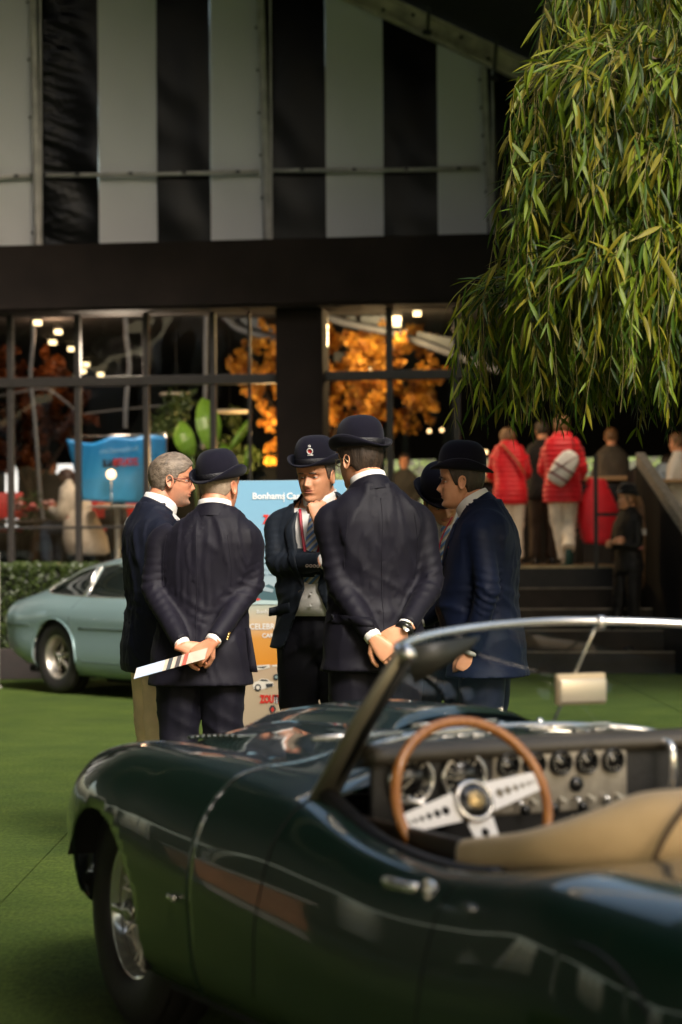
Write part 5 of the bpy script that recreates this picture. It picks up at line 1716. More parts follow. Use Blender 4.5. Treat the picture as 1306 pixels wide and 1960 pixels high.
def jsec(x, nsub=5):
    key = round(x, 4)
    if key in SMEMO: return SMEMO[key]
    pts = []
    for i in range(9):
        y = smooth_interp(SX, [ST[s][i][0] for s in SX], x); z = smooth_interp(SX, [ST[s][i][1] for s in SX], x)
        pts.append((y, z, 0))
    c = [(q.x, q.y) for q in cr(pts, nsub)]
    SMEMO[key] = c
    return c
def car_shell(xs, secfn, hole=None, arches=(), arch_r=.0, arch_z=0.0, ymin=.3, keep=None):
    """grid both halves; hole(x, y, z, i) -> delete; arches snapped to circles"""
    secs = [secfn(x) for x in xs]
    m = len(secs[0])
    V = []
    for x, s in zip(xs, secs):
        for y, z in s: V.append(Vector((x, y, z)))
        for y, z in s[:-1][::-1]: V.append(Vector((x, -y, z)))
    n = 2 * m - 1
    F = []
    for i in range(len(xs) - 1):
        for k in range(n - 1):
            F.append((i * n + k, i * n + k + 1, (i + 1) * n + k + 1, (i + 1) * n + k))
    bm = bmesh.new()
    bv = [bm.verts.new(v) for v in V]
    for f in F: bm.faces.new([bv[i] for i in f])
    dele = []
    for f in bm.faces:
        c = f.calc_center_median()
        if hole and hole(c): dele.append(f); continue
        for ax_ in arches:
            if abs(c.y) > ymin and math.hypot(c.x - ax_, c.z - arch_z) < arch_r and c.z < arch_z + arch_r: dele.append(f); break
    bmesh.ops.delete(bm, geom=dele, context='FACES')
    for v in bm.verts:
        if v.is_boundary and abs(v.co.y) > ymin:
            for ax_ in arches:
                dx, dz = v.co.x - ax_, v.co.z - arch_z
                r = math.hypot(dx, dz)
                if r < arch_r + .03 and r > 1e-4:
                    v.co.x = ax_ + dx / r * arch_r; v.co.z = arch_z + dz / r * arch_r
    bmesh.ops.recalc_face_normals(bm, faces=bm.faces)
    return bm
def bm_obj(name, bm, m, parent, solid=.004):
    me = bpy.data.meshes.new(name); bm.to_mesh(me); bm.free()
    o = mesh_obj(name, me, m, parent)
    if solid:
        s = o.modifiers.new('thickness', 'SOLIDIFY'); s.thickness = solid; s.offset = -1
    return o
def frange(a, b, st):
    n = max(1, int(round(abs(b - a) / st)))
    return [a + (b - a) * i / n for i in range(n + 1)]
AR, AZ = .335, .290
CR0, CR1 = -1.22, -2.18        # cockpit opening front / rear
bonnet = bm_obj('bonnet', car_shell(frange(1.0, -.736, .017), lambda x: jsec(x, 6), None, (0,), AR, AZ), GREEN, jag)
def jhole(c):
    if not (CR1 < c.x < CR0): return False
    # rounded ends
    lim = .655
    e = min(c.x - CR1, CR0 - c.x)
    if c.x < CR1 + .12: lim = .655 - (CR1 + .12 - c.x) ** 2 * 9
    return abs(c.y) < lim and c.z > .6
body = bm_obj('body', car_shell(frange(-.747, -3.5, .017), lambda x: jsec(x, 6), jhole, (-2.60,), .285, .20), GREEN, jag)
# bonnet power bulge
bv = []
for i in range(31):
    x = .62 - i * 1.30 / 30
    t = min(1, (i) / 7) * min(1, (30 - i) / 2 + .6)
    base = jsec(x)
    row = []
    for j in range(13):
        y = -.24 + .48 * j / 12
        zb_ = np.interp(abs(y), [q[0] for q in base[::-1]], [q[1] for q in base[::-1]])
        row.append((x, y, zb_ - .004 + .038 * t * max(0, 1 - (abs(y) / .22) ** 4)))
    bv.append(row)
V = [q for r in bv for q in r]
F = [(i * 13 + j, i * 13 + j + 1, (i + 1) * 13 + j + 1, (i + 1) * 13 + j) for i in range(30) for j in range(12)]
mesh('power_bulge', (V, F), GREEN, bonnet)
for sy in (1, -1):
    # wheel arch liners, headlamps, louvres
    for ax_ in (0, -2.60):
        V, F = [], []
        for i in range(25):
            t = math.pi * (.16 + .90 * i / 24)
            for y in (.32, .80 if ax_ == 0 else .805):
                V.append((ax_ + (AR + .012) * math.cos(t), sy * y, AZ + (AR + .012) * math.sin(t)))
        F = [(2 * i, 2 * i + 1, 2 * i + 3, 2 * i + 2) for i in range(24)]
        k = len(V)
        V += [(ax_, sy * .32, AZ)] + [(ax_ + (AR + .012) * math.cos(math.pi * (.16 + .90 * i / 24)), sy * .32, AZ + (AR + .012) * math.sin(math.pi * (.16 + .90 * i / 24))) for i in range(25)]
        F += [(k, k + 1 + i, k + 2 + i) for i in range(24)]
        mesh('wheel_well', (V, F), UNDER, jag)
    mesh('headlamp', xf(lathe([(.001, .03), (.05, .026), (.085, .01), (.095, 0), (.10, -.004)], 24), Matrix.Scale(.7, 4) @ Matrix.Translation((1.18, sy * .50, .87)) @ Matrix.Rotation(rad(52), 4, 'Y')), CHROME, bonnet)
    for i in range(9):
        mesh('louvre', box(.30 - i * .045, sy * .34, jsec(.3 - i * .045)[32][1] + .002, .028, .16, .010, bev=.003), GREEN, bonnet)
    # bonnet latch escutcheon
    q = jy(335, 1718, .83)
    mesh('bonnet_latch', join(xf(lathe([(.001, .020), (.020, .018), (.028, .009), (.031, 0)], 18, 'y'), Matrix.Translation((q[0], sy * .822, q[1])) @ (Matrix.Rotation(math.pi, 4, 'Z') if sy > 0 else Matrix.Identity(4))), box(q[0], sy * .840, q[1], .05, .010, .015, bev=.004)), CHROME, bonnet)
    # door: seam tubes, handle
    for xd in (-1.17, -2.02):
        P = []
        for (y, z) in jsec(xd, 6):
            if z > .27 and y > .66 and (y, z): P.append((xd + .02 * math.sin(z * 6), sy * (y + .0005), z))
        mesh('door_gap', tube(P, .0022, 5), UNDER, body)
    hx, hz = jy(775, 1692, .835)
    hy = .828
    mesh('door_handle', join(loft([[(hx + u, sy * (hy + o_ + r * .7 * math.cos(t)), hz + r * math.sin(t)) for t in [2 * math.pi * k / 10 for k in range(10)]] for u, o_, r in ((.075, .010, .009), (.06, .022, .012), (.02, .028, .013), (-.03, .024, .012), (-.062, .010, .010))]),
         xf(lathe([(.001, .02), (.014, .018), (.019, .008), (.02, 0)], 16, 'y'), Matrix.Translation((hx - .085, sy * hy, hz)) @ (Matrix.Rotation(math.pi, 4, 'Z') if sy > 0 else Matrix.Identity(4)))), CHROME, body)
mesh('front_bumper', tube(cr([(.62, .62, .46), (.86, .46, .47), (.98, .25, .485), (1.02, 0, .49), (.98, -.25, .485), (.86, -.46, .47), (.62, -.62, .46)], 5), (.022), 8), CHROME, jag)
mesh('rear_bumper', tube(cr([(-2.95, .83, .52), (-3.3, .62, .52), (-3.5, .3, .52), (-3.54, 0, .52), (-3.5, -.3, .52), (-3.3, -.62, .52), (-2.95, -.83, .52)], 5), .024, 8), CHROME, jag)
mesh('underside', join(box(-1.75, 0, .21, 2.9, 1.3, .04), box(-1.2, 0, .20, 1.6, 1.5, .03)), UNDER, jag, False)
mesh('bulkhead', join(box(-.60, 0, .46, .04, 1.44, .46), box(-.25, 0, .45, .6, .56, .5)), UNDER, jag, False)
wire_wheel(jag, 0, .637, 1); wire_wheel(jag, 0, -.637, -1); wire_wheel(jag, -2.60, .64, 1); wire_wheel(jag, -2.60, -.64, -1)

# ---- cockpit
mesh('tub', join(box(-1.66, .63, .46, .90, .02, .34), box(-1.66, -.63, .46, .90, .02, .34), box(-1.7, 0, .28, 1.0, 1.26, .03), box(-2.19, 0, .48, .02, 1.1, .38), box(-1.66, 0, .40, .96, .22, .22, bev=.02)), DARKLEATHER, jag, False)
# door-top and cockpit edge padding
for sy in (1, -1):
    P = []
    for x in frange(-1.20, -2.05, .05):
        P.append((x, sy * .662, smooth_interp(SX, [ST[s][6][1] for s in SX], x) - .012))
    mesh('cockpit_padding', tube(P, [(.022, .020)] * len(P), 10), DARKLEATHER, jag)
    mesh('door_card', box(-1.6, sy * .60, .60, .78, .03, .24, bev=.01), mat('door_card_leather', (.035, .022, .012), .5, var=.5, vscale=9), jag)
# dash: padded top roll, side panels, alloy centre panel, instruments
DX = -1.24
V, F = [], []
def dash_roll():
    rings = []
    for i in range(31):
        y = -.60 + 1.20 * i / 30
        bow = .05 * (y / .6) ** 2
        rings.append([(DX - bow - a_ , y, b_) for a_, b_ in ((-.12, .850), (-.06, .882), (0, .888), (.05, .880), (.065, .86), (.055, .842), (.02, .838), (-.1, .82))])
    return loft(rings)
mesh('dash_top', dash_roll(), mat('dash_pad', (.060, .050, .036), .42, bump=.2, bscale=200), jag)
FX = -1.295
mesh('dash_panel', join(box(FX + .02, 0, .745, .02, 1.16, .26, bev=.01)), DARKLEATHER, jag)
mesh('centre_panel', box(FX + .005, .075, .782, .016, .375, .160, bev=.008), mat('engine_turned_alloy', (.36, .32, .26), .42, .45, var=.15, vscale=30, bump=.5, bscale=160, bdist=.002), jag)
DIAL = mat('dial_face', (.006, .006, .006), .25, coat=.4)
NEED = mat('dial_marks', (.55, .50, .40), .4)
def gauge(y, z, r, x=FX):
    T = Matrix.Translation((x - .004, y, z)) @ Matrix.Rotation(rad(-90), 4, 'Y')
    b = mesh('gauge', xf(lathe([(r * .9, .006), (r * .96, .014), (r * 1.08, .012), (r * 1.1, 0)], 28), T), CHROME if r > .04 else DIAL, jag)
    mesh('dial', xf(lathe([(.0005, .007), (r * .93, .007), (r * .93, 0)], 28), T), DIAL, b)
    mk = []
    for k in range(11):
        a = rad(-130 + 26 * k)
        mk.append(xf(box(0, r * .74, .008, .003 * r / .05, r * .16, .001), T @ Matrix.Rotation(a, 4, 'Z')))
    mk.append(xf(box(0, r * .3, .009, .003, r * .6, .001), T @ Matrix.Rotation(rad(-60 + y * 200), 4, 'Z')))
    mesh('dial_marks', join(*mk), NEED, b, False)
for y in (.226, .153, .080, .007, -.067): gauge(y, .822, .0275)
gauge(.485, .800, .055); gauge(.345, .800, .055)
for i, y in enumerate((.24, .20, .16, .12, .08, .04, .0, -.04, -.08)):
    mesh('switch', xf(join(tube([(0, 0, 0), (-.012, 0, 0), (-.030, 0, -.006)], [.007, .005, .006], 8)), Matrix.Translation((FX, y, .735))), CHROME if i % 2 else NEED, jag)
for y in (.18, .10, .02, -.05):
    mesh('switch', xf(lathe([(.001, .016), (.010, .015), (.012, 0)], 12), Matrix.Translation((FX - .004, y, .713)) @ Matrix.Rotation(rad(-90), 4, 'Y')), DIAL, jag)
mesh('ignition', xf(lathe([(.001, .012), (.016, .010), (.020, 0)], 14), Matrix.Translation((FX - .004, .035, .768)) @ Matrix.Rotation(rad(-90), 4, 'Y')), DIAL, jag)
# grab handle far side
mesh('grab_handle', tube(cr([(FX, -.21, .86), (FX - .05, -.21, .85), (FX - .05, -.21, .76), (FX, -.21, .74)], 4), .011, 8), CHROME, jag)
# steering wheel
sx_, sy_ = jz(905, 1535, .765)
SWC = Vector((sx_, sy_, .765))
n_ = Vector((-math.cos(rad(22)), 0.0, math.sin(rad(22))))     # axis points to the driver
SM = Matrix.Translation(SWC) @ n_.to_track_quat('Z', 'Y').to_matrix().to_4x4()
sw = empty('steering_wheel'); sw.parent = jag
RW = .193
mesh('wood_rim', xf(tube([(RW * math.cos(t), RW * math.sin(t), 0) for t in [2 * math.pi * k / 64 for k in range(64)]], (.0125), 12, closed=True), SM), mat('wood_rim', (0.36, 0.125, 0.022), .25, coat=.8, col2=(.50, .20, .05), vscale=14, stretch=(1, 6, 1)), sw)
# three drilled spokes, rotated so the right one rises
ALLOY = mat('polished_alloy', (.80, .78, .78), .42, 0.25)
xaxis_ang = None
locX = SM.to_3x3() @ Vector((1, 0, 0))
def spoke_plate(ang):
    # plate from r=.045 to r=.19 with real holes: strips between the holes
    r0, r1 = .045, RW - .006
    holes = [(.075, .0105), (.098, .0095), (.120, .008), (.140, .0065), (.157, .0055), (.171, .0045)]
    bm = bmesh.new()
    def hw(r): return .034 - (r - r0) / (r1 - r0) * .012
    # build grid with circular holes by polar snapping
    cells = [r0] + [(holes[i][0] + holes[i + 1][0]) / 2 for i in range(5)] + [r1]
    for i, (hc_, hr) in enumerate(holes):
        a, b = cells[i], cells[i + 1]
        N = 16; inner = []; outer = []
        for k in range(N):
            t = 2 * math.pi * k / N + math.pi / N * 0
            inner.append(bm.verts.new((hc_ + hr * math.cos(t), hr * math.sin(t), 0)))
            c, s = math.cos(t), math.sin(t)
            sc = 1 / max(abs(c), abs(s))
            u, v = c * sc, s * sc
            X_ = hc_ + (u * (b - hc_) if u > 0 else u * (hc_ - a))
            outer.append(bm.verts.new((X_, v * hw(X_), 0)))
        for k in range(N):
            bm.faces.new((inner[k], outer[k], outer[(k + 1) % N], inner[(k + 1) % N]))
    bmesh.ops.remove_doubles(bm, verts=bm.verts, dist=.0008)
    me = bpy.data.meshes.new('spoke_plate'); bm.to_mesh(me); bm.free()
    me.transform(SM @ Matrix.Rotation(ang, 4, 'Z'))
    o = mesh_obj('wheel_spoke', me, ALLOY, sw, False)
    s = o.modifiers.new('t', 'SOLIDIFY'); s.thickness = .004; s.offset = 0
# reference angle: direction in wheel plane that points to car right (-y)
M3 = SM.to_3x3()
def ang_of(v):
    return math.atan2(v.dot(M3 @ Vector((0, 1, 0))), v.dot(M3 @ Vector((1, 0, 0))))
a_right = ang_of(Vector((0, -1, 0)))
sgn_up = 1 if (M3 @ Vector((math.cos(a_right + .3), math.sin(a_right + .3), 0))).z > 0 else -1
SPIN = rad(13)
for off in (0, 180, 270):
    spoke_plate(a_right + sgn_up * (rad(off) + SPIN) if off != 270 else a_right + sgn_up * (rad(-90) + SPIN))
mesh('hub_ring', xf(lathe([(.047, -.012), (.052, 0), (.050, .012), (.042, .018), (.040, .012)], 32), SM), CHROME, sw)
mesh('horn_boss', xf(lathe([(.042, .010), (.038, .016), (.020, .021), (.001, .023)], 28), SM), mat('horn_boss', (.012, .011, .010), .25, coat=.5), sw)
mesh('emblem', xf(join(lathe([(.001, .0255), (.016, .024), (.022, .021), (.024, .019)], 20)), SM), mat('gold_emblem', (.42, .30, .14), .35, .8, var=.6, vscale=120), sw)
colm = SM @ Vector((0, 0, -.35))
mesh('column', tube([SM @ Vector((0, 0, -.01)), colm], .022, 10), UNDER, sw)
mesh('stalk', tube([SM @ Vector((0, 0, -.05)), SM @ Vector((.0, 0, -.05)) + Vector((0, .09, .01)), SM @ Vector((0, 0, -.05)) + Vector((0, .15, .03))], .006, 8), CHROME, sw)
# ---- windscreen
WS = [(-1.166, .66), (-1.08, .60), (-.99, .48), (-.93, .30), (-.905, .0)]            # base curve (x, y)
base = [Vector((x, y, float(np.interp(y, [0, .30, .48, .60, .655], [.880, .868, .835, .79, .757])))) for x, y in WS]
tcx, tcz = jx(778, 1247, -1.40)
top = [Vector((x, y, z)) for x, y, z in ((-1.48, .59, 1.108), (-1.41, .57, 1.120), (-1.30, .44, 1.138), (-1.21, .24, 1.153), (-1.165, 0, 1.160))]
def mirrorY(P): return P + [Vector((q.x, -q.y, q.z)) for q in P[:-1][::-1]]
bp_ = cr(mirrorY(base), 6); tp_ = cr(mirrorY(top), 6)
wsn = len(bp_)
V = []; rows = 8
for j in range(rows + 1):
    for a_, b_ in zip(bp_, tp_):
        V.append(a_.lerp(b_, j / rows))
F = [(j * wsn + i, j * wsn + i + 1, (j + 1) * wsn + i + 1, (j + 1) * wsn + i) for j in range(rows) for i in range(wsn - 1)]
ws = empty('windscreen'); ws.parent = jag
mesh('windscreen_glass', (V, F), glass_mat('screen_glass', (.80, .84, .82), .05), ws)
mesh('windscreen_base_trim', tube(bp_, [(.011, .011)] * wsn, 8), CHROME, ws)
mesh('windscreen_top_frame', tube(tp_, [(.012, .010)] * wsn, 8), CHROME, ws)
for i0, s in ((0, 1), (-1, -1)):
    a_, b_ = bp_[i0], tp_[i0]
    mesh('windscreen_post', tube([a_ + Vector((0, 0, -.02)), a_.lerp(b_, .5), b_], [(.040, .024), (.034, .020), (.026, .017)], 10), mat('post_alloy', (.34, .30, .22), .4, .6), ws)
    mesh('post_seal', tube([a_.lerp(b_, .02) + Vector((-.025, -s * .004, 0)), b_ + Vector((-.020, -s * .004, -.01))], [.013, .010], 8), DARKLEATHER, ws)
    mesh('post_cap', join(tube([b_ + Vector((.01, 0, -.02)), b_ + Vector((-.015, 0, .004)), b_ + Vector((-.03, -.0, -.012))], [.020, .021, .016], 10)), CHROME, ws)
    mesh('post_foot', box(a_.x - .01, a_.y, a_.z - .005, .09, .035, .03, bev=.01), CHROME, ws)
# mirror on its rod
mt = tp_[wsn // 2] + Vector((-.004, -.11, -.002)); mb = Vector((-1.03, -.06, .90))
mesh('mirror_rod', tube([mt, mt.lerp(mb, .55), mb], [.0042, .0042, .0042], 8), CHROME, ws)
mesh('rod_clamp', xf(lathe([(.001, .018), (.012, .015), (.016, 0), (.012, -.015), (.001, -.018)], 14), Matrix.Translation(mt + Vector((-.012, 0, -.004)))), CHROME, ws)
my, mz = jx(1115, 1322, -1.12)
mir = mesh('mirror_glass', box(-1.12, my, mz, .016, .135, .060, bev=.005), mat('mirror_surface', (.72, .64, .52), .28, .6), ws)
mesh('mirror_back', box(-1.109, my, mz + .004, .02, .142, .078, bev=.006), mat('mirror_cream', (.60, .47, .30), .4), ws)
# sun visors: dark tinted flap seen behind the left of the frame
mesh('sun_visor', prism([(.53, 1.115), (.33, 1.135), (.36, 1.10), (.50, 1.03)], -1.36, -1.35, 'x'), mat('visor', (.035, .035, .028), .4), ws)
# wipers
for y0 in (.30, .0, -.30):
    pth = [(-.86 - abs(y0) * .12, y0, .872 - abs(y0) * .05), (-.93 - abs(y0) * .13, y0 + .10, .895 - abs(y0) * .04), (-.98 - abs(y0) * .2, y0 + .24, .90 - abs(y0) * .05)]
    mesh('wiper', join(tube(pth, [.006, .004, .004], 6), box(pth[2][0], pth[2][1] - .04, pth[2][2], .012, .26, .014, rz=.15)), CHROME, jag)
    mesh('wiper_spindle', xf(lathe([(.001, .02), (.012, .016), (.014, 0)], 10), Matrix.Translation(pth[0])), CHROME, jag)
for y0 in (.15, -.15):
    mesh('washer_jet', xf(lathe([(.001, .016), (.010, .012), (.012, 0)], 10), Matrix.Translation((-.80, y0, .875))), CHROME, jag)
for i in range(11):
    mesh('vent_slot', box(-.965 - abs(-.25 + i * .05) * .25, -.25 + i * .05, .873, .03, .034, .006, bev=.002), CHROME, jag)
# aeroscreen trim strip on bonnet centre ahead of the windscreen
# ---- tan hood bag around the rear cockpit and seats
def hood():
    rings = []
    path = [(-1.80, .610, .690, .022, .030), (-1.90, .608, .702, .027, .036), (-2.00, .600, .718, .034, .038), (-2.10, .575, .738, .046, .046), (-2.17, .51, .757, .062, .062),
            (-2.21, .42, .775, .078, .074), (-2.23, .30, .780, .085, .075), (-2.235, .10, .782, .085, .075), (-2.235, 0, .782, .085, .075)]
    P = [Vector(q[:3]) for q in path]
    P = P + [Vector((q.x, -q.y, q.z)) for q in P[:-1][::-1]]
    R_ = [(q[3], q[4]) for q in path]; R_ = R_ + R_[:-1][::-1]
    PP = cr(P, 5); n = len(PP)
    ra = [smooth_interp(range(len(R_)), [q[0] for q in R_], i / (n - 1) * (len(R_) - 1)) for i in range(n)]
    rb = [smooth_interp(range(len(R_)), [q[1] for q in R_], i / (n - 1) * (len(R_) - 1)) for i in range(n)]
    rings = []
    for i, p in enumerate(PP):
        t = (PP[min(n - 1, i + 1)] - PP[max(0, i - 1)]); t.z = 0; t.normalize()
        o = Vector((t.y, -t.x, 0))
        ring = []
        for k in range(20):
            a = 2 * math.pi * k / 20
            w = noise.noise(Vector((p.x * 4, p.y * 7, a))) * .006
            c, s = math.cos(a), math.sin(a)
            q = p + o * ((ra[i] + w) * math.copysign(abs(c) ** .8, c)) + Vector((0, 0, (rb[i] + w) * math.copysign(abs(s) ** .8, s)))
            ring.append(tuple(q))
        rings.append(ring)
    return loft(rings), PP, rb
hv_, HP, HR = hood()
hd = mesh('hood_cover', hv_, TAN, jag)
V, F = [], []
fx = frange(-1.93, -2.26, .03)
for x in fx:
    w_ = float(np.interp(x, [-2.26, -2.17, -2.10, -2.0, -1.93], [.40, .50, .565, .595, .603]))
    zt0 = float(np.interp(x, [-2.26, -2.20, -2.10, -2.0, -1.93], [.84, .835, .775, .752, .735]))
    for j in range(21):
        u = -1 + 2 * j / 20
        V.append((x, w_ * u, zt0 - .012 + .012 * noise.noise(Vector((x * 6, u * 4, 1)))))
F = [(i * 21 + j, i * 21 + j + 1, (i + 1) * 21 + j + 1, (i + 1) * 21 + j) for i in range(len(fx) - 1) for j in range(20)]
mesh('hood_top', (V, F), TAN, hd)
for y in (.30, -.30):
    mesh('hood_seam', tube(cr([(-2.298, y + .16 * (1 if y > 0 else -1), .71), (-2.315, y + .14 * (1 if y > 0 else -1), .77), (-2.303, y + .08 * (1 if y > 0 else -1), .83), (-2.25, y + .0 * (1 if y > 0 else -1), .859), (-2.2, y - .07 * (1 if y > 0 else -1), .858)], 5), .006, 6), mat('seam_brown', (.10, .06, .03), .7), hd)
for y in (.33, -.33):
    st_ = empty('seat'); st_.parent = jag
    mesh('backrest', xf(loft([ering(0, 0, z, a, b, 28, .7) for z, a, b in ((.30, .20, .05), (.45, .225, .06), (.60, .225, .055), (.72, .19, .045), (.77, .12, .03), (.775, .04, .01))]), Matrix.Translation((-2.02, y, -.03)) @ Matrix.Rotation(rad(90), 4, 'Z') @ Matrix.Rotation(rad(-14), 4, 'X')), TAN, st_)
    mesh('cushion', xf(loft([ering(0, 0, z, a, b, 28, .6) for z, a, b in ((.30, .22, .22), (.40, .235, .235), (.44, .20, .20), (.45, .1, .1))]), Matrix.Translation((-1.78, y, 0))), TAN, st_)
mesh('gear_lever', join(tube([(-1.52, -.02, .50), (-1.56, -.02, .63)], .006, 8), lathe([(.001, .02), (.018, .01), (.018, -.01), (.001, -.02)], 12)) if False else tube([(-1.52, -.02, .48), (-1.55, -.02, .60), (-1.555, -.02, .62), (-1.56, -.02, .655)], [.006, .006, .018, .012], 10), CHROME, jag)

# ================================================================ pale blue-green coupe
CA = rad(50)
D0 = W(124, 1322, 21.7); D0.z = 0
Rd = Vector((math.cos(CA), -math.sin(CA), 0)); Nd = Vector((-math.sin(CA), -math.cos(CA), 0))   # forward; right side outward
D0 = D0 - Nd * .76
coupe = empty('coupe', D0, -CA, 'pale blue-green fastback coupe parked by the hedge, tail to the left', 'car')
# local: x forward, y left (right side = -y)
DS = {
 -.98: [(.10, .48), (.50, .48), (.56, .62), (.55, .70), (.50, .76), (.42, .79), (.30, .80), (.15, .81), (0, .81)],
 -.90: [(.20, .40), (.66, .40), (.735, .60), (.73, .72), (.66, .80), (.55, .84), (.40, .855), (.2, .865), (0, .87)],
 -.70: [(.25, .32), (.76, .32), (.835, .60), (.82, .74), (.74, .84), (.62, .885), (.45, .905), (.22, .92), (0, .925)],
 -.35: [(.30, .26), (.82, .24), (.875, .60), (.865, .76), (.79, .87), (.68, .945), (.52, 1.02), (.26, 1.05), (0, 1.055)],
 0: [(.30, .24), (.83, .20), (.88, .60), (.875, .76), (.805, .86), (.71, .945), (.56, 1.10), (.28, 1.145), (0, 1.155)],
 .35: [(.30, .22), (.83, .19), (.88, .60), (.875, .75), (.815, .85), (.73, .945), (.585, 1.145), (.31, 1.20), (0, 1.21)],
 .80: [(.30, .21), (.83, .18), (.88, .60), (.875, .74), (.82, .85), (.735, .945), (.595, 1.172), (.32, 1.235), (0, 1.245)],
 1.25: [(.30, .21), (.83, .18), (.88, .60), (.875, .74), (.82, .845), (.735, .935), (.595, 1.165), (.32, 1.23), (0, 1.243)],
 1.60: [(.30, .21), (.83, .18), (.88, .60), (.875, .74), (.82, .845), (.73, .915), (.60, 1.11), (.33, 1.19), (0, 1.205)],
 1.95: [(.30, .21), (.83, .18), (.88, .60), (.875, .73), (.82, .83), (.73, .875), (.62, .94), (.34, 1.01), (0, 1.03)],
 2.25: [(.30, .21), (.83, .20), (.88, .60), (.87, .72), (.80, .81), (.70, .845), (.52, .865), (.26, .885), (0, .89)],
 2.80: [(.30, .24), (.80, .24), (.86, .58), (.845, .68), (.77, .75), (.66, .775), (.48, .79), (.24, .80), (0, .80)],
 3.20: [(.25, .30), (.72, .30), (.79, .52), (.775, .60), (.70, .655), (.60, .67), (.4, .68), (.2, .685), (0, .685)],
 3.42: [(.2, .36), (.60, .36), (.66, .48), (.64, .52), (.6, .54), (.5, .55), (.35, .555), (.2, .56), (0, .56)],
}
for q_ in (-.35, 0, .35, .80, 1.25, 1.60):
    k_ = {-.35: .02, 0: .03}.get(q_, .04)
    DS[q_] = [p_ if i_ < 6 else (p_[0], p_[1] + k_) for i_, p_ in enumerate(DS[q_])]
DS = {(q_ * 1.12 if q_ < -.5 else q_): v_ for q_, v_ in DS.items()}
DX_ = sorted(DS)
def dsec(x):
    pts = [(smooth_interp(DX_, [DS[s][i][0] for s in DX_], x), smooth_interp(DX_, [DS[s][i][1] for s in DX_], x), 0) for i in range(9)]
    out = [(q.x, q.y) for q in cr(pts, 6)]
    # swage line groove along the flank
    return [(y, z) for y, z in out]
def dsurf(x, z):
    s = dsec(x)
    best = None
    for (y0, z0), (y1, z1) in zip(s[:-1], s[1:]):
        if min(z0, z1) - 1e-6 <= z <= max(z0, z1) + 1e-6 and abs(z1 - z0) > 1e-6:
            y = y0 + (y1 - y0) * (z - z0) / (z1 - z0)
            if best is None or y > best: best = y
    return best if best is not None else s[-1][0]
dbody = bm_obj('body', car_shell(frange(-1.09, 3.42, .03), dsec, None, (0, 2.40), .365, .325, .4), MINT, coupe)
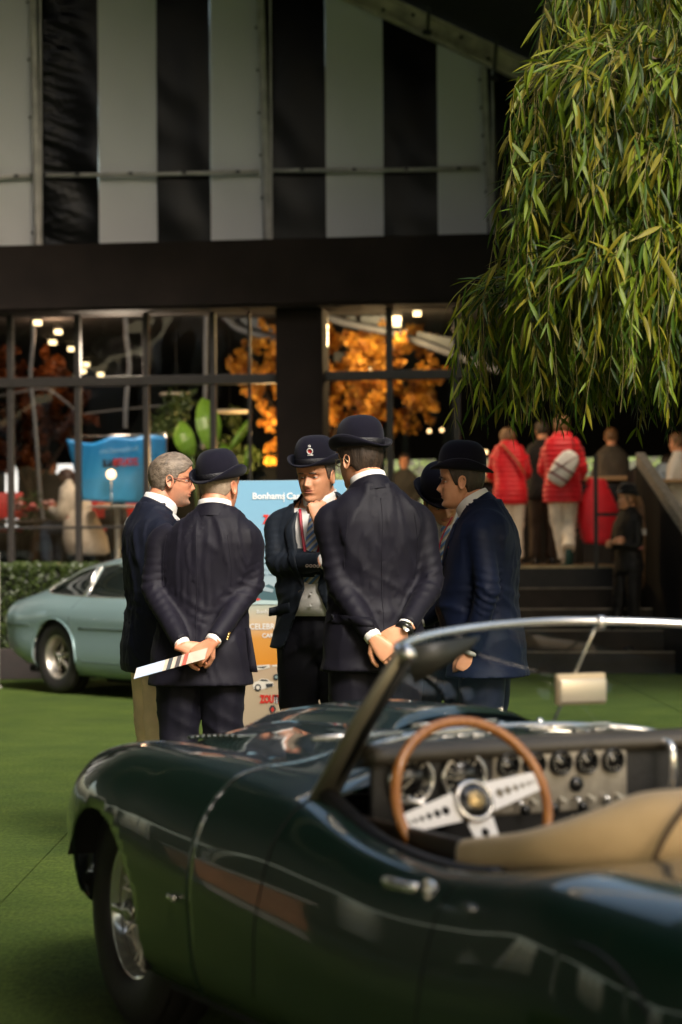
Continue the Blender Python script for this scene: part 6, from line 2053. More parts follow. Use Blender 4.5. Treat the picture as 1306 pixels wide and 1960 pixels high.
for sy in (-1, 1):
    sb = (lambda x, z, o=.004: (x, sy * (dsurf(x, z) + o), z))
    win_r = [(-.36, .955), (-.28, .99), (-.14, 1.045), (.06, 1.12), (.33, 1.165), (.35, 1.00), (.33, .90), (.05, .905), (-.20, .915), (-.31, .930)]
    win_d = [(.41, 1.17), (.8, 1.195), (1.20, 1.185), (1.45, 1.10), (1.78, .925), (1.5, .895), (1.1, .892), (.40, .895)]
    for nm, poly in (('rear_side_window', win_r), ('door_window', win_d)):
        # fill polygon as fan of fine grid lines between upper and lower envelope
        xs_ = [q[0] for q in poly]; x0, x1 = min(xs_), max(xs_)
        n = 24; V, F = [], []
        cl = poly + [poly[0]]
        for i in range(n + 1):
            x = x0 + .002 + (x1 - x0 - .004) * i / n
            zs = []
            for (a0, b0), (a1, b1) in zip(cl[:-1], cl[1:]):
                if (a0 - x) * (a1 - x) <= 0 and a0 != a1: zs.append(b0 + (b1 - b0) * (x - a0) / (a1 - a0))
            lo, hi = min(zs), max(zs)
            for j in range(7):
                z = lo + (hi - lo) * j / 6
                V.append(sb(x, z, .003))
        F = [(i * 7 + j, i * 7 + j + 1, (i + 1) * 7 + j + 1, (i + 1) * 7 + j) for i in range(n) for j in range(6)]
        w_ = mesh(nm, (V, F), mat('car_window', (.012, .016, .014), .05, spec=.8, coat=1, var=.4, vscale=3), dbody)
        P = []
        for (a0, b0), (a1, b1) in zip(cl[:-1], cl[1:]):
            for t in (0, .33, .66): P.append(sb(a0 + (a1 - a0) * t, b0 + (b1 - b0) * t, .005))
        mesh('window_trim', tube(P, .007, 6, closed=True), CHROME, w_)
    # thick bright B pillar strip and vent quarter
    mesh('pillar_trim', tube([sb(.36, .90, .008), sb(.37, 1.02, .008), sb(.385, 1.165, .008)], [(.018, .008)] * 3, 8), CHROME, dbody)
    mesh('quarter_vent', tube([sb(-.41, .945, .004), sb(-.34, .995, .004), sb(-.22, 1.045, .004)], [.008, .012, .006], 6), CHROME, dbody)
    mesh('roof_gutter', tube([sb(x, z, .004) for x, z in ((-.28, 1.03), (.0, 1.135), (.4, 1.20), (.9, 1.225), (1.35, 1.17), (1.85, .955))], .007, 6), CHROME, dbody)
    # door gap
    mesh('door_gap', tube([sb(x, z, .0005) for x, z in ((.34, .895), (.28, .80), (.265, .70), (.275, .60), (.32, .48), (.40, .36), (.48, .31), (1.2, .305), (1.78, .31), (1.84, .40), (1.82, .88))], .0045, 5), mat('gap_dark', (.06, .09, .085), .6), dbody)
    mesh('swage_line', join(tube([sb(x, .612, -.001) for x in frange(.42, 1.98, .12)], .009, 6)), mat('gap_dark', (.06, .09, .085), .6), dbody)
    mesh('swage_line', tube([sb(x, .625, .001) for x in frange(-.9, -.42, .12)], .006, 6), MATS['gap_dark'], dbody)
    mesh('arch_lip', tube([(.368 * math.cos(t), sy * (dsurf(.368 * math.cos(t), .325 + .368 * math.sin(t)) + .002), .325 + .368 * math.sin(t)) for t in frange(rad(-5), rad(185), .12)], .009, 6), MINT, dbody)
    mesh('door_lock', xf(lathe([(.001, .012), (.014, .008), (.016, 0)], 12, 'y'), Matrix.Translation((.66, sy * (dsurf(.66, .70) + .001), .70)) @ (Matrix.Identity(4) if sy < 0 else Matrix.Rotation(math.pi, 4, 'Z'))), CHROME, dbody)
    for ax_ in (0, 2.40):
        V, F = [], []
        for i in range(21):
            t = math.pi * (-.1 + 1.2 * i / 20)
            for y in (.45, .84): V.append((ax_ + .378 * math.cos(t), sy * y, .325 + .378 * math.sin(t)))
        F = [(2 * i, 2 * i + 1, 2 * i + 3, 2 * i + 2) for i in range(20)]
        mesh('wheel_well', (V, F), UNDER, coupe)
        we = empty('wheel', (ax_, sy * .745, .335)); we.parent = coupe
        if sy > 0: we.rotation_euler.z = math.pi
        R_, rim = .337, .198
        # outer face to -y
        cv = lambda vf: ([(a, -c, b) for a, b, c in vf[0]], vf[1])
        mesh('tyre', cv(lathe(tyre_profile(R_, .205, rim), 48)), RUBBER, we)
        al = mat('cast_alloy', (.50, .46, .40), .38, .8, var=.1)
        mesh('rim', cv(lathe([(rim + .008, .088), (rim + .010, .096), (rim - .002, .098), (rim - .012, .085), (rim - .020, .04), (rim - .026, .02), (rim - .040, .008), (rim - .044, -.03), (rim, -.09)], 48)), al, we)
        mesh('hub', cv(lathe([(.001, .058), (.03, .058), (.040, .050), (.046, .03), (.05, -.02)], 24)), al, we)
        mesh('dark_backing', cv(lathe([(.001, -.01), (.15, -.01), (.16, -.03)], 32)), UNDER, we)  # dark disc standing in for the shaded well behind the spokes
        for k in range(5):
            a = 2 * math.pi * k / 5 + .3
            sp = loft([[(r * math.cos(a) - q * math.sin(a), -yy, r * math.sin(a) + q * math.cos(a)) for q, yy in ((-w_, y0), (0, y0 + .012), (w_, y0), (w_, y0 - .03), (-w_, y0 - .03))] for r, w_, y0 in ((.04, .026, .050), (.08, .017, .046), (.115, .016, .036), (.150, .026, .022))])
            mesh('wheel_spoke', sp, al, we)
        ear = [cv(lathe([(.030, .05), (.028, .07), (.018, .080), (.001, .084)], 16))]
        for k in range(3):
            a = 2 * math.pi * k / 3 + .5
            ear.append(loft([[(r * math.cos(a) - q * math.sin(a), -yy, r * math.sin(a) + q * math.cos(a)) for q, yy in ((-w_, y0), (w_, y0), (w_, y0 - .01), (-w_, y0 - .01))] for r, w_, y0 in ((.01, .014, .074), (.05, .011, .080), (.058, .006, .082))]))
        mesh('spinner', join(*ear), CHROME, we)
mesh('exhaust', join(tube([(-.75, -.50, .26), (-1.02, -.50, .26)], .028, 10), tube([(-.75, -.42, .26), (-1.02, -.42, .26)], .028, 10)), CHROME, coupe)
mesh('underside', join(box(1.2, 0, .20, 4.0, 1.25, .06), box(1.2, 0, .19, 1.5, 1.5, .05), box(.9, -.35, .15, 1.1, .35, .08)), UNDER, coupe, False)
mesh('tail_lamp', box(-.97, -.42, .70, .03, .16, .06, bev=.01), mat('lamp_red', (.4, .01, .01), .2), coupe)
mesh('tail_lamp', box(-.97, .42, .70, .03, .16, .06, bev=.01), MATS['lamp_red'], coupe)
mesh('bumper', tube([(-.94, -.74, .60), (-.99, -.5, .60)], [.03, .025], 8), CHROME, coupe)
mesh('bumper', tube([(-.94, .74, .60), (-.99, .5, .60)], [.03, .025], 8), CHROME, coupe)
# ================================================================ PLANTS AND SMALL THINGS
# hanging willow: strands of narrow leaves
TREE = Vector((1.62, 9.75, 0))
willow = empty('willow_tree', TREE, 0, 'weeping willow with long hanging strands of narrow green leaves, at the right edge', 'tree')
WL = bpy.data.materials.new('willow_leaf'); WL.use_nodes = True
nt = WL.node_tree; b = nt.nodes['Principled BSDF']
at = nt.nodes.new('ShaderNodeAttribute'); at.attribute_name = 'tone'
nt.links.new(at.outputs['Color'], b.inputs['Base Color'])
b.inputs['Roughness'].default_value = .5; b.inputs['Specular IOR Level'].default_value = .3
tr = nt.nodes.new('ShaderNodeBsdfTranslucent'); nt.links.new(at.outputs['Color'], tr.inputs[0])
ms = nt.nodes.new('ShaderNodeMixShader'); ms.inputs[0].default_value = .30
nt.links.new(b.outputs[0], ms.inputs[1]); nt.links.new(tr.outputs[0], ms.inputs[2]); nt.links.new(ms.outputs[0], nt.nodes['Material Output'].inputs[0])
tones = [(.036, .075, .004), (.078, .128, .005), (.120, .165, .007), (.165, .175, .009), (.022, .048, .004), (.19, .165, .012)]
def leaf_geo(L, w, bend, wid=1.0):
    """narrow leaf along +x, curving downwards, folded along the midrib"""
    V = []
    n = 6
    for i in range(n + 1):
        t = i / n
        hw = w * math.sin(math.pi * min(1, t * 1.02 + .02)) ** .8 * (1 - .35 * t)
        x = L * t; z = -bend * L * t * t
        V += [(x, -hw, z + hw * .35), (x, 0, z), (x, hw, z + hw * .35)]
    F = []
    for i in range(n):
        a = i * 3
        F += [(a, a + 1, a + 4, a + 3), (a + 1, a + 2, a + 5, a + 4)]
    return V, F
leafmesh = []
for k in range(12):
    v, f = leaf_geo(1.0, .056 + .012 * (k % 3), .10 + .16 * (k % 4) / 3)
    me = bpy.data.meshes.new('leaf'); me.from_pydata(v, [], f); me.materials.append(WL)
    me.polygons.foreach_set('use_smooth', [True] * len(f))
    ca = me.color_attributes.new('tone', 'FLOAT_COLOR', 'POINT')
    t = tones[k % 6]
    for q in ca.data: q.color = (*t, 1)
    leafmesh.append((me, v, f, t))
leaves = []
twigs = []
def strand(p, dirh, out, drop, seed, dens=.030):
    P = [p.copy()]
    d = Vector((dirh[0] * out, dirh[1] * out, .25)).normalized()
    length = 0; target = drop
    sway = Vector((rnd.uniform(-.10, .10), rnd.uniform(-.10, .10), 0))
    k = 0
    while length < target:
        st = .045
        g_ = min(1, length / .30)
        dd = d.lerp(Vector((sway.x + .12 * math.sin(k * .35 + seed), sway.y, -1)), min(1, g_ ** .9))
        dd.normalize()
        p = p + dd * st; length += st; k += 1
        P.append(p.copy())
    twigs.append(P)
    s = 0; side = 1
    for i in range(1, len(P) - 1):
        T = (P[i + 1] - P[i - 1]).normalized()
        if rnd.random() < .12: continue
        for _ in range(1 if rnd.random() < .55 else 2):
            az = rnd.uniform(0, 2 * math.pi)
            o = T.orthogonal().normalized()
            o = Matrix.Rotation(az, 3, T) @ o
            fwd = (T * rnd.uniform(.55, 1.25) + o * rnd.uniform(.35, .85) + Vector((0, 0, -.30))).normalized()
            up = Vector((rnd.gauss(0, .5), rnd.gauss(0, .5) - .4, 1)).normalized()
            L = rnd.uniform(.09, .165) * (1 if i < len(P) - 6 else .75)
            x = fwd; y = up.cross(x)
            if y.length < .1: continue
            y.normalize(); z = x.cross(y)
            M = Matrix((x * L, y * L, z * L)).transposed().to_4x4(); M.translation = P[i]
            leaves.append((M, rnd.choice((0, 1, 2, 2, 3, 4, 6, 7, 8, 9, 10, 5, 11))))
lr_ = random.Random(11)
rnd_save = rnd
rnd = lr_
# lower tier: wide umbrella; upper tier: narrower head
nS = 0
for tier, (r0, r1, zc, zdrop, count) in enumerate(((.12, .84, 2.66, (1.66, 1.80), 540), (.05, .78, 3.02, (2.05, 2.35), 330), (.05, .74, 3.42, (2.40, 2.75), 360), (.0, .58, 3.85, (3.0, 3.4), 170))):
    for i in range(count):
        a = rnd.uniform(0, 2 * math.pi)
        r = r0 + (r1 - r0) * math.sqrt(rnd.random())
        z = zc - .26 * (r / r1) ** 2.5 + rnd.uniform(-.10, .10)
        # lumpy outline
        r *= 1 + .10 * math.sin(a * 5 + tier) + .05 * math.sin(a * 11)
        bottom = zdrop[0] + rnd.uniform(0, .35) ** 1.3 + (.18 * (1 - r / r1) if tier == 0 else 0)
        if tier == 0: bottom += .05 * math.sin(a * 7)
        dh = (math.cos(a), math.sin(a))
        p = TREE * 0 + Vector((dh[0] * r, dh[1] * r, z))
        strand(p, dh, .6, max(.25, z - bottom), i)
rnd = rnd_save
# branches + trunk (behind the right edge)
br = []
tk = cr([(.05, .05, 0), (.0, .02, .8), (.05, 0, 1.7), (.02, 0, 2.5), (0, 0, 3.4), (.02, 0, 3.9)], 4)
mesh('trunk', tube(tk, [smooth_interp([0, .5, 1], [.075, .05, .02], i / (len(tk) - 1)) for i in range(len(tk))], 12), mat('bark', (.07, .05, .03), .9, var=.4, vscale=10, stretch=(1, 1, .2), bump=1, bscale=30), willow)
for i in range(22):
    a = 2 * math.pi * i / 22 * 2.4; z = (2.1, 2.3, 2.9, 3.2)[i % 4]; R_ = (.95, .8, .7, .6)[i % 4]
    br.append(tube(cr([(0, 0, z), (R_ * .4 * math.cos(a), R_ * .4 * math.sin(a), z + .35), (R_ * math.cos(a), R_ * math.sin(a), z + .35)], 4), [.022 - .002 * k for k in range(9)], 6))
for k_, q in enumerate(br): mesh('limb', q, MATS['bark'], willow)
pot = mesh('planter', lathe([(.001, .0), (.26, 0), (.30, .30), (.33, .42), (.30, .42), (.28, .36), (.001, .36)], 28), mat('pot_black', (.02, .018, .016), .5), None)
pot.location = (TREE.x, TREE.y, 0)
tag(pot, 'round black planter at the foot of the weeping willow', 'planter')
tw = []
for P in twigs:
    tw.append(tube(P[::3] + [P[-1]], .0016, 3, caps=False))
o = mesh('twig', join(*tw) if len(tw) < 5 else (lambda vs: vs)(join(*tw)), mat('twig', (.16, .13, .04), .6), willow)
o['kind'] = 'stuff'
# 300 leaves largest in the photo as parts, the rest as one mass
def leaf_rank(q):
    p = TREE + q[0].translation
    px = 653 + p.x / p.y * FPX; py = 1042 - (p.z - CAM.z) / p.y * FPX
    inside = -20 < px < 1326 and -20 < py < 1000
    return (0 if inside else 1, p.y)
leaves.sort(key=leaf_rank)
for M, k in leaves[:300]:
    o = bpy.data.objects.new('leaf', leafmesh[k][0]); link(o, willow); o.matrix_local = M
rest = leaves[300:]
BV, BF, BT = [], [], []
base_np = [np.array([(*p, 1.0) for p in l[1]]) for l in leafmesh]
k0 = 0
vv = []
for M, k in rest:
    A_ = base_np[k] @ np.array(M).T
    vv.append(A_[:, :3]); n = len(A_)
    tn = np.array(leafmesh[k][3]) * (0.8 + .4 * rnd.random())
    BT.append(np.tile(np.append(tn, 1.0), (n, 1)))
    BF += [tuple(i + k0 for i in q) for q in leafmesh[k][2]]
    k0 += n
me = bpy.data.meshes.new('foliage')
me.from_pydata(np.concatenate(vv).tolist(), [], BF)
ca = me.color_attributes.new('tone', 'FLOAT_COLOR', 'POINT'); ca.data.foreach_set('color', np.concatenate(BT).ravel())
o = mesh_obj('foliage', me, WL, willow); o['kind'] = 'stuff'
print('willow leaves', len(leaves))

# round-leaf clusters for indoor autumn trees and the hedge
def leaf_cloud(blobs, n, size, seed, flat=.6):
    r = random.Random(seed); V, F = [], []
    wts = [q[3] for q in blobs]
    for i in range(n):
        c = r.choices(blobs, wts)[0]
        u = Vector((r.gauss(0, 1), r.gauss(0, 1), r.gauss(0, 1))).normalized() * (r.random() ** .45)
        p = Vector(c[:3]) + u * c[4]
        p += Vector((noise.noise(p * 3), noise.noise(p * 3 + Vector((9, 0, 0))), noise.noise(p * 3 + Vector((0, 7, 0))))) * .15
        s = size * r.uniform(.6, 1.3)
        a = Vector((r.gauss(0, 1), r.gauss(0, 1), r.gauss(0, 1))).normalized(); b_ = a.orthogonal().normalized()
        b_ = Matrix.Rotation(r.uniform(0, 6.28), 3, a) @ b_; c_ = a.cross(b_)
        k = len(V)
        for q in range(6):
            t = q * math.pi / 3
            V.append(p + b_ * (s * math.cos(t)) + c_ * (s * .85 * math.sin(t)) + a * (s * .25 * (q % 2)))
        F.append(tuple(range(k, k + 6)))
    return V, F
def leafy_mat(name, c1, c2, sc=2.0, tl=.4):
    m = mat(name, c1, .5, col2=c2, vscale=sc)
    nt = m.node_tree; b = nt.nodes['Principled BSDF']
    src = b.inputs['Base Color'].links[0].from_socket
    t = nt.nodes.new('ShaderNodeBsdfTranslucent'); nt.links.new(src, t.inputs[0])
    x = nt.nodes.new('ShaderNodeMixShader'); x.inputs[0].default_value = tl
    nt.links.new(b.outputs[0], x.inputs[1]); nt.links.new(t.outputs[0], x.inputs[2]); nt.links.new(x.outputs[0], nt.nodes['Material Output'].inputs[0])
    return m
AUT = leafy_mat('autumn_leaf', (.30, .085, .008), (.92, .52, .08), 6)
AUT2 = leafy_mat('rust_leaf', (.07, .016, .006), (.22, .065, .012), 2.5)
def blobs_px(L, Y):
    out = []
    for px, py, rpx, w in L:
        c = W(px, py, Y + rnd.uniform(-.6, .6)); out.append((c.x, c.y, c.z, w, rpx * Y / FPX))
    return out
def indoor_tree(px, Y, L, n, m, size, label, seed):
    root = empty('autumn_tree', (Xat(px, Y), Y, ZD), 0, label, 'tree')
    bl = [(a - root.location.x, b_ - root.location.y, c - root.location.z, w, r) for a, b_, c, w, r in blobs_px(L, Y)]
    big = bl; bl = []
    for a, b_, c, w, r in big:
        for q in range(11):
            u = Vector((rnd.gauss(0, 1), rnd.gauss(0, 1), rnd.gauss(0, 1))).normalized() * r * rnd.uniform(.3, 1.25)
            bl.append((a + u.x, b_ + u.y * 1.6, c + u.z, w * rnd.uniform(.5, 1.3), r * rnd.uniform(.22, .42)))
    o = mesh('crown', leaf_cloud(bl, n, size, seed), m, root)
    mesh('trunk', tube(cr([(0, 0, 0), (.06, 0, .5), (-.04, 0, 1.1), (.05, 0, 1.8)], 4), [.07 - .003 * i for i in range(13)], 10), mat('dark_bark', (.03, .018, .01), .9), root)
    for q in big[::2]:
        mesh('limb', tube([(0, 0, .9), (q[0] * .5, q[1] * .5, .9 + (q[2] - .9) * .6), (q[0] * .9, q[1], q[2])], [.03, .02, .008], 6), MATS['dark_bark'], root)
indoor_tree(600, 29.5, [(500, 650, 30, 1), (460, 700, 34, 1), (515, 690, 36, 1.6), (520, 640, 30, 1), (590, 650, 50, 2), (590, 730, 50, 2), (650, 650, 40, 2), (690, 690, 46, 2.4), (730, 650, 38, 1.6), (760, 680, 44, 2), (800, 660, 36, 1.5), (825, 700, 26, 1), (660, 760, 40, 2), (720, 750, 46, 2.2), (780, 750, 44, 2), (810, 780, 30, 1), (500, 760, 28, 1), (520, 800, 26, 1), (700, 810, 40, 1.3), (770, 810, 34, 1), (650, 830, 36, 1), (540, 860, 30, .9), (480, 720, 26, .7)],
            17000, AUT, .028, 'golden orange autumn tree glowing inside the pavilion behind the central column', 5)
indoor_tree(60, 30.5, [(20, 720, 44, 1), (80, 740, 46, 1.4), (130, 770, 40, 1), (30, 800, 46, 1), (90, 820, 46, 1.2), (140, 840, 30, .8), (10, 860, 34, .7), (100, 700, 30, .6), (170, 800, 20, .4), (60, 870, 30, .5)],
            9000, AUT2, .030, 'dark rust-red tree inside the pavilion near the left windows', 8)
lamp('tree_uplight', W(522, 880, 28.7), 34, (1.0, .62, .25), .12)
lamp('tree_downlight', W(740, 640, 28.0), 42, (1.0, .68, .32), .15)
lamp('left_downlight', W(100, 640, 29.2), 9, (1.0, .6, .35), .15)
lamp('bar_light', Vector((2.6, 25.9, 3.6)), 24, (1.0, .80, .58), .3)
lamp('table_light', Vector((-2.5, 26.6, 3.5)), 60, (1.0, .82, .62), .3)

# clipped hedge with planter
h0, h1 = W(-40, 1100, 23.6), W(176, 1100, 24.2)
hedge = empty('hedge', (h0.x - 1.5, h0.y, 0), math.atan2(h1.y - h0.y, h1.x - h0.x + 1.5), 'low clipped dark green hedge behind the pale coupe at the left', 'hedge')
HLn = (h1 - h0).length + 1.5; HT = W(80, 1082, 23.8).z
V, F = [], []
for i in range(15000):
    x = rnd.uniform(0, HLn)
    face = rnd.random()
    if face < .55: y, z = rnd.uniform(-.05, .03) + .03 * noise.noise(Vector((x * 5, 0, 0))), rnd.uniform(.30, HT)
    else: y, z = rnd.uniform(0, .45), HT + rnd.uniform(-.05, .02) + .03 * noise.noise(Vector((x * 6, y * 5, 2)))
    if rnd.random() < .1: x = HLn + rnd.uniform(-.05, .05); y = rnd.uniform(0, .45); z = rnd.uniform(.3, HT)
    s = rnd.uniform(.014, .028)
    a_ = Vector((rnd.gauss(0, .6), rnd.gauss(-.5, .6), rnd.gauss(.5, .6))).normalized(); b_ = Matrix.Rotation(rnd.uniform(0, 6.3), 3, a_) @ a_.orthogonal().normalized(); c_ = a_.cross(b_)
    p = Vector((x, y, z)); k = len(V)
    V += [p + b_ * s, p + c_ * s * .55, p - b_ * s, p - c_ * s * .55]; F.append((k, k + 1, k + 2, k + 3))
o = mesh('foliage', (V, F), mat('hedge_leaf', (.010, .022, .005), .38, col2=(.055, .080, .013), vscale=26), hedge, False); o['kind'] = 'stuff'
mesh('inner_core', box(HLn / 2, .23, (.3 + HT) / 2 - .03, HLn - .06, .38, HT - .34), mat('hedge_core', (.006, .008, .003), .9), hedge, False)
mesh('planter_box', box(HLn / 2, .22, .16, HLn + .02, .52, .32, bev=.01), mat('planter_brown', (.014, .008, .006), .7, var=.3), hedge, False)

# banana plant with large leaves inside
BAN = mat('banana_leaf', (.07, .17, .012), .4, col2=(.16, .30, .03), vscale=3, stretch=(1, 1, 1))
Yb = 28.0
ban = empty('banana_plant', (Xat(390, Yb), Yb, ZD), 0, 'large-leaved green banana plant behind the window at the grey-haired man', 'plant')
def big_leaf(pa, pb, w, curve, m=BAN):
    a = W(*pa, Yb) - ban.location; b_ = W(*pb, Yb + .15) - ban.location
    d_ = b_ - a; V = []
    side = d_.cross(Vector((0, 1, .25))).normalized()
    n = 12
    for i in range(n + 1):
        t = i / n; hw = w * math.sin(math.pi * min(1, t * .94 + .05)) ** .62
        c = a + d_ * t + Vector((curve * math.sin(math.pi * t), -.10 * math.sin(math.pi * t), 0))
        for s in (-1, -.5, 0, .5, 1):
            V.append(c + side * (hw * s) + Vector((0, -.05 * (1 - abs(s)) + .012 * math.sin(i * 2.3 + s), .0)))
    F = [(i * 5 + j, i * 5 + j + 1, i * 5 + j + 6, i * 5 + j + 5) for i in range(n) for j in range(4)]
    o = mesh('leaf', (V, F), m, ban)
    mesh('midrib', tube([a, a + d_ * .5 + Vector((curve, -.16, 0)), b_ + Vector((0, -.02, 0))], [.012, .008, .003], 6), mat('midrib', (.25, .33, .08), .5), o)
big_leaf((368, 872), (345, 806), .125, -.02)
big_leaf((405, 858), (388, 762), .150, .02)
big_leaf((440, 862), (480, 800), .05, .02)
big_leaf((430, 890), (425, 845), .07, .02)
big_leaf((470, 900), (480, 842), .045, .01)
mesh('stem', join(*[tube(cr([(0, 0, 0), W(px, py, Yb) - ban.location], 4), .022, 8) for px, py in ((368, 872), (405, 858), (440, 862), (430, 890))]), mat('stem', (.05, .10, .02), .6), ban)
# fine fern-like foliage hanging behind (dark)
fern = mesh('hanging_plant', leaf_cloud(blobs_px([(330, 800, 36, 1), (350, 770, 34, 1), (420, 870, 34, 1), (300, 830, 20, .5), (470, 880, 26, .7), (445, 800, 26, .5)], 29.0), 1600, .028, 21), mat('dark_green_leaf', (.02, .045, .008), .5, col2=(.05, .08, .015), vscale=5), None, False)
tag(fern, 'mass of small dark green leaves among the banana leaves inside', 'plant')
# round hanging disc lamps (pale rings)
for px, py, rr in ((338, 757, .20), (440, 790, .26)):
    c = W(px, py, 28.9)
    o = mesh('pendant_disc', join(lathe([(.001, .03), (rr, .03), (rr + .01, .015), (rr, 0), (.001, 0)], 32)), mat('disc_cream', (.50, .45, .36), .6), None)
    o.location = c; tag(o, 'pale round hanging disc, %s of the two behind the glass' % ('upper left and smaller' if rr < .22 else 'lower right and larger'), 'pendant')
    mesh('cord', tube([(0, 0, .03), (0, 0, 4.15 - c.z)], .004, 5), mat('black_steel', (.01, .01, .01), .5), o)
# warm globe lamp, small lights far right
o = mesh('globe_lamp', join(lathe([(.055 * math.sin(t), .055 * math.cos(t)) for t in [math.pi * i / 10 for i in range(11)]], 16)), mat('warm_globe', (1, .8, .5), .5, emit=(1, .62, .28), estr=1.6), None)
o.location = W(213, 908, 26.35); tag(o, 'warm round glowing lamp in front of the reflected blue banner', 'lamp')
mesh('stem', tube([(0, 0, -.07), (0, 0, -.62)], .008, 6), SILVER, o)
for i, (px, py) in enumerate(((822, 825), (846, 823), (930, 865))):
    o = mesh('small_bulb', lathe([(.028 * math.sin(t), .028 * math.cos(t)) for t in [math.pi * i_ / 6 for i_ in range(7)]], 10), mat('warm_globe', (1, .8, .5), .5), None)
    o.location = W(px, py, 33); tag(o, ('tiny warm bulb, left of the pair behind the right window', 'tiny warm bulb, right of the pair behind the right window', 'tiny warm bulb lower down near the right man\'s hat')[i], 'bulb', 'tiny warm bulbs deep inside')
# reflection of a banner opposite, modelled as cloth behind the glass: lettering reads reversed
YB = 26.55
ban2 = empty('banner_reflection', (0, 0, 0), 0, 'reflection of a wavy blue banner, modelled as a sheet, with reversed red and black lettering behind the left windows', 'banner')
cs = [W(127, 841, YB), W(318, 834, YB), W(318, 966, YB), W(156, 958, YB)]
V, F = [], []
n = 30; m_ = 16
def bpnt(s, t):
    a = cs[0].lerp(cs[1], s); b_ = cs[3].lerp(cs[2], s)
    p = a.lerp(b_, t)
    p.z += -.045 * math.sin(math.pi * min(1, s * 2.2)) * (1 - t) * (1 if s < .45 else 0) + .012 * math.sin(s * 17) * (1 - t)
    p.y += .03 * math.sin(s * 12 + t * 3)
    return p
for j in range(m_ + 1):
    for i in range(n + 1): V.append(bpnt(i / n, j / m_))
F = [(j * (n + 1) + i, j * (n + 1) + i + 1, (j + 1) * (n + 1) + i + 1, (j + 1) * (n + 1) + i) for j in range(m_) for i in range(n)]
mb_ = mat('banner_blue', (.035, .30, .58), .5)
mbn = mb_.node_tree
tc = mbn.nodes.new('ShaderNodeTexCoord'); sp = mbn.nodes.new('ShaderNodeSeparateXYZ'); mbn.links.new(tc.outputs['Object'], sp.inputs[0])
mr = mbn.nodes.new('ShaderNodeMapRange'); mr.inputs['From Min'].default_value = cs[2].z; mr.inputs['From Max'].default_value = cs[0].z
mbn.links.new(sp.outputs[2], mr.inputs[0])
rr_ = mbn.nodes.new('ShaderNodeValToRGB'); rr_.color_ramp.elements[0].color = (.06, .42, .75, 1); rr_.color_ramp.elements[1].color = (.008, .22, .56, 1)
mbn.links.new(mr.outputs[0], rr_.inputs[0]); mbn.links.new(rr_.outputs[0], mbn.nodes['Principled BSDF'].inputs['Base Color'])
o = mesh('reflected_cloth', (V, F), mb_, ban2); s_ = o.modifiers.new('t', 'SOLIDIFY'); s_.thickness = .006
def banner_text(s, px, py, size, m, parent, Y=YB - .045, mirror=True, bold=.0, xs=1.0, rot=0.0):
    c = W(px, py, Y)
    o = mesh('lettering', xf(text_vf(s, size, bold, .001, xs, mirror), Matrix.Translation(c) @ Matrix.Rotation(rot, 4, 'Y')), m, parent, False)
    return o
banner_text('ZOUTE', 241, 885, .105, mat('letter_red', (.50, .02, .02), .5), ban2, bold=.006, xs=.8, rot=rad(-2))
banner_text('SALE', 212, 887, .105, mat('reflected_letter_black', (.01, .01, .012), .5), ban2, bold=.006, xs=.8, rot=rad(-2))
banner_text('Bonhams|Cars', 228, 861, .075, mat('reflected_letter_pale', (.35, .6, .8), .5), ban2, xs=1.0, rot=rad(-4))
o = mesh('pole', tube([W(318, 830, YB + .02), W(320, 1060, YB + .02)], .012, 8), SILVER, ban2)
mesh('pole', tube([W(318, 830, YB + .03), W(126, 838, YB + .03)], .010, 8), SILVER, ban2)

# exhibition board with two stacked posters
Yp = 13.2
board = empty('display_board', (0, 0, 0), 0, 'upright display board with blue sale poster above and orange poster below', 'sign')
BL0, BR0 = W(448, 920, Yp), W(664, 920, Yp)
zt_ = BL0.z; zm = W(500, 1157, Yp).z; zl = W(500, 1418, Yp).z
def grad_mat(name, stops, z0, z1):
    m = mat(name, (.5, .5, .5), .45); nt = m.node_tree
    tc = nt.nodes.new('ShaderNodeTexCoord'); sp = nt.nodes.new('ShaderNodeSeparateXYZ'); nt.links.new(tc.outputs['Object'], sp.inputs[0])
    mr = nt.nodes.new('ShaderNodeMapRange'); mr.inputs['From Min'].default_value = z0; mr.inputs['From Max'].default_value = z1
    nt.links.new(sp.outputs[2], mr.inputs[0])
    r = nt.nodes.new('ShaderNodeValToRGB'); e = r.color_ramp.elements
    e[0].position, e[0].color = stops[0][0], (*stops[0][1], 1); e[1].position, e[1].color = stops[-1][0], (*stops[-1][1], 1)
    for p_, c in stops[1:-1]:
        q = e.new(p_); q.color = (*c, 1)
    nt.links.new(mr.outputs[0], r.inputs[0]); nt.links.new(r.outputs[0], nt.nodes['Principled BSDF'].inputs['Base Color'])
    return m
xc_ = (BL0.x + BR0.x) / 2; wd = BR0.x - BL0.x
mesh('panel', box(xc_, Yp + .02, (zt_ + zl) / 2 - .15, wd, .03, zt_ - zl + .3), mat('board_white', (.5, .5, .48), .6), board, False)
mesh('poster', box(xc_, Yp, (zt_ + zm) / 2, wd - .004, .006, zt_ - zm - .002), grad_mat('poster_sky', [(0, (.36, .40, .40)), (.35, (.25, .38, .46)), (.7, (.18, .36, .50)), (1, (.16, .34, .48))], zm, zt_), board, False)
mesh('poster', box(xc_, Yp, (zm + zl) / 2 - .001, wd - .004, .006, zm - zl), grad_mat('poster_sand', [(0, (.42, .34, .24)), (.40, (.46, .36, .24)), (.55, (.46, .33, .22)), (.56, (.62, .24, .02)), (.75, (.60, .27, .05)), (.88, (.52, .40, .26)), (1, (.38, .42, .36))], zl, zm), board, False)
LW = mat('letter_white', (.72, .72, .70), .5); LR = mat('letter_red_b', (.55, .025, .015), .5); LKk = mat('letter_ink', (.05, .06, .07), .5); LG = mat('letter_grey', (.16, .24, .30), .5)
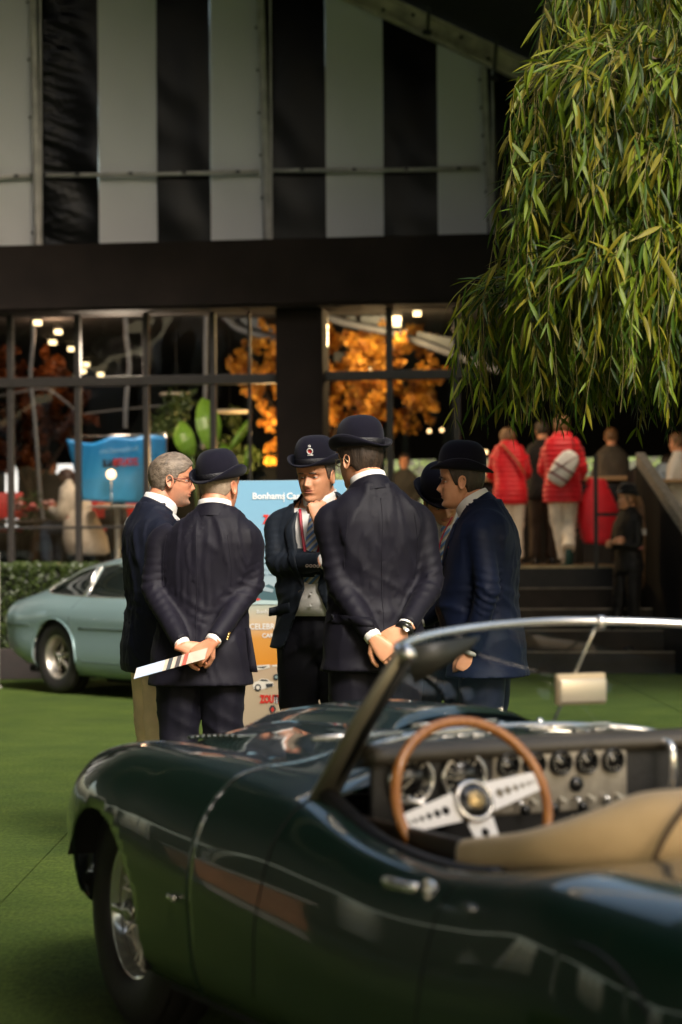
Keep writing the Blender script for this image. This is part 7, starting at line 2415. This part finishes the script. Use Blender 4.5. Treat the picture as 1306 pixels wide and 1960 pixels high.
def btxt(s, px, py, size, m, bold=0.0, xs=1.0, left=False, spacing=1.0):
    v, f = text_vf(s, size, bold, .0008, xs, spacing=spacing)
    c = W(px, py, Yp - .006)
    if left:
        mn = min(q[0] for q in v); v = [(q[0] - mn, q[1], q[2]) for q in v]
    return mesh('lettering', xf((v, f), Matrix.Translation(c)), m, board, False)
btxt('Bonhams', 484, 950, .050, LW, .0012, left=True)
btxt('|', 543, 950, .060, LW, left=True)
btxt('Cars', 549, 950, .050, LW, .0012, left=True)
btxt('ZOUTE', 503, 995, .066, LR, .004, .62, left=True)
btxt('SALE', 543, 995, .066, LW, .004, .62, left=True)
for i, (a, b_) in enumerate(((455, 620), (455, 600), (455, 560), (458, 620), (458, 590), (458, 615))):
    py = (1047, 1051, 1066, 1078, 1090, 1100)[i]
    btxt('Lorem' if False else 'important collectors motor cars', a, py, .018, LG, left=True, xs=1.05)
btxt('Bonhams|Cars', 492, 1171, .030, LW, left=True)
btxt('CELEBRATED', 478, 1200, .046, LW, .0008, .92, left=True)
btxt('CARS', 503, 1216 - 0, .050, LW, .0008, .95, left=True) if False else None
btxt('CARS', 502, 1217, .034, LW, .0008, .95, left=True)
btxt('ZOUTE', 497, 1339, .058, LR, .004, .60, left=True)
btxt('SALE', 525, 1339, .058, LW, .004, .60, left=True)
def flat(pts, m, name='printed_car', y=Yp - .006, par=None):
    V = [W(px, py, y) for px, py in pts] + [W(px, py, y) + Vector((0, .002, 0)) for px, py in pts]
    n = len(pts)
    return mesh(name, (V, [tuple(range(n)), tuple(range(2 * n - 1, n - 1, -1))] + [(i, (i + 1) % n, n + (i + 1) % n, n + i) for i in range(n)]), m, par or board, False)
def ringpx(cx, cy, r, m, n=14, y=Yp - .0085, name='printed_wheel'):
    return flat([(cx + r * math.cos(2 * math.pi * k / n), cy + r * 1.1 * math.sin(2 * math.pi * k / n)) for k in range(n)], m, name, y)
CW = mat('print_cream', (.68, .64, .56), .5); CD = mat('print_dark', (.03, .035, .04), .5)
# small white car
flat([(484, 1312), (487, 1306), (495, 1303), (500, 1299), (512, 1300), (517, 1304), (523, 1306), (524, 1313), (516, 1316), (500, 1320), (486, 1319)], CW)
flat([(497, 1303), (501, 1300), (511, 1301), (514, 1304)], CD, y=Yp - .008); ringpx(494, 1316, 6.2, CD); ringpx(494, 1316, 3.4, CW, y=Yp - .0105)
flat([(509, 1309), (523, 1308), (522, 1314), (510, 1316)], CD, y=Yp - .008)
# small pale racing car
flat([(524, 1292), (536, 1288), (548, 1288), (552, 1296), (530, 1299)], mat('print_teal', (.22, .32, .33), .5)); ringpx(529, 1296, 5.5, CD); ringpx(545, 1298, 5.0, CD); ringpx(529, 1296, 2.6, MATS['print_teal'], y=Yp - .0105)
flat([(536, 1290), (538, 1283), (541, 1290)], CD, y=Yp - .008)
flat([(484, 1275), (516, 1272), (517, 1278), (505, 1281), (486, 1283)], CW); flat([(488, 1277), (512, 1275), (505, 1279)], CD, y=Yp - .008)
flat([(520, 1273), (560, 1270), (560, 1276), (522, 1276)], CW)
# large dark car on the blue poster
flat([(470, 1157), (472, 1142), (490, 1138), (500, 1124), (515, 1118), (540, 1132), (600, 1140), (620, 1157)], mat('print_green', (.06, .12, .14), .4))
flat([(486, 1148), (540, 1150), (600, 1152), (600, 1157), (474, 1157)], mat('print_mint', (.40, .52, .52), .5), y=Yp - .008)
flat([(500, 1130), (506, 1122), (524, 1128), (522, 1134)], mat('print_glass', (.30, .38, .42), .4), y=Yp - .008)
flat([(487, 1147), (494, 1145), (500, 1147), (494, 1150)], LR, y=Yp - .010)
# crest
flat([(515, 1357), (519, 1350), (525, 1350), (529, 1357), (526, 1366), (522, 1370), (518, 1366)], CD, 'printed_crest'); flat([(518.5, 1358), (522, 1353), (525.5, 1358), (522, 1364)], LR, 'printed_crest', y=Yp - .008)
mesh('foot', join(box(xc_ - .2, Yp + .02, .02, .06, .4, .04), box(xc_ + .2, Yp + .02, .02, .06, .4, .04), box(xc_ - .2, Yp + .05, zl / 2, .03, .02, zl + .2), box(xc_ + .2, Yp + .05, zl / 2, .03, .02, zl + .2)), mat('black_steel', (.01, .01, .01), .5), board, False)

# table with flowers at left, chairs
def table(label, px, py_top, Y, w, d_, m, zf=ZD):
    c = W(px, py_top, Y)
    r = empty('table', (c.x, c.y, zf), 0, label, 'table'); h = c.z - zf
    mesh('tabletop', box(0, 0, h - .02, w, d_, .04, bev=.006), m, r, False)
    for sx in (-1, 1):
        for sy in (-1, 1): mesh('leg', box(sx * (w / 2 - .05), sy * (d_ / 2 - .05), (h - .04) / 2, .04, .04, h - .04), MATS['black_steel'], r, False)
    return r
table('long dark table with flowers inside by the left windows', 60, 995, 28.2, 1.0, .7, mat('table_dark', (.03, .018, .012), .4))
table('pale wooden table at the far right of the deck', 1330, 918, 27.4, .9, .6, mat('table_wood', (.40, .24, .11), .5), ZD)
fl = empty('flower_arrangement', W(62, 994, 28.1), 0, 'bunch of pink and red flowers on the dark table at left', 'flowers')
for i in range(16):
    a = Vector((rnd.uniform(-.28, .28), rnd.uniform(-.1, .1), rnd.uniform(.05, .24)))
    o = mesh('flower', xf(lathe([(.045 * math.sin(t) * (1 + .15 * math.sin(t * 5)), .035 * math.cos(t)) for t in [math.pi * k / 6 for k in range(7)]], 9), Matrix.Translation(a)), mat('flower_%d' % (i % 3), ((.55, .12, .12), (.50, .03, .03), (.55, .28, .25))[i % 3], .6), fl)
mesh('stems', leaf_cloud([(0, 0, .08, 1, .25)], 260, .02, 4), MATS['dark_green_leaf'], fl)
# red quilted coat hanging over a chair on the deck, and bar chairs
def chair(label, px, Y, m, group=None, rz=0.0, zf=ZD, h=.45):
    r = empty('chair', (Xat(px, Y), Y, zf), rz, label, 'chair', group)
    mesh('seat', box(0, 0, h, .42, .42, .04, bev=.012), m, r)
    mesh('backrest', box(0, -.20, h + .30, .40, .03, .32, bev=.012), m, r)
    for sx in (-1, 1):
        for sy in (-1, 1):
            mesh('leg', tube([(sx * .18, sy * .18, h), (sx * .20, sy * .21, 0)], .012, 6), MATS['black_steel'], r)
    return r
chair('chair under the hanging red quilted coat on the deck', 1143, 26.9, MATS['black_steel'], None, 0)
rc = mesh('quilted_coat', ([], []), RED, None)
rings = []
for i in range(26):
    t = i / 25; z = .98 - .75 * t
    a = .10 + .17 * math.sin(min(1, t * 1.5) * math.pi * .5) + .012 * math.sin(z * 110)
    b_ = .08 + .10 * t + .012 * math.sin(z * 110)
    rings.append([(x_ + .03 * t, y_ - .05, z_ - .10 * x_) for x_, y_, z_ in ering(0, 0, z, a * (1 - .25 * t * t), b_, 28, .8)])
v, f = loft(rings)
rc.data.from_pydata([tuple(q) for q in v], [], [tuple(q) for q in f]); rc.data.polygons.foreach_set('use_smooth', [True] * len(rc.data.polygons))
rc.location = (Xat(1143, 26.8), 26.8, ZD)
tag(rc, 'red quilted coat draped over a chair back beside the balustrade', 'coat')
for i, (px, Yc, lb) in enumerate(((172, 28.2, 'red chair beneath the seated woman in cream coat'), (8, 28.6, 'red chair at the far left edge inside'), (240, 28.6, 'red chair to the right of the cream coat inside'))):
    chair(lb, px, Yc, mat('red_chair', (.45, .012, .012), .45), None, .3 * i)
# bar counter behind the red jackets
bar = empty('bar_counter', (Xat(1040, 28.4), 28.4, ZD), PY, 'wooden bar counter in front of the leaning woman', 'counter')
mesh('counter_top', box(0, 0, 1.02, 2.2, .5, .05, bev=.01), MATS['table_wood'], bar, False)
mesh('counter_front', box(0, .05, .5, 2.1, .4, .98), DECKB, bar, False)
# low pale bollard legs etc. of white tables seen at the base of left windows
o = mesh('white_table', join(lathe([(.001, .72), (.34, .72), (.34, .70), (.03, .69), (.03, .03), (.2, .02), (.2, 0), (.001, 0)], 24)), WHITEMETAL, None)
o.location = (Xat(225, 27.4), 27.4, ZD); tag(o, 'round white pedestal table inside below the reflected blue banner', 'table')

# unseen block added at left for a warm reflection in the roadster's flank
pl_ = empty('reflection_block', (-6.0, 10.4, 0), rad(38), 'unseen low block added for the warm reflection in the roadster flank', 'reflection_block')
mesh('front', box(0, 0, .46, .55, .9, .50, bev=.01), mat('reflected_terracotta', (.42, .17, .08), .6, var=.15), pl_, False)
mesh('added_block_base', box(0, 0, .10, .5, .8, .20), mat('added_block_grey', (.30, .28, .26), .6), pl_, False)
mesh('tabletop', box(0, 0, .74, .62, 1.0, .05, bev=.008), mat('pale_top', (.5, .48, .45), .4), pl_, False)
